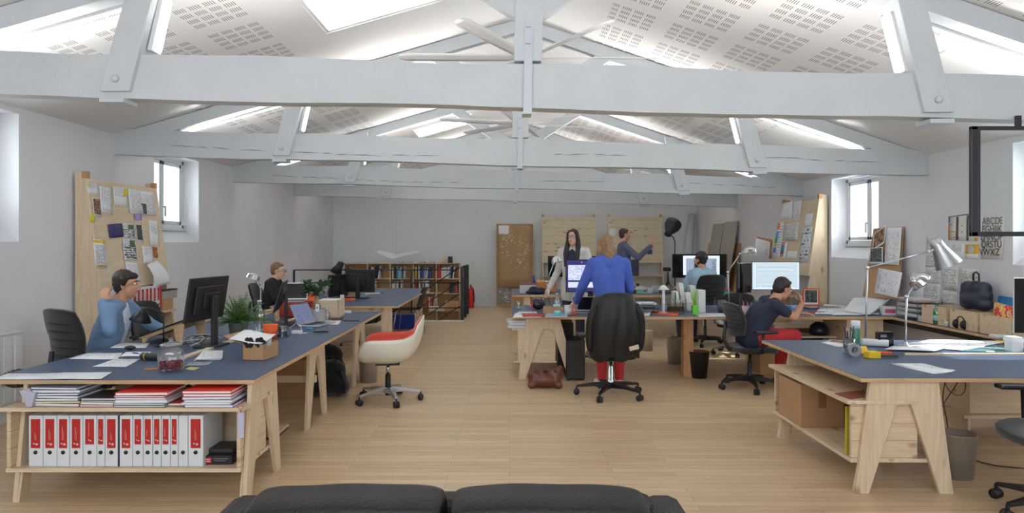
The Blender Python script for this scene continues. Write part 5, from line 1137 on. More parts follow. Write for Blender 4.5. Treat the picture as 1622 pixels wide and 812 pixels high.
# papers on the near left desk
flat([(-14, 601), (79, 600.5), (97, 591), (12, 592)], pmat('half', 71), 'white sheet at the front edge of the left desk, left of two', seed=1)
flat([(70, 600.5), (160, 600), (178, 589.5), (100, 590)], pmat('plain', 72), 'white sheet at the front edge of the left desk, right of two', seed=2, z=DZ+.002)
flat([(109, 568.5), (186, 569), (194, 559), (138, 559.5)], pmat('half', 73), 'printed sheet on the left desk in front of the denim shirt person', seed=3)
flat([(146, 580.5), (199, 581), (223, 569), (184, 568.5)], pmat('text', 74), 'printed sheet on the left desk between the other two sheets', seed=4)
flat([(190, 564.5), (237, 564.2), (239, 557), (200, 557.5)], pmat('plain', 75), 'white sheet under the blue pen on left desk', seed=5, z=DZ+.002)
flat([(174, 551), (231, 551), (237, 543), (190, 543.5)], pmat('half', 76), 'white sheet beside the small black lamp base', seed=6)
for i in range(5): flat([(307+i, 571-i*.5), (350+i*.6, 570-i*.8), (353, 557-i*.4), (322, 556-i*.4)], pmat('text', 77) if i == 4 else pmat('yellow', 78) if i == 2 else pmat('plain', 79), 'sheet in the small pile beside the sweet jar, %s' % ('topmost' if i == 4 else 'lowest' if i == 0 else ordn[i]+' from the bottom'), z=DZ+.004*i, seed=i, wave=.002)
flat([(293, 580), (330, 578), (338, 572), (303, 572)], C(150, 158, 170, .15), 'clear plastic sleeve lying beside the sweet jar', 'plastic_sleeve', 'sleeve')
flat([(293, 585), (308, 586.5), (316, 582), (301, 581)], C(196, 196, 120), 'small yellowish card beside the sweet jar', 'card', 'card')
p = D(215, 560.5); tag(MB().tube([(-.03, .012, .0075), (.03, -.018, .0075)], .005, 8).build('pen', C(50, 40, 130, .3), None, p), 'blue pen lying on a white sheet on left desk', 'pen')
p = D(241, 585); tag(MB().tube([(-.045, -.02, .005), (.04, .02, .005), (.048, .023, .005)], [.0045, .0045, .001], 6).build('pencil', C(222, 140, 40), None, p), 'orange pencil lying left of the sweet jar', 'pencil')
# sweet jar
p = D(271, 586); r = thing('glass_jar', 'round glass jar with a lid, part filled with red and black sweets', 'jar', (p.x, p.y, DZ))
MB().lathe([(.070, .0), (.082, .01), (.083, .12), (.078, .14), (.062, .155), (.062, .168)], 32).build('jar_body', M['glass_thick'], r)
MB().lathe([(.068, .168), (.070, .176), (.05, .186), (.02, .19), (.012, .196), (.018, .205), (.012, .214), (.002, .216)], 24).build('lid', M['glass_thick'], r)
MB().lathe([(.066, .165), (.068, .17), (.066, .175)], 24).build('rim_ring', M['grey_metal'], r)
g = random.Random(5); sw = [MB(), MB(), MB()]
for i in range(230):
    a, q, z = g.uniform(0, 2*PI), .072*math.sqrt(g.random()), g.uniform(.012, .062); c = Vector((q*math.cos(a), q*math.sin(a), z)); d = Vector((g.uniform(-1, 1), g.uniform(-1, 1), g.uniform(-1, 1))).normalized()*.008
    sw[i % 3].tube([c-d, c+d], .0042, 6)
o_ = thing('sweets', 'red and black wrapped sweets heaped inside the glass jar', 'sweets', (p.x, p.y, DZ)); o_['kind'] = 'stuff'
for q, m_, nm in zip(sw, (C(200, 40, 50), C(30, 28, 30), C(216, 60, 70)), ('red_sweets', 'black_sweets', 'pink_sweets')): q.build(nm, m_, o_)['kind'] = 'stuff'
# microphone
p = D(238, 570); r = thing('microphone', 'dark microphone with a yellow ring lying on the left desk', 'microphone', (p.x, p.y, DZ+.028)); MB().tube([(-.075, .01, 0), (-.06, .01, 0), (.10, -.02, -.008), (.11, -.02, -.008)], [.02, .028, .02, .017], 14).build('handle', M['black'], r); MB().tube([(-.035, .0045, -.001), (-.028, .003, -.001)], .029, 14).build('yellow_ring', C(210, 180, 60), r)
tag(MB().ball((0, 0, .018), .035, 14, 8, 0, (1.3, .8, .5)).build('computer_mouse', M['black'], None, D(206, 554)), 'black mouse on the left desk near the lamp base', 'mouse')
# small black desk lamp
p = D(259, 547); r = thing('desk_lamp', 'small black desk lamp with a cone shade in front of the denim shirt person', 'lamp', (p.x, p.y, DZ)); bm_ = M['black_metal']
MB().lathe([(.07, 0), (.07, .012), (.02, .018)], 24).build('lamp_base', bm_, r)
hx = X(224, p.y)-p.x; MB().tube([(0, 0, .015), (0, 0, .27)], .006, 8).build('pole', bm_, r); MB().tube([(0, 0, .27), (-.10, 0, .31), (hx+.02, 0, .315)], .006, 8).build('arm', bm_, r)
q = MB(); q.lathe([(.085, 0), (.087, .004), (.035, .09), (.024, .10), (.022, .115), (.005, .118)], 24, 0, Matrix.Translation((hx-.01, 0, .205)) @ Euler((0, .28, 0)).to_matrix().to_4x4()); q.build('lamp_shade', bm_, r)
# monitors
def monitor(label, loc, rz, w=.55, h=.34, zc=.38, scr=None, tilt=0.0, thick=.045, ped=True, arm=False, frame_m=None, group=None, bez=.012):
    """screen faces local -y; base at the origin"""
    r = thing('monitor', label, 'monitor', loc, rz, group); fm = frame_m or M['black']; Mt = Matrix.Translation((0, 0, zc)) @ Euler((tilt, 0, 0)).to_matrix().to_4x4()
    b = MB(); b.box(-w/2, w/2, -thick*.45, 0, -h/2, h/2, 0, Mt); b.box(-w*.36, w*.36, 0, thick*.5, -h*.33, h*.30, 0, Mt); b.box(-w*.2, w*.2, thick*.5, thick*.9, -h*.2, h*.16, 0, Mt); b.build('screen_housing', fm, r, bevel=.006)
    sc = quad('display', [Mt @ Vector((x, -thick*.45-.0005, z)) for x, z in ((-w/2+bez, -h/2+bez), (w/2-bez, -h/2+bez), (w/2-bez, h/2-bez), (-w/2+bez, h/2-bez))], scr or M['black_gloss'], r, thick=.0008)
    if ped:
        MB().box(-.035, .035, thick*.9, thick*.9+.03, .01, zc+.02).build('stand_column', fm, r, bevel=.006); MB().box(-.13, .13, -.06, .12, 0, .015).build('stand_foot', fm, r, bevel=.005)
    return r
monitor('big black monitor seen from behind beside the green fern', (-2.50, 5.50, DZ), -PI/2-.12, .56, .36, .395, tilt=-.16)
p = D(447, 512); monitor('thin dark monitor seen edge on between the orange cup and the open laptop', (X(446, 6.95), 6.95, DZ), -PI/2+.22, .50, .32, .30, tilt=-.28, thick=.035)
p = D(575, 462); monitor('black monitor seen from behind on the far left desk, larger of two', (X(570, 10.4), 10.4, DZ), PI-.25, .50, .36, .27, thick=.06)
monitor('black monitor seen from behind on the far left desk, beside the black lamp', (X(536, 10.3), 10.35, DZ), -PI/2-.45, .46, .34, .20, thick=.06)
monitor('wide bright monitor showing a mail window, beside the blue sweater person', (X(936, 8.9), 8.9, DZ), 0, .68, .44, .42, screen('mail'), thick=.04, frame_m=M['black'], bez=.014)
monitor('dark monitor on the far desk behind the white cardigan woman', (X(906, 12.0), 12.0, DZ), 0, .88, .38, .44, thick=.05)
monitor('dim blue monitor on the far desk right of the blue sweater person', (X(996, 11.9), 11.9, DZ), 0, .36, .30, .42, screen('dim'), thick=.04)
monitor('wide black monitor with a drawing program, in front of the light blue shirt man', (X(1107.5, 11.7), 11.7, DZ), 0, .96, .42, .46, thick=.05)
quad('sheet', [(0, 0, 0), (.64, 0, 0), (.64, 0, .34), (0, 0, .34)], screen('cad'), bpy.data.objects['monitor.007'] if 'monitor.007' in bpy.data.objects else None, thick=.001).location = (-.29, -.027, .30)
monitor('bright monitor with text lines above the person in red trousers', (X(1228, 8.7), 8.7, DZ), 0, .63, .37, .43, screen('lines'), thick=.04, bez=.008)
monitor('dark monitor turned sideways left of the bright text monitor', (X(1177, 8.75), 8.75, DZ), .7, .34, .40, .40, thick=.05)
monitor('dark tall screen cut by the right edge on the near right desk', (X(1640, 5.45), 5.45, DZ), -.15, .34, .46, .34, frame_m=C(206, 206, 210, .2), thick=.03, bez=.006)
# laptops
def laptop(label, loc, rz, w=.33, d=.23, ang=1.9, scr=None, body=None, group=None):
    """keyboard towards local -y, screen faces -y"""
    r = thing('laptop', label, 'laptop', loc, rz, group); bm_ = body or M['alu']; MB().box(-w/2, w/2, -d, 0, 0, .016).build('laptop_base', bm_, r, bevel=.004)
    MB().box(-w/2+.02, w/2-.02, -d*.55, -.02, .016, .0175).build('keyboard', M['black'], r); MB().box(-.05, .05, -d+.01, -d*.6, .016, .0168).build('touchpad', C(120, 122, 126), r)
    u = Vector((0, -math.cos(ang), math.sin(ang))); nn = Vector((0, -math.sin(ang), -math.cos(ang))); o = Vector((0, .0, .016)); P = [o+Vector((x, 0, 0))+u*k for x, k in ((-w/2, 0), (w/2, 0), (w/2, d), (-w/2, d))]
    b = MB(); b.add(P+[p_-nn*.008 for p_ in P], [(0, 1, 2, 3), (7, 6, 5, 4), (0, 4, 5, 1), (1, 5, 6, 2), (2, 6, 7, 3), (3, 7, 4, 0)]); b.build('laptop_lid', bm_, r)
    P = [o+Vector((x, 0, 0))+u*k+nn*.0005 for x, k in ((-w/2+.01, .014), (w/2-.01, .014), (w/2-.01, d-.01), (-w/2+.01, d-.01))]; quad('display', P, scr or M['black_gloss'], r, thick=.0008, flip=(P[1]-P[0]).cross(P[3]-P[0]).dot(nn) < 0); return r
laptop('open silver laptop with a lit screen on the left desk', (X(487, 6.95), 6.95, DZ), 1.30, .33, .23, 2.05, screen('laptop'))
laptop('open white framed laptop standing on the red box', (X(468, 7.9), 7.86, TOP+.175), .10, .30, .20, 1.75)
tag(MB().cbox((0, 0, .09), (.30, .30, .165)).build('storage_box', C(160, 56, 44), None, (X(466, 7.7), 7.78, TOP), bevel=.006), 'red box under the white framed laptop on the left desk', 'box')
# laptop on its plywood stand, in front of the denim shirt person
p = D(290, 545); r = thing('laptop_stand', 'slanting plywood stand carrying a black keyboard on the left desk', 'stand', (-2.93, 5.78, DZ), -.25)
for y in (-.13, .13):
    q = MB(); q.prism([(-.20, 0), (-.17, 0), (-.14, .045), (.12, .13), (.15, .0), (.20, 0), (.22, .17), (.19, .175), (-.20, .04)], y-.006, y+.006, 'y'); q.build('stand_side', M['edge'], r)
q = MB(); q.prism([(-.22, .035), (.23, .185), (.23, .193), (-.22, .043)], -.15, .15, 'y'); q.build('stand_top', M['edge'], r)
r = thing('keyboard', 'black keyboard lying on the slanting plywood stand', 'keyboard', (-2.93, 5.78, DZ), -.25); q = MB(); q.prism([(-.21, .0475), (.22, .191), (.22, .206), (-.21, .0625)], -.155, .155, 'y'); q.build('keyboard_body', M['black'], r); q = MB()
for i in range(5): q.prism([(-.19+i*.08, .0695+i*.0267), (-.13+i*.08, .0895+i*.0267), (-.13+i*.08, .093+i*.0267), (-.19+i*.08, .073+i*.0267)], -.14, .14, 'y')
q.build('key_rows', C(52, 52, 56), r)
r = thing('monitor_riser', 'little bent plywood stand behind the glass bottle', 'stand', (X(425, 7.3), 7.35, DZ), .3)
for y in (-.09, .09):
    q = MB(); q.prism([(-.09, 0), (-.06, 0), (-.05, .07), (.05, .10), (.06, 0), (.10, 0), (.09, .13), (-.11, .085)], y-.006, y+.006, 'y'); q.build('stand_side', M['edge'], r)
MB().cbox((-.01, 0, .113), (.21, .20, .008), (0, -.22, 0)).build('stand_top', M['edge'], r)
# silver jointed lamps
def jielde(label, base, p1, p2, hd, aim, s=1.0, rb=.06, shade='dome'):
    """base, joint, end of arm, shade centre - all in room coordinates; aim = where the light points"""
    base = Vector(base); r = thing('desk_lamp', label, 'lamp', base, 0); R_ = lambda p_: Vector(p_)-base; mt = M['alu']
    MB().lathe([(rb, 0), (rb, .012), (rb*.5, .02), (.02, .035), (.014, .05)], 24).build('lamp_base', mt, r)
    MB().tube([(0, 0, .03), R_(p1)], .008*s, 8).build('lower_arm', mt, r); MB().tube([R_(p1), R_(p2)], .007*s, 8).build('upper_arm', mt, r)
    for k in (p1, p2): MB().ball(R_(k), .018*s, 12, 8).build('joint', M['chrome'], r)
    a = Vector(aim).normalized(); h = R_(hd); Rm = a.to_track_quat('-Z', 'Y').to_matrix().to_4x4()
    q = MB()
    if shade == 'dome': pr = [(.010, .085), (.028, .082), (.055, .066), (.074, .038), (.080, .0), (.083, -.004), (.078, -.002), (.070, .036), (.050, .060), (.01, .075)]
    else: pr = [(.012, .16), (.045, .155), (.052, .10), (.058, .06), (.105, -.09), (.107, -.095), (.10, -.09), (.05, .06), (.04, .14), (.01, .145)]
    q.lathe([(x*s, z*s) for x, z in pr], 28, 0, Matrix.Translation(h) @ Rm); q.build('lamp_shade', M['chrome'] if shade == 'dome' else M['alu'], r)
    MB().ball(h+a*(-.02), .026*s, 12, 8).build('bulb', C(240, 238, 230, .2), r)
    MB().tube([R_(p2), h-a*.07*s], .010*s, 8).build('shade_neck', mt, r); return r
def WP(px, py, Y): return W(px, py, Y)
Yj = 8.2; jielde('silver dome lamp rising beside the black clothed person', (X(413, Yj), Yj, DZ), WP(413, 455, Yj), WP(406, 446, Yj), WP(400, 441, Yj), (-.35, -.1, -1), 1.0)
Yj = 8.5; jielde('silver dome lamp left of the mail monitor on the middle desk', (X(872, Yj), Yj, DZ), WP(866, 446, Yj), WP(876.5, 418, Yj), WP(883, 415, Yj), (.25, -.1, -1), .95)
Yj = 8.4; jielde('silver dome lamp bent over the middle desk beside the sideways monitor', (X(1155, Yj), Yj, DZ), WP(1153, 431, Yj), WP(1172, 402, Yj), WP(1188, 400, Yj), (.1, -.1, -1), 1.0)
Yj = 5.42; jielde('silver dome lamp at the back of the near right desk', (X(1434, Yj), Yj, DZ), WP(1436, 470, Yj), WP(1449, 449, Yj), WP(1459, 447, Yj), (.9, -.15, -.75), 1.05)
Yj = 5.62; jielde('tall silver lamp with a large tapered shade on the near right desk', (X(1371, Yj), Yj, DZ), WP(1374, 424, Yj), WP(1472, 398, Yj), WP(1494, 404, Yj), (.45, -.1, -.9), 1.0, shade='cone')
# black desk lamp far left desk + giant black lamp
Yj = 10.9; base = Vector((X(552, Yj), Yj, DZ)); r = thing('desk_lamp', 'black angled desk lamp beside the far left monitors', 'lamp', base); R_ = lambda a, b: W(a, b, Yj)-base
MB().lathe([(.08, 0), (.08, .015), (.01, .03)], 20).build('lamp_base', M['black_metal'], r); MB().tube([(0, 0, .02), R_(557, 428)], .008, 6).build('lower_arm', M['black_metal'], r); MB().tube([R_(557, 428), R_(541, 414)], .008, 6).build('upper_arm', M['black_metal'], r)
q = MB(); h = R_(536, 424); q.lathe([(.11, -.10), (.06, .02), (.05, .10), (.01, .11)], 20, 0, Matrix.Translation(h) @ Euler((0, .5, 0)).to_matrix().to_4x4()); q.build('lamp_shade', M['black_metal'], r)
Yj = 14.2; base = Vector((X(1069, Yj), Yj, 0)); r = thing('floor_lamp', 'oversized black floor lamp standing before the rear wall', 'lamp', base); R_ = lambda a, b, dy=0: W(a, b, Yj)-base+Vector((0, dy, 0))
MB().lathe([(.2, 0), (.2, .03), (.03, .05)], 24).build('lamp_base', M['black'], r); MB().tube([(0, 0, .04), R_(1069, 400), R_(1069, 383), R_(1066, 375), R_(1061, 372)], .012, 8).build('pole', M['black'], r)
q = MB(); q.lathe([(.17, -.16), (.175, -.15), (.17, -.05), (.12, .06), (.08, .12), (.075, .2), (.02, .22)], 28, 0, Matrix.Translation(R_(1063, 361)) @ Euler((.5, .62+PI, 0)).to_matrix().to_4x4()); q.build('lamp_shade', M['black'], r)
# camera stand
Yj = 12.2; r = thing('tripod', 'small black camera tripod on the far desk before the rear board', 'tripod', (X(1058, Yj), Yj, DZ)); MB().tube([(0, 0, .1), (0, 0, .34)], .014, 8).build('column', M['black'], r)
for a in (0, 2.1, 4.2): MB().tube([(0, 0, .18), (.09*math.cos(a), .09*math.sin(a), 0)], .009, 6).build('leg', M['black'], r)
MB().cbox((-.02, 0, .38), (.14, .06, .07)).build('camera_head', M['black'], r, bevel=.01)
# ---------------- plants
def leaf(b, p, d, L, w, droop=.5, n=5):
    d = Vector(d).normalized(); s = d.cross(Vector((0, 0, 1))); s = s.normalized() if s.length > 1e-3 else Vector((1, 0, 0)); rows = []
    for i in range(n+1):
        t = i/n; c = Vector(p)+d*L*t+Vector((0, 0, -droop*L*t*t)); ww = w*math.sin(PI*min(.98, .12+.86*t))**.8; rows.append([c-s*ww, c+Vector((0, 0, -ww*.25)), c+s*ww])
    b.grid(rows, 0, .0008)
def fern(label, loc, R=.2, n=34, seed=1, potm=None, pr=.075, ph=.13, m=None):
    r = thing('potted_fern', label, 'plant', loc); g = random.Random(seed)
    MB().lathe([(pr*.82, 0), (pr, ph*.9), (pr*1.03, ph), (pr*.93, ph), (pr*.9, ph-.015), (.005, ph-.015)], 24).build('pot', potm or C(96, 100, 92, .5), r); b = MB()
    for i in range(n):
        a = g.uniform(0, 2*PI); e = g.uniform(.45, 1.45); d = Vector((math.cos(a)*math.cos(e), math.sin(a)*math.cos(e), math.sin(e))); L = R*g.uniform(.6, 1.2); pts = []
        for k in range(9): t = k/8; pts.append(Vector((0, 0, ph-.02))+d*L*t*1.15+Vector((0, 0, -.55*L*t*t*(1.3-e*.6))))
        b.tube(pts, .0014, 4)
        for k in range(1, 9):
            t = pts[k]-pts[k-1]; s_ = t.cross(Vector((0, 0, 1))); s_ = s_.normalized() if s_.length > 1e-4 else Vector((1, 0, 0))
            for sg in (-1, 1):
                for j in (0, .5): leaf(b, pts[k-1]+(pts[k]-pts[k-1])*j, s_*sg+t.normalized()*.5, .046*(1-.6*abs(k/8-.35)), .008, .3, 2)
    b.build('fronds', m or M['green'], r); return r
fern('bright green fern in a dark pot beside the big monitor', (X(376, 6.05), 6.07, DZ), .31, 70, 3, pr=.085)
# bonsai
p = D(499, 504); r = thing('potted_bonsai', 'small tree with a swollen trunk in a ribbed grey pot', 'plant', (X(499, 7.2), 7.25, DZ))
q = MB(); pr = [(.085, 0)]
for i in range(9): pr += [(.093+.0012*i, .008+.015*i), (.099+.0012*i, .015+.015*i)]
q.lathe(pr+[(.095, .145), (.09, .13), (.005, .13)], 32); q.build('pot', M['concrete'], r)
MB().tube([(0, 0, .12), (.012, 0, .17), (-.004, 0, .22), (.008, 0, .27), (.0, 0, .31)], [.045, .042, .026, .018, .012], 12).build('trunk', C(150, 132, 108, .8), r); br = MB(); lv = MB(); g = random.Random(11)
for i in range(16):
    a = g.uniform(0, 2*PI); q = Vector((math.cos(a)*g.uniform(.06, .17), math.sin(a)*g.uniform(.03, .12), g.uniform(.30, .43))); br.tube([(0, 0, .27), q*.55+Vector((0, 0, .15)), q], .004, 5)
    for k in range(22):
        d = Vector((g.uniform(-1, 1), g.uniform(-1, 1), g.uniform(-.5, 1))).normalized(); leaf(lv, q+d*g.uniform(.0, .04), d, .042, .014, .15, 3)
br.build('branches', C(120, 104, 84, .8), r); lv.build('leaves', M['green2'], r)
r = thing('plant_tag', 'white plastic tag stuck in the ribbed pot', 'tag', (X(503, 7.16), 7.15, DZ+.14)); MB().box(-.018, .018, -.002, .002, -.02, .06).build('tag_card', M['paper'], r); MB().box(-.006, .006, -.003, -.002, .01, .03).build('tag_mark', C(60, 60, 66), r)
# cardboard box of black paper flowers
p = D(411, 573); Yb = 4.95; z0 = DZ; r = thing('cardboard_box', 'small open cardboard box on the left desk holding papers and black flowers', 'box', (X(413, Yb), Yb, DZ), -.12)
q = MB(); w, d, h, t = .165, .22, .115, .004
for a in ((-w/2, w/2, -d/2, -d/2+t, 0, h), (-w/2, w/2, d/2-t, d/2, 0, h), (-w/2, -w/2+t, -d/2, d/2, 0, h), (w/2-t, w/2, -d/2, d/2, 0, h), (-w/2, w/2, -d/2, d/2, 0, t)): q.box(*a)
q.build('box_body', M['card'], r); fl = MB(); fl.cbox((-w/2-.075, 0, h+.028), (.16, d, .004), (0, .38, 0)); fl.build('flap', M['card'], r)
o_ = quad('sheet', [(-.20, -.10, h+.03), (.06, -.12, h+.0), (.08, .08, h+.045), (-.18, .10, h+.075)], M['paper'], None, 5, .012, .001, 3, 'white sheet sticking out of the cardboard box with flowers', 'paper'); o_.location = r.location+o_.location; o_.rotation_euler = (0, 0, -.1)
for i, (dx, lb) in enumerate(((-.045, 'left of two'), (.035, 'right of two'))):
    f_ = thing('paper_flower', 'black paper flower in the small cardboard box, '+lb, 'flower', (r.location.x+dx, r.location.y-.105, DZ+h+.012)); b = MB()
    for k in range(6): a = k*PI/3+.2*i; b.ball((.024*math.cos(a), -.004, .024*math.sin(a)), .019, 10, 6, 0, (1, .35, 1))
    b.build('petals', M['black_matte'], f_); MB().ball((0, -.014, 0), .007, 8, 6).build('flower_centre', C(214, 214, 214), f_); MB().tube([(0, .01, 0), (.01, .04, -.06)], .003, 6).build('stem', M['black'], f_)
tag(MB().cbox((0, 0, 0), (.03, .12, .03), (.2, 0, .3)).build('stapler', C(170, 172, 176, .3), None, (r.location.x+.07, r.location.y-.02, DZ+h+.01), bevel=.006), 'grey stapler lying across the rim of the flower box', 'stapler')
# bottle, cups
def bottle(label, loc, h=.30, r0=.038, m=None, cap=None, name='glass_bottle', group=None, fill=None):
    r = thing(name, label, 'bottle', loc, 0, group); MB().lathe([(r0*.9, 0), (r0, .01), (r0, h*.55), (r0*.85, h*.66), (r0*.42, h*.8), (r0*.36, h*.93), (r0*.42, h*.95), (r0*.42, h*.97)], 20).build('bottle_body', m or M['glass_thick'], r)
    MB().lathe([(r0*.42, h*.965), (r0*.42, h), (r0*.3, h*1.01)], 14).build('cap', cap or M['white_paint'], r)
    if fill: MB().lathe([(r0*1.01, h*.18), (r0*1.01, h*.42)], 20).build('bottle_label', fill, r)
    return r
bottle('clear swing top glass bottle between the fern and the orange cup', (X(411, 6.3), 6.3, DZ), .31, .05)
bottle('small clear bottle in front of the pine box', (X(518, 7.35), 7.35, DZ), .13, .03)
def cup(label, loc, r1=.04, r0=.032, h=.09, m=None, name='cup', cat='cup', handle=False, grp=None):
    r = thing(name, label, cat, loc, 0, grp); MB().lathe([(r0, 0), (r1, h), (r1*.93, h), (r0*.9, .006), (.002, .006)], 24).build('cup_body', m, r)
    if handle: MB().tube([(r1*.95, 0, h*.8), (r1*1.5, 0, h*.7), (r1*1.5, 0, h*.35), (r0*.98, 0, h*.25)], .005, 6).build('handle', m, r)
    return r
cup('bright orange pot on the left desk', (X(428.5, 5.95), 5.95, DZ), .066, .052, .125, M['orange'], 'orange_pot', 'pot'); MBc = None
cup('clear glass tumbler beside the orange pot', (X(448, 6.05), 6.05, DZ), .04, .034, .10, M['glass_thick'], 'glass_tumbler', 'glass')
cup('orange plastic bin standing behind the bonsai', (X(487, 8.1), 8.1, DZ), .09, .07, .24, M['orange'], 'orange_bin', 'bin')
# pine box with papers, napkin, wallet ...
r = thing('wooden_box', 'open pine box with white papers behind the ribbed pot', 'box', (X(524, 7.75), 7.75, DZ), .05); q = MB(); w, d, h, t = .25, .34, .20, .012
for a in ((-w/2, w/2, -d/2, -d/2+t, 0, h), (-w/2, w/2, d/2-t, d/2, 0, h), (-w/2, -w/2+t, -d/2, d/2, 0, h), (w/2-t, w/2, -d/2, d/2, 0, h), (-w/2, w/2, -d/2, d/2, 0, t)): q.box(*a)
q.build('box_body', M['board_z'], r)
tag(MB().cbox((0, 0, .0), (.21, .29, .02)).build('paper_stack', M['paper'], None, (X(522, 7.75), 7.75, DZ+.19)), 'white papers filling the pine box', 'paper')
tag(MB().cbox((0, 0, .017), (.14, .10, .034)).build('folded_cloth', C(226, 226, 232), None, D(547, 496), (0, 0, .2), bevel=.012), 'folded white cloth near the far end of left desk', 'cloth')
tag(MB().cbox((0, 0, .014), (.11, .08, .026)).build('wallet', C(86, 56, 46, .5), None, D(534, 507), (0, 0, -.1), bevel=.006), 'brown wallet on the left desk behind the laptop', 'wallet')
flat([(503, 513.5), (536, 514), (541, 507), (511, 507)], pmat('half', 81), 'white sheet on the left desk behind the laptop')
tag(MB().tube([(-.09, 0, .005), (.08, 0, .005), (.09, 0, .005)], [.004, .005, .008], 6).build('pen', M['black'], None, D(556, 508.5), (0, 0, .02)), 'black pen near the far end of the left desk', 'pen')
tag(MB().cbox((0, 0, .005), (.14, .07, .009), (0, 0, .3)).build('phone', M['black_gloss'], None, D(508, 525), bevel=.003), 'black phone on the left desk in front of the laptop', 'phone')
r = thing('charger', 'white charger with a looped cable on the left desk', 'charger', D(474, 528)); MB().cbox((-.02, 0, .015), (.09, .06, .028)).build('charger_body', M['white_paint'], r, bevel=.005); MB().tube([(.02+.05*math.cos(a)*(1+.2*math.sin(3*a)), .03*math.sin(a), .006+.004*math.sin(5*a)) for a in [i*PI/8 for i in range(17)]], .0025, 5).build('cable', M['white_paint'], r)
MB().tube([(-.06, .0, .01), (-.10, .03, .05), (-.05, .06, .09), (0, .05, .06), (.03, .0, .01)], .0025, 5).build('cable', M['white_paint'], r)
tag(MB().cbox((0, 0, .008), (.06, .03, .016)).build('usb_stick', C(70, 160, 210, .3), None, D(490, 521), bevel=.003), 'small light blue stick beside the white charger', 'stick')
r = thing('sunglasses', 'dark sunglasses lying before the glass tumbler', 'glasses', D(448, 533)); [MB().ball((x, 0, .012), .022, 10, 6, 0, (1, .4, .5)).build('lens', M['black_gloss'], r) for x in (-.03, .03)]; MB().tube([(-.055, 0, .015), (-.05, .06, .01)], .002, 4).tube([(.055, 0, .015), (.05, .06, .01)], .002, 4).build('temples', M['black'], r)
# cables hanging behind the big monitor
r = thing('cable', 'tangle of black cables behind the big monitor', 'cable', (-2.62, 5.6, DZ)); g = random.Random(3)
for k in range(6):
    P = [(.10*math.sin(i*1.3+k), -.2+.09*i+.03*math.sin(k), .012+.09*abs(math.sin(i*.9+k))*(1-abs(i-2.5)/3)) for i in range(6)]; q = MB().tube(P, .004, 5).build('cable_run', M['black'] if k % 2 else C(206, 206, 206), r, sub=1)
# shelf of red labelled binders on the left display board
for i in range(10):
    w = .062 if i not in (3, 6) else .075; y = 7.0+.0+i*.078
    binder('white binder with a red label on the display board shelf, %s from left' % ordn[i], (XL+.40, 7.02+i*.083, .801), w, True, False, PI/2, .31, .28, 'binders on the left display board shelf')
slab('red_file', 'plain red file at the right end of the display board binders', 'file', [(XL+.395, 7.85, .802), (XL+.395, 7.88, .802), (XL+.395, 7.88, 1.115), (XL+.395, 7.85, 1.115)], .25, M['red'])
r = thing('archive_box', 'grey archive box with a dark lid on the brown box by the left wall', 'box', (XL+.22, 8.08, .93)); MB().box(-.16, .16, -.16, .2, 0, .10).build('box_body', C(168, 162, 156), r, bevel=.003); MB().box(-.165, .165, -.165, .205, .10, .115).build('lid', C(50, 48, 50), r, bevel=.003)
tag(MB().box(-.16, .16, -.16, .1, 0, .125).build('cardboard_box', M['card'], None, (XL+.22, 8.08, .802), bevel=.003), 'brown cardboard box on the display board shelf under the archive box', 'box')
# under the left desks
def carton(label, loc, s, rz=0, tape=True, m=None, group=None, name='cardboard_box'):
    r = thing(name, label, 'box', loc, rz, group); MB().box(-s[0]/2, s[0]/2, -s[1]/2, s[1]/2, 0, s[2]).build('box_body', m or M['card'], r, bevel=.003)
    if tape: MB().box(-.03, .03, -s[1]/2-.001, -s[1]/2, s[2]*.45, s[2]).build('tape', M['card_dark'], r); MB().box(-.03, .03, -s[1]/2-.001, s[1]/2+.001, s[2], s[2]+.001).build('tape', M['card_dark'], r)
    return r
b_ = carton('large brown carton with purple lettering under the left desk', (X(458, 6.95), 7.05, 0), (.40, .44, .40), .0, False)
q = MB(); [q.cbox((.2005, .02, z), (.002, .05+.01*(i % 2), .030)) for i, z in enumerate((.10, .15, .20, .25, .31, .36))]; q.build('purple_print', C(100, 56, 120), b_)
carton('small brown carton behind the black bag under left desk', (X(497, 7.7), 7.75, 0), (.34, .34, .30), .1, False)
r = thing('backpack', 'black backpack slumped on the floor under the left desk', 'bag', (X(524, 7.05), 7.0, 0)); fuse('bag_body', [('e', (0, 0, .14), (.20, .14, .14)), ('e', (.02, .02, .26), (.15, .12, .12)), ('e', (.12, -.03, .10), (.10, .12, .10)), ('e', (-.12, 0, .08), (.10, .12, .08))], M['black_matte'], r, .015, 5)
MB().tube([(-.06, -.03, .36), (-.03, -.06, .42), (.05, -.06, .42), (.08, -.03, .35)], .010, 8).build('handle', M['black'], r); MB().tube([(.14, -.12, .28), (.20, -.15, .18), (.19, -.14, .06)], .014, 8).build('strap', M['black'], r)
r = thing('backpack', 'black bag lying on top of the cartons under the left desk', 'bag', (X(515, 7.5), 7.55, .0)); fuse('bag_body', [('e', (0, 0, .33), (.19, .14, .13)), ('e', (.05, 0, .17), (.17, .14, .17)), ('e', (-.1, .02, .40), (.10, .10, .08))], M['black_matte'], r, .015, 5); MB().tube([(-.1, 0, .46), (-.03, -.02, .51), (.04, 0, .45)], .01, 8).build('handle', M['black'], r)
bottle('white spray bottle with a red label on the little ledge by the left trestle', (X(430, 5.0), 5.0, .212), .19, .034, M['white_paint'], C(170, 172, 176), 'plastic_bottle', fill=C(196, 60, 60))
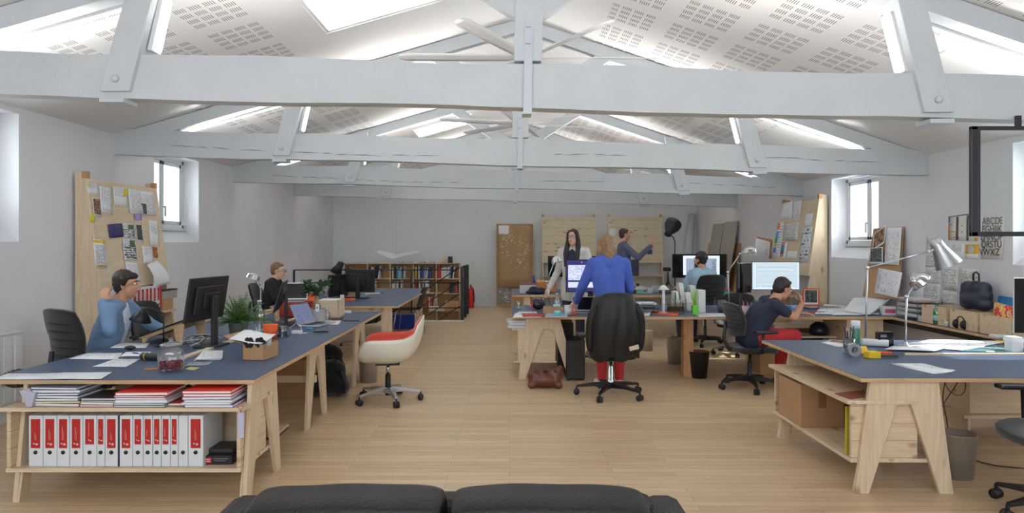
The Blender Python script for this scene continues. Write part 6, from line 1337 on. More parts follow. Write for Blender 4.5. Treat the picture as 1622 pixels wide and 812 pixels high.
r = thing('ledge', 'small dark ledge sticking out of the left trestle under the spray bottle', 'shelf', (-1.80, 4.96, .17)); MB().box(-.23, -.17, -.03, .03, -.17, 0).build('post', M['pine_z'], r); MB().box(-.25, .09, -.12, .18, 0, .02).build('ledge_board', M['black'], r); MB().box(-.25, .09, -.12, .18, .02, .038).build('ledge_edge', M['edge'], r)
# bins
def bin_(label, loc, r1, r0, h, m, inner=None, sy=1.0, rz=0, grp=None):
    r = thing('waste_bin', label, 'waste bin', loc, rz, grp); MB().lathe([(r0, 0), (r1, h), (r1+.004, h+.003), (r1-.004, h), (r0-.003, .01), (.002, .01)], 32, sy=sy).build('bin_body', m, r)
    if inner: MB().lathe([(r1-.008, h-.02), (r1-.002, h+.006), (r1-.010, h+.004), (r1-.012, h-.02)], 32, sy=sy).build('bin_liner', inner, r)
    return r
p = G(581, 607); bin_('round metal waste bin behind the cream armchair', (p.x, p.y+.1, 0), .112, .095, .28, M['bin_steel'])
p = G(1111, 600); bin_('black waste bin with a brown rim under the middle desk', (p.x, p.y+.1, 0), .122, .09, .31, M['black'], C(120, 78, 56))
p = G(1073, 577); bin_('metal waste bin beside the square desk support', (p.x, p.y+.1, 0), .12, .10, .33, M['bin_steel'])
p = G(1531, 763); bin_('brushed metal waste bin beside the near right desk', (p.x, p.y+.10, 0), .135, .105, .30, M['bin_steel'], sy=.8)
bin_('pale metal bin in the shade between the middle desks', (X(1026, 9.9), 9.95, 0), .09, .08, .30, M['bin_steel']); 
# blue crate and far bits
tag(MB().box(-.28, .28, -.18, .18, 0, .27).build('storage_crate', C(32, 56, 150, .4), None, (X(643, 12.6), 12.6, 0), bevel=.012), 'blue crate on the floor under the far left desk', 'crate')
# brown leather bag, pc tower
p = G(864, 617); r = thing('leather_bag', 'slouched brown leather bag on the floor before the pine trestle', 'bag', (p.x, p.y+.12, 0)); fuse('bag_body', [('e', (0, 0, .09), (.19, .11, .09)), ('e', (-.10, 0, .13), (.10, .09, .08)), ('e', (.11, .01, .14), (.10, .09, .09)), ('e', (.17, .0, .20), (.04, .05, .05)), ('e', (-.02, -.02, .15), (.07, .06, .06))]+[('e', (q*.15, y, .035), (.05, .045, .035)) for q in (-1, 1) for y in (-.06, .06)]+[('e', (x, 0, .085), (.07, .095, .085)) for x in (-.12, -.04, .04, .12)]+[('e', (.16, 0, .19), (.035, .06, .05))], mat('brown_leather', T(104, 58, 40), .35, bump=.5, bscale=30), r, .010, 9)
for a, b in ((-.12, .02), (-.02, .12)): MB().tube([(a, -.06, .17), (a+.02, -.09, .225), ((a+b)/2, -.10, .20), (b-.02, -.09, .225), (b, -.05, .17)], .009, 8).build('handle', C(96, 52, 38, .4), r, sub=1)
r = thing('computer_tower', 'black computer tower under the middle desk beside the pine trestle', 'computer', (X(912, 7.75), 7.95, 0)); MB().box(-.11, .11, -.20, .22, .02, .47).build('case', M['black'], r, bevel=.008); MB().box(-.08, .08, -.203, -.20, .40, .44).build('drive_bay', C(44, 44, 48), r); [MB().box(x, x+.03, y, y+.03, 0, .02).build('foot', M['black'], r) for x in (-.1, .07) for y in (-.18, .17)]
r = thing('computer_tower', 'dark computer tower behind the other one under the middle desk', 'computer', (X(895, 8.5), 8.6, 0)); MB().box(-.10, .10, -.20, .2, .02, .60).build('case', M['black'], r, bevel=.008); MB().box(-.07, .07, -.203, -.20, .5, .55).build('drive_bay', C(44, 44, 48), r)
carton('brown carton on the floor beside the seated person in red', (X(1222, 8.2), 8.3, 0), (.36, .34, .26), .05, False)
carton('large cardboard carton with brown tape on the near right shelf', (2.365, 5.215, .2155), (.33, .41, .322), 0)
slab('yellow_file', 'tall yellow green file standing in the near right shelf', 'file', [(2.215, 4.36, .2155), (2.44, 4.36, .2155), (2.44, 4.36, .53), (2.215, 4.36, .53)], .02, C(190, 176, 50))
slab('brown_notebook', 'brown notebook with white pages on the upper shelf at near right', 'notebook', [G(1322, 622, .605), G(1346, 631, .605), G(1368, 628, .605), G(1368, 617, .605)], .006, C(150, 84, 66))
# cable bundle hanging at near right
r = thing('cable', 'dark cables looping down under the near right desk', 'cable', (X(1500, 5.3), 5.3, .72)); g = random.Random(9)
for k, P in enumerate(([(-.03, 0, 0), (-.05, 0, -.15), (.0, 0, -.30), (.12, 0, -.36), (.17, 0, -.25), (.10, 0, -.12), (.16, 0, 0)], [(.03, .02, 0), (.01, .02, -.2), (-.05, 0, -.35), (.0, 0, -.5), (.02, 0, -.719)], [(.12, 0, 0), (.16, 0, -.12), (.05, 0, -.28), (-.04, 0, -.42)])): MB().tube(P, .0045, 6).build('cable_run', M['black'], r, sub=1)
tag(MB().tube([(X(1490, 5.3), 5.3, .006), (X(1540, 4.9), 4.9, .006), (X(1580, 4.7), 4.75, .006), (X(1640, 4.7), 4.7, .006)], .005, 6).build('cable', M['black'], None, sub=1), 'black cable running over the floor by the metal bin', 'cable')
# small animal coloured fur cushion behind left desk
r = thing('fur_cushion', 'shaggy dark fur cover on the floor seat behind the left desk', 'cover', (-3.78, 5.1, .56)); b = MB(); g = random.Random(2)
for i in range(500):
    a, e = g.uniform(0, 2*PI), g.uniform(-.4, 1.5); d = Vector((math.cos(a)*math.cos(e), math.sin(a)*math.cos(e), math.sin(e))); p0 = Vector((d.x*.09, d.y*.09, d.z*.06)); b.tube([p0, p0+d*.03+Vector((g.uniform(-.015, .015), 0, -.012))], [.003, .0008], 4)
b.build('fur', C(96, 84, 72, 1.0), r)['kind'] = 'stuff'; MB().ball((0, 0, 0), .1, 14, 8, 0, (1, 1, .65)).build('cover_body', C(60, 52, 46, 1.0), r)
# far left desk bits
Yf = 9.6
for i, (px, py, s, col, lb, nm) in enumerate(((545, 474, (.30, .20, .03), (196, 80, 50), 'orange red folder stack on the far left desk', 'folder'), (563, 466, (.05, .05, .10), (226, 90, 30), 'small orange gadget standing on the far left desk', 'gadget'), (542, 472, (.06, .06, .07), (228, 228, 230), 'small white box beside the orange gadget', 'box'), (525, 469, (.16, .14, .06), (214, 216, 220), 'white papers beside the slim laptop on far left desk', 'paper_stack'), (590, 463, (.26, .14, .015), (216, 218, 222), 'white keyboard in front of the larger far left monitor', 'keyboard'), (565, 469, (.2, .16, .006), (226, 226, 230), 'white sheet on the far left desk near the orange gadget', 'sheet'), (557, 452, (.14, .06, .22), (190, 150, 110), 'brown box standing behind the black angled lamp', 'box'), (602, 462, (.10, .06, .012), (60, 60, 70), 'dark phone at the right of the white keyboard', 'phone'))):
    p = G(px, py+2 if py > 455 else 470, DZ); o = MB().cbox((0, 0, s[2]/2), s).build(nm, C(*col), None, p, (0, 0, .1*i), bevel=min(.004, s[2]/4)); tag(o, lb, nm.replace('_', ' '))
laptop('dark slim laptop half open on the far left desk', (X(512, 9.7), 9.75, DZ), -PI/2+.3, .32, .22, 1.9, body=M['black'])
for i, (a, c, lb) in enumerate((([(560, 470.5), (588, 470.8), (592, 468.5), (568, 468.3)], (110, 120, 146), 'grey ruler lying on the far left desk'),)): flat(a, C(*c), lb, 'ruler', 'ruler', n=1, wave=0)
# ---------------- middle desk
flat([(812, 503), (858, 502.5), (856, 496), (816, 496)], pmat('plain', 90), 'white sheets at the left end of the middle desk', z=DZ+.0)
flat([(816, 498), (850, 497), (850, 493.5), (822, 493.5)], pmat('text', 91), 'printed magazine behind the red folder', z=DZ+.003)
flat([(828, 501.5), (863, 501), (858, 496.5), (826, 496.5)], C(176, 54, 60), 'flat red folder at the left end of the middle desk', 'folder', 'folder', z=DZ+.006, thick=.004)
r = thing('shoulder_bag', 'small glossy dark bag on the middle desk left of the dome lamp', 'bag', (X(853, 8.45), 8.5, DZ)); fuse('bag_body', [('e', (0, 0, .07), (.085, .07, .07)), ('e', (-.03, 0, .10), (.05, .05, .05)), ('e', (.04, 0, .09), (.05, .05, .05))], C(28, 30, 44, .2), r, .01, 3); MB().tube([(-.07, -.03, .1), (-.09, -.07, .05), (-.06, -.09, .01)], .01, 6).build('strap', C(190, 60, 80), r)
tag(MB().lathe([(.033, 0), (.036, .01), (.036, .09), (.03, .105), (.0, .108)], 18).build('glass_jar', M['glass_thick'], None, (.12, 8.6, DZ)), 'small glass jar on the middle desk at the aisle edge', 'jar')
bottle('clear water bottle with a white cap beside the wooden caddy', (X(882.5, 8.25), 8.3, DZ), .23, .042, fill=C(190, 226, 224))
r = thing('wooden_caddy', 'low open wooden tray with pots at the left of the middle desk', 'tray', (X(877, 8.05), 8.12, DZ)); [MB().box(*a).build('tray_side', M['card'], r) for a in ((-.12, .12, -.06, -.053, 0, .075), (-.12, .12, .053, .06, 0, .075), (-.12, -.113, -.053, .053, 0, .075), (.113, .12, -.053, .053, 0, .075))]; MB().box(-.113, .113, -.053, .053, 0, .006).build('tray_bottom', M['card'], r)
q = MB(); q.lathe([(.035, 0), (.042, .004), (.042, .042), (.035, .046)], 20); q.build('tape_roll', C(130, 206, 200, .4), None, (X(883, 7.95), 7.97, DZ)); tag(bpy.data.objects['tape_roll'], 'teal roll before the wooden tray', 'tape')
flat([(863, 502.5), (899, 502.5), (897, 496), (866, 496)], C(186, 190, 196), 'grey folder before the wooden tray', 'folder', 'folder', thick=.006, n=1, wave=0); flat([(872, 499), (894, 499), (893, 495.5), (874, 495.5)], C(96, 176, 210), 'light blue card on the grey folder', 'card', 'card', z=DZ+.009, n=1, wave=0)
cup('white mug beside the wooden tray on the middle desk', (X(900, 8.0), 7.98, DZ), .046, .044, .11, M['white_paint'], 'mug', 'mug', True)
tag(MB().lathe([(.03, 0), (.034, .004), (.034, .03), (.03, .034)], 16).build('tape_roll', M['orange'], None, (X(909, 7.95), 7.95, DZ)), 'orange tape roll beside the white mug', 'tape')
laptop('small wood rimmed laptop behind the blue sweater person', (X(925, 8.2), 8.25, DZ), 0, .28, .18, 1.8)
r = thing('paper_tray', 'white device on a black tray right of the jacket chair', 'tray', (X(1024, 8.2), 8.2, DZ)); [MB().box(-.12, .12, -.12, .12, z, z+.008).build('tray_level', M['black'], r) for z in (.0, .05, .09)]; [MB().box(x, x+.006, y, y+.006, 0, .09).build('post', M['black'], r) for x in (-.12, .114) for y in (-.12, .114)]
r = thing('router', 'white router box lying on the black tray', 'router', (X(1023, 8.2), 8.2, DZ+.0985)); MB().box(-.11, .11, -.09, .09, 0, .03).build('router_body', M['white_paint'], r, bevel=.006); MB().box(-.08, .08, -.092, -.09, .01, .018).build('vent', C(60, 60, 64), r)
flat([(1010, 500), (1028, 500.5), (1032, 494), (1012, 494)], C(214, 216, 220), 'white keyboard corner right of the jacket chair', 'keyboard', 'keyboard', thick=.012, n=1, wave=0)
flat([(1030, 496), (1073, 500.5), (1076, 496), (1040, 492.5)], C(226, 92, 44), 'bright orange folder on the middle desk', 'folder', 'folder', thick=.008, n=1, wave=0)
r = thing('table_lamp', 'slim white table lamp with a flat cone shade on the middle desk', 'lamp', (X(1051, 8.15), 8.15, DZ)); MB().lathe([(.055, 0), (.055, .010), (.018, .014), (.016, .30), (.01, .31)], 20).build('lamp_stem', M['white_paint'], r); MB().lathe([(.066, .285), (.068, .289), (.02, .34), (.004, .342)], 24).build('lamp_shade', M['white_paint'], r)
# magazine files and planters
for i, (px, w, h, Y, col, lb) in enumerate(((1070, .055, .24, 8.5, (214, 214, 210), 'first from left'), (1078, .055, .34, 8.55, (206, 206, 202), 'second from left, tallest'), (1090, .09, .22, 8.5, (222, 222, 220), 'third from left'), (1096, .07, .30, 8.7, (198, 200, 200), 'fourth, behind the grass pot'))):
    r = thing('magazine_file', 'white magazine file on the middle desk, %s' % lb, 'file', (X(px, Y), Y, DZ), 0, 'white magazine files on the middle desk'); q = MB(); q.prism([(-.11, 0), (.11, 0), (.11, h), (-.02, h), (-.11, h*.5)], -w/2, w/2, 'x'); q.build('file_body', C(*col), r, bevel=.002); MB().box(-w/2+.006, w/2-.006, -.02, .10, h, h+.002).build('contents', M['paper'], r)
tag(MB().box(-.045, .045, -.08, .08, 0, .28).build('router_box', C(224, 224, 228, .3), None, (X(1109, 8.25), 8.25, DZ), bevel=.006), 'upright white box right of the grass pot', 'box')
r = thing('potted_grass', 'grass like plant in a square green pot on the middle desk', 'plant', (X(1101, 7.98), 7.98, DZ)); MB().box(-.038, .038, -.038, .038, 0, .11).build('pot', C(110, 196, 70, .4), r, bevel=.006); b = MB(); g = random.Random(7)
for i in range(22): a = g.uniform(0, 6.28); leaf(b, (g.uniform(-.02, .02), g.uniform(-.02, .02), .10), (math.cos(a)*.35, math.sin(a)*.35, 1), g.uniform(.12, .24), .005, -.0, 4)
b.build('leaves', C(150, 200, 70, .5), r)
r = thing('potted_aloe', 'long leaved plant in a glass planter beside the white files', 'plant', (X(1070, 8.1), 8.1, DZ)); MB().box(-.095, .095, -.05, .05, 0, .13).build('pot', M['glass_thick'], r, bevel=.004); MB().box(-.09, .09, -.045, .045, .005, .08).build('soil', M['soil'], r); b = MB(); 
for a, e, L in ((0, .55, .30), (.3, .8, .26), (PI, .5, .26), (2.6, .9, .28), (.1, 1.2, .30), (3.3, 1.3, .22), (1.5, 1.3, .34)): leaf(b, (0, 0, .08), (math.cos(a)*math.cos(e), math.sin(a)*math.cos(e)*.4, math.sin(e)), L, .010, .45, 7)
b.build('leaves', C(60, 110, 60, .5), r)
tag(MB().box(-.05, .05, -.03, .03, 0, .14).build('card_box', C(96, 92, 106), None, (X(1143, 8.35), 8.35, DZ), bevel=.003), 'dark upright card box beside the bent dome lamp', 'box')
cup('black pot in front of the dark card box', (X(1143, 8.12), 8.12, DZ), .046, .04, .07, M['black'], 'pot', 'pot'); cup('small red cup beside the dome lamp base', (X(1165, 8.15), 8.15, DZ+.014), .037, .03, .05, C(206, 50, 40), 'cup', 'cup')
tag(MB().box(-.15, .15, -.09, .09, 0, .012).build('wooden_tray', C(214, 206, 192), None, (X(1156, 8.1), 8.05, DZ), bevel=.003), 'pale flat tray under the lamp base and red cup', 'tray'); bpy.data.objects['wooden_tray'].location = (X(1170, 8.14), 8.12, DZ)
def pens(loc, n, cols_, where, h=.15, seed=0, cat='pen'):
    g = random.Random(seed)
    for i in range(n):
        a = 2*PI*i/n; nm, c = cols_[i % len(cols_)]; p0 = Vector(loc)+Vector((.012*math.cos(a), .012*math.sin(a), .008)); p1 = Vector(loc)+Vector((.034*math.cos(a), .034*math.sin(a), h*g.uniform(.85, 1.1)))
        tag(MB().tube([Vector((0, 0, 0)), p1-p0, (p1-p0)*1.04], [.0042, .0042, .002], 6).build('pen', C(*c), None, p0), '%s pen standing in %s' % (nm, where), 'pen', 'pens in %s' % where)
for px, c, lb in ((1181, (206, 180, 190), 'pale pink pen pot on the middle desk'), (1193, (150, 70, 96), 'plum pen pot on the middle desk')):
    cup(lb, (X(px, 8.05), 8.05, DZ), .045, .042, .095, C(*c), 'pen_pot', 'pot')
pens((X(1181, 8.05), 8.05, DZ), 5, [('pink', (220, 90, 120)), ('black', (30, 30, 34)), ('wooden', (190, 150, 100)), ('red', (190, 40, 40)), ('grey', (120, 120, 126))], 'the pale pink pot', seed=1); pens((X(1193, 8.05), 8.05, DZ), 5, [('dark', (40, 40, 44)), ('brown', (110, 80, 60)), ('blue', (50, 80, 160)), ('white', (220, 220, 220)), ('green', (50, 120, 70))], 'the plum pot', seed=2)
flat([(1108, 502), (1204, 501), (1180, 495.5), (1098, 496)], pmat('text', 95), 'open newspaper on the middle desk edge', 'newspaper', 'newspaper')
for px, lb in ((1199, 'left of two'), (1238, 'right of two')): tag(MB().box(-.10, .10, -.06, .06, 0, .075).build('storage_box', C(46, 120, 170, .4), None, (X(px, 8.35), 8.35, DZ), bevel=.004), 'blue box under the bright text monitor, %s' % lb, 'box')
# picture and things by the right wall end of the middle desk
r = thing('picture_frame', 'dark picture in a bright orange frame leaning by the right display board', 'picture', (X(1285, 8.95), 8.95, DZ+.02), -.12); [MB().box(*a).build('frame_bar', M['orange'], r) for a in ((-.105, .105, 0, .02, 0, .012), (-.105, .105, 0, .02, .212, .228), (-.105, -.09, 0, .02, .012, .212), (.088, .105, 0, .02, .012, .212))]
quad('picture', [(-.09, .006, .012), (.088, .006, .012), (.088, .006, .212), (-.09, .006, .212)], pmat('dark', 5), r)
r = thing('paper_rack', 'low glass topped rack under the orange framed picture', 'rack', (X(1290, 8.9), 8.75, DZ)); MB().box(-.22, .22, -.12, .12, .015, .021).build('rack_top', M['glass_thick'], r); [MB().box(x, x+.01, -.1, .1, 0, .015).build('foot', M['black'], r) for x in (-.2, .19)]
for i, (c, kd, lb) in enumerate(([[(1290, 476), (1332, 475), (1330, 468), (1288, 469)], 'plain', 'thick white pad near the small red and white tin'], [[(1265, 484), (1295, 481), (1290, 476), (1268, 478)], 'plain', 'white sheet beside the seated person hand'], [[(1290, 497), (1330, 498), (1345, 489), (1300, 486)], 'draw', 'drawing sheet on the middle desk right end, left'], [[(1318, 499), (1372, 498.5), (1355, 489), (1322, 488)], 'half', 'white sheet on the middle desk right end, in front'], [[(1300, 488), (1352, 489), (1348, 484), (1306, 482)], 'text', 'printed sheet on the middle desk right end, behind'], [[(1350, 494), (1392, 498), (1396, 492), (1362, 489)], 'half', 'pale sheet at the desk corner near the drawing slab'])):
    flat(c, pmat(kd, 100+i), lb, z=DZ+.002*i, seed=i)
r = thing('tin', 'small tin with a red band at the right end of the middle desk', 'tin', (X(1339, 9.35), 9.12, DZ)); MB().lathe([(.045, 0), (.045, .085), (.04, .088)], 20).build('tin_body', M['grey_metal'], r); MB().lathe([(.0455, .03), (.0455, .055)], 20).build('label_band', C(190, 50, 50), r)
slab('drawing_slab', 'white topped drawing slab propped up on the corner desk', 'board', [W(1337, 491, 8.15), W(1378, 497, 7.85), W(1410, 473, 8.2), W(1352, 471, 8.75)], .012, M['paper'])
r = thing('marker', 'red marker pen lying before the seated person', 'pen', G(1290, 494, DZ+.008)); MB().tube([(-.08, 0, 0), (.05, 0, 0)], .008, 8).build('marker_body', C(200, 40, 40), r); MB().tube([(.05, 0, 0), (.13, .01, 0)], .007, 8).build('marker_cap', M['black'], r)
# ---------------- far row
tag(MB().box(-.14, .14, -.12, .12, 0, .14).build('storage_box', C(206, 206, 210), None, (X(836, 11.4), 11.45, DZ), bevel=.004), 'white box on the far desk at the aisle end', 'box')
tag(MB().box(-.14, .14, -.10, .10, 0, .03).build('book', C(120, 70, 80), None, (X(836, 11.4), 11.45, DZ+.141)), 'dark pink book lying on the white box at the aisle end', 'book')
bottle('blue metal flask beside the white box on the far desk', (X(845, 11.9), 11.95, DZ), .26, .045, C(36, 66, 120, .3), M['black'], 'flask')
r = thing('dark_coat', 'dark cloth crumpled on the far desk beside the white box', 'cloth', (X(850, 11.25), 11.25, DZ)); fuse('cloth_body', [('e', (0, 0, .04), (.17, .09, .045)), ('e', (-.05, 0, .08), (.08, .07, .05)), ('e', (.07, 0, .06), (.09, .07, .05)), ('e', (-.13, -.02, .03), (.06, .05, .03))], navy, r, .012, 3)
r = thing('wooden_crate', 'orange brown wooden crate on the far desk behind the cloth', 'crate', (X(865, 11.9), 11.9, DZ)); MB().box(-.17, .17, -.12, .12, 0, .17).build('crate_body', C(196, 122, 66), r, bevel=.003); MB().box(-.18, .18, -.13, .13, .17, .185).build('rim', C(222, 150, 90), r)
r = thing('pen_pot', 'green pot with a white roof like lid on the far desk', 'pot', (X(1015, 11.3), 11.35, DZ)); MB().box(-.06, .06, -.05, .05, 0, .07).build('pot_body', C(120, 200, 160), r, bevel=.01); q = MB(); q.prism([(-.10, .07), (.10, .07), (.05, .12), (-.05, .12)], -.06, .06, 'y'); q.build('lid', M['white_paint'], r)
for px, w, h, c, lb in ((1031, .10, .08, (190, 192, 196), 'grey box left of the two grey devices on the far desk'), (1043, .16, .11, (176, 178, 182), 'larger grey device on the far desk'), (1003, .12, .10, (70, 50, 60), 'dark container behind the green pot'), (1012, .03, .16, (40, 40, 46), 'dark thin bottle behind the green pot')): tag(MB().box(-w/2, w/2, -.06, .06, 0, h).build('device' if 'dev' in lb else 'container', C(*c), None, (X(px, 11.5), 11.6, DZ), bevel=.01), lb, 'device' if 'dev' in lb else 'container')
flat([(1017, 464.5), (1032, 464.5), (1032, 462.8), (1017, 462.8)], C(190, 190, 206), 'pale strip of paper on the far desk edge', n=1)
tag(MB().cbox((0, 0, .06), (.34, .1, .12), (0, 0, .3)).build('folded_bag', C(120, 110, 100, .9), None, (X(1060, 11.3), 11.35, DZ), bevel=.03), 'grey brown bag on the far desk behind the white files', 'bag')
tag(MB().cbox((0, 0, .02), (.26, .18, .04)).build('folder', C(50, 190, 180), None, (X(1156, 10.95), 11.3, DZ), bevel=.004), 'teal folder on the far desk behind the bent dome lamp', 'folder'); tag(MB().cbox((0, 0, .02), (.22, .16, .03)).build('folder', C(210, 80, 120), None, (X(1156, 10.95), 11.3, DZ+.045), bevel=.004), 'pink folder lying on the teal folder', 'folder')
# ---------------- wall desk at right
def pbox(label, loc, w, d, h, rz=0, name='wooden_box'):
    r = thing(name, label, 'box', loc, rz, 'pine boxes on the right wall desk'); t = .014
    for a in ((-w/2, w/2, -d/2, -d/2+t, 0, h), (-w/2, w/2, d/2-t, d/2, 0, h), (-w/2, -w/2+t, -d/2+t, d/2-t, 0, h), (w/2-t, w/2, -d/2+t, d/2-t, 0, h)): MB().box(*a).build('box_side', M['board_z'], r)
    MB().box(-w/2+t, w/2-t, -d/2+t, d/2-t, 0, t).build('box_bottom', M['board_z'], r); return r
pbox('open pine box on the right wall desk behind the black headphones', (4.63, 7.02, DZ), .28, .40, .19); pbox('open pine box under the dark backpack, left of the magazine box', (4.63, 6.56, DZ), .28, .40, .19); pbox('open pine box with a red magazine at the right edge', (4.63, 6.13, DZ), .28, .40, .18)
r = thing('backpack', 'dark blue backpack standing on the pine box by the right wall', 'bag', (4.66, 6.62, DZ+.191), PI/2); fuse('bag_body', [('e', (0, 0, .13), (.17, .085, .13))]+[('e', (q*.105, 0, z), (w, .08, .07)) for q in (-1, 1) for z, w in ((.065, .095), (.15, .09), (.22, .065))]+[('e', (.0, .06, .10), (.15, .05, .085)), ('e', (0, 0, .205), (.12, .085, .09)), ('e', (0, 0, .17), (.17, .08, .09))], C(40, 44, 62, .45), r, .012, 16); MB().tube([(-.04, 0, .29), (-.04, 0, .36), (0, 0, .38), (.04, 0, .36), (.04, 0, .29)], .009, 8).build('handle', C(40, 44, 62, .45), r)
r.location.z = DZ+.188
bottle('green glass bottle on the right wall desk', (4.50, 6.98, DZ), .235, .034, M['glass_green'], M['white_paint'], fill=C(150, 196, 200))
tag(MB().lathe([(.02, 0), (.022, .05), (.018, .052)], 14).build('small_cup', C(210, 214, 214, .3), None, (4.50, 6.82, DZ)), 'tiny white cup beside the green bottle', 'cup')
r = thing('headphones', 'black headphones lying before the pine boxes', 'headphones', (4.495, 6.60, DZ+.07)); [MB().lathe([(.02, -.02), (.045, -.015), (.05, .01), (.03, .02)], 18, 0, Matrix.Translation((0, y, 0)) @ Euler((PI/2, .2, 0)).to_matrix().to_4x4()).build('ear_cup', M['black'], r) for y in (-.06, .05)]; MB().tube([(0, -.065, 0), (-.01, -.06, .06), (0, 0, .085), (-.01, .05, .06), (0, .055, 0)], .008, 8).build('headband', M['black'], r, sub=1)
r.location.z = DZ+.05
slab('magazine', 'colourful red and orange magazine sticking out of the right pine box', 'magazine', [(4.56, 6.28, DZ+.02), (4.56, 6.02, DZ+.02), (4.60, 6.02, DZ+.27), (4.60, 6.28, DZ+.30)], .008, pmat('plain', 1)); quad('magazine_cover', [(4.555, 6.28, DZ+.02), (4.555, 6.02, DZ+.02), (4.595, 6.02, DZ+.27), (4.595, 6.28, DZ+.30)], pmat('magazine', 1), None, 2, 0, .001, 0, 'printed cover of the colourful magazine in the right pine box', 'magazine')
for i, (y, c, nm) in enumerate(((6.46, (60, 130, 190), 'blue'), (6.36, (110, 60, 150), 'purple'), (6.28, (196, 60, 80), 'red'))): slab('folder', '%s folder standing behind the magazine by the right wall' % nm, 'folder', [(4.74, y, DZ+.2), (4.74, y-.24, DZ+.2), (4.765, y-.24, DZ+.34-.02*i), (4.765, y, DZ+.345-.02*i)], .006, C(*c))
# paper trays: stacked
r = thing('paper_tray', 'stacked wire paper trays full of sheets on the right wall desk', 'tray', (4.63, 7.50, DZ)); 
for k in range(4):
    z = .03+.055*k; MB().box(-.14, .14, -.20, .20, z, z+.005).build('tray_level', C(120, 120, 124, .3), r)
for x in (-.14, .134):
    for y in (-.2, .194): MB().box(x, x+.006, y, y+.006, 0, .22).build('post', C(120, 120, 124, .3), r)
g = random.Random(4)
for k in range(12):
    z = [.036, .091, .146, .201][k // 3]+.011*(k % 3)+.001; c = g.choice([(226, 226, 230), (206, 208, 214), (210, 190, 190), (196, 200, 206)]); tag(MB().box(-.125, .125, -.18, .18, 0, .009).build('paper_stack', C(*c), None, (4.63+g.uniform(-.01, .01), 7.50+g.uniform(-.01, .01), DZ+z), (0, 0, g.uniform(-.04, .04))), '%s bundle of papers in the %s wire tray' % (('lowest', 'middle', 'upper')[k % 3], ('bottom', 'second', 'third', 'top')[k // 3]), 'paper', 'papers in the wire trays')
r = thing('card_box', 'white box with a pink label on the right wall desk', 'box', (4.56, 7.92, DZ), -.3); MB().box(-.11, .11, -.07, .07, 0, .10).build('box_body', M['white_paint'], r, bevel=.002); MB().box(-.08, .03, -.0715, -.07, .03, .075).build('pink_label', C(214, 90, 120), r)
tag(MB().cbox((0, 0, .03), (.2, .3, .06)).build('paper_stack', C(196, 198, 206), None, (4.60, 7.17+.0, DZ)), 'low stack of pale papers beside the wire trays', 'paper')
# ---------------- near right desk
flat([(1409, 576), (1490, 591), (1514, 589.5), (1462, 576)], pmat('half', 110), 'lone white sheet near the front edge of the near right desk', wave=.006, curl=.01)
flat([(1412, 577), (1478, 592), (1500, 590.5), (1448, 577.5)], pmat('plain', 111), 'white sheet lying just under the lone one on near right desk', z=DZ-.0008, wave=.001)
for i, (c, kd, lb) in enumerate(([[(1300, 543), (1330, 550), (1350, 545), (1318, 538.5)], 'half', 'printed sheet at the rear left of the near right desk'], [[(1310, 541), (1338, 545), (1345, 540), (1315, 537.5)], 'photo', 'reddish print at the rear left of the near right desk'], [[(1418, 546), (1524, 555), (1560, 549), (1450, 542)], 'plain', 'wide white drawing sheet beside the dome lamp'], [[(1440, 545), (1545, 551), (1600, 540), (1470, 537.5)], 'draw', 'wide white drawing sheet farther back on the near right desk'], [[(1400, 553), (1480, 556), (1500, 551), (1415, 548)], 'plain', 'white sheet under the dome lamp base'])):
    flat(c, pmat(kd, 112+i), lb, z=DZ+.003*i, seed=i)
flat([(1522, 556), (1600, 558), (1634, 548), (1560, 546)], C(84, 132, 140, .4), 'teal cutting mat on the near right desk', 'cutting_mat', 'mat', n=1, wave=0, thick=.003, z=DZ)
flat([(1562, 557.2), (1576, 557.5), (1574, 555.5), (1562, 555.5)], C(230, 230, 200), 'small pale card on the teal cutting mat', 'card', 'card', z=DZ+.005, n=1, wave=0)
tag(MB().cbox((0, 0, .009), (.30, .025, .004), (0, 0, -.5)).build('ruler', C(206, 210, 214, .2), None, G(1570, 552.5, DZ)), 'clear ruler lying across the cutting mat', 'ruler')
# roof shaped white paper house, headset
Yh = 5.25; r = thing('paper_house', 'small white card house on the near right desk', 'model', (X(1606, Yh), Yh, DZ)); MB().box(-.045, .045, -.04, .04, 0, .085).build('house_walls', M['paper'], r); q = MB(); q.prism([(-.055, .08), (.055, .08), (.035, .115), (-.045, .115)], -.045, .045, 'y'); q.build('house_roof', M['paper'], r)
tag(MB().cbox((0, 0, .015), (.20, .11, .03), (0, 0, -.1)).build('white_tray', C(226, 228, 232), None, G(1590, 535, DZ), bevel=.012), 'shallow white tray beside the white card house', 'tray')
tag(MB().tube([(-.07, .02, .008), (.07, -.03, .008)], .009, 8).build('yellow_cutter', M['yellow'], None, G(1588, 543, DZ)), 'yellow cutter lying before the white card house', 'cutter')
cup('white ceramic ring pot at the right edge of the near right desk', (X(1625, 5.2), 5.15, DZ), .04, .04, .06, M['white_paint'], 'pot', 'pot')
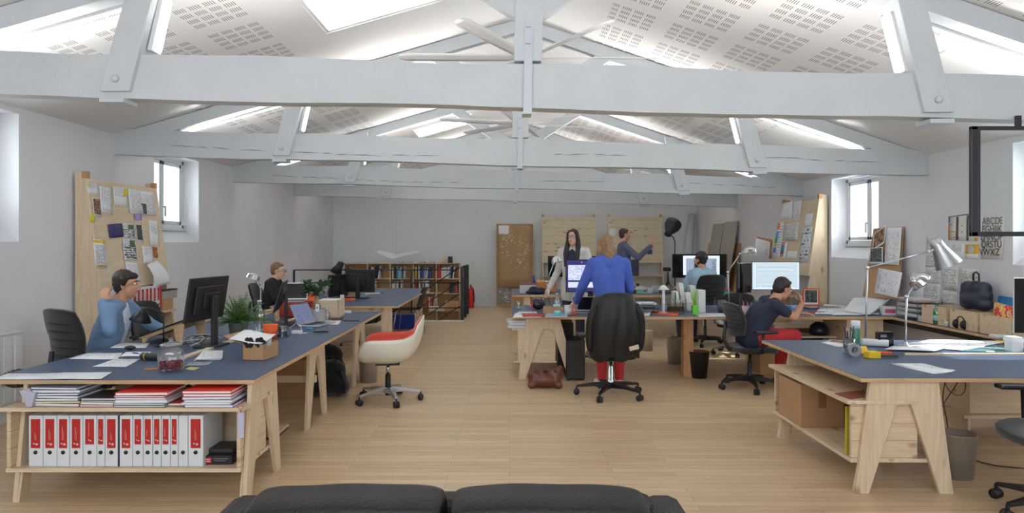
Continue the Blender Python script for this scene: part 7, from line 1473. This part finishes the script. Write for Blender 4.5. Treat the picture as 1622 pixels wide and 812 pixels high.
# pen glass, tapes, spray can
Yp = 5.2; r = cup('clear glass pot full of black pens on the near right desk', (X(1345, Yp), Yp, DZ), .045, .042, .11, M['glass_thick'], 'pen_pot', 'pot'); pens((X(1345, Yp), Yp, DZ), 8, [('black', (26, 26, 30)), ('dark grey', (60, 60, 66)), ('silver', (180, 182, 186)), ('black ink', (30, 30, 34)), ('dark blue', (40, 50, 90)), ('matt black', (24, 24, 24)), ('pale grey', (150, 150, 156)), ('brown', (80, 60, 50))], 'the clear glass pot', .19, 3)
r = thing('spray_can', 'green can with a white cap behind the pen pot', 'can', (X(1355, 5.45), 5.45, DZ)); MB().lathe([(.033, 0), (.034, .005), (.034, .15), (.028, .16)], 20).build('can_body', C(50, 120, 100, .3), r); MB().lathe([(.035, .155), (.035, .215), (.03, .218)], 20).build('cap', M['white_paint'], r)
q = MB()
for k in range(24):
    a, b = 2*PI*k/24, 2*PI*(k+1)/24
    q.add([(rr*math.cos(t), y, .05+rr*math.sin(t)) for y in (-.012, .012) for rr in (.026, .05) for t in (a, b)], [(0, 1, 3, 2), (4, 6, 7, 5), (0, 4, 5, 1), (2, 3, 7, 6)])
tag(q.build('tape_roll', C(150, 150, 150, .3), None, (X(1353, 5.0), 5.0, DZ)), 'grey roll of tape standing on edge before the pen pot', 'tape')
Yn = 4.98; tag(MB().box(-.045, .045, -.035, .035, 0, .045).build('note_block', M['yellow'], None, (X(1378, Yn), Yn-.03, DZ), (0, 0, .1), bevel=.001), 'yellow block of sticky notes on the near right desk', 'sticky notes')
tag(MB().box(-.035, .035, -.008, .008, 0, .06).build('yellow_box', C(226, 180, 30), None, (X(1370, 5.12), 5.12, DZ), (-.5, 0, .3)), 'tilted yellow card case behind the yellow note block', 'case')
r = thing('cutter', 'orange handled cutter beside the yellow note block', 'cutter', G(1401, 562, DZ)); MB().cbox((0, 0, .016), (.11, .025, .02)).build('handle', M['orange'], r, bevel=.006); MB().cbox((.10, 0, .012), (.10, .018, .008)).build('blade_guard', C(90, 90, 96, .3), r)
r = thing('stapler', 'black stapler lying in front of the orange cutter', 'stapler', G(1405, 566, DZ)); MB().cbox((0, 0, .012), (.16, .03, .018)).build('stapler_body', C(50, 52, 60, .3), r, bevel=.006); MB().cbox((.0, 0, .004), (.17, .034, .006)).build('stapler_base', C(110, 112, 118, .3), r)
r = thing('black_pouch', 'black case standing behind the near right desk lamp', 'case', (X(1401, 5.5), 5.5, DZ)); MB().box(-.065, .065, -.03, .03, 0, .12).build('case_body', M['black_gloss'], r, bevel=.01); MB().box(-.05, .0, -.032, -.03, .08, .10).build('clasp', M['chrome'], r)
p = G(1385, 548, DZ); tag(MB().tube([(-.09, .03, .03), (.0, 0, .03), (.09, -.05, .03)], .03, 14).build('paper_roll', C(226, 228, 232), None, p), 'rolled white paper lying behind the pen pot', 'paper roll')
# orange chair like seat backs and helmet seen under the wall desk, headset
r = thing('helmet', 'dark round helmet on the floor box under the corner desk', 'helmet', (X(1335, 7.9)-.12, 8.26, .472)); MB().lathe([(.11, 0), (.12, .05), (.10, .11), (.05, .15), (.005, .16)], 24).build('helmet_shell', C(30, 34, 52, .3), r); MB().tube([(-.11, 0, .01), (0, -.12, .01), (.11, 0, .01)], .008, 6).build('strap', M['black'], r)
carton('dark brown carton on the floor behind the square support', (X(1290, 8.6), 8.7, 0), (.5, .4, .47), 0, False, C(84, 62, 46))
for i, px in enumerate((806, 811)):
    pass
for i, (z, dx) in enumerate(((.601, 0), (.635, .01), (.665, -.01))): tag(MB().box(-.14, .14, -.12, .14, 0, .03).build('paper_stack', C(216, 218, 222), None, (.12+dx, 7.98, z), (0, 0, .05*i), bevel=.003), 'white paper stack on the pine trestle shelf by the aisle, %s' % ('lowest', 'middle', 'topmost')[i], 'paper', 'paper stacks by the aisle')
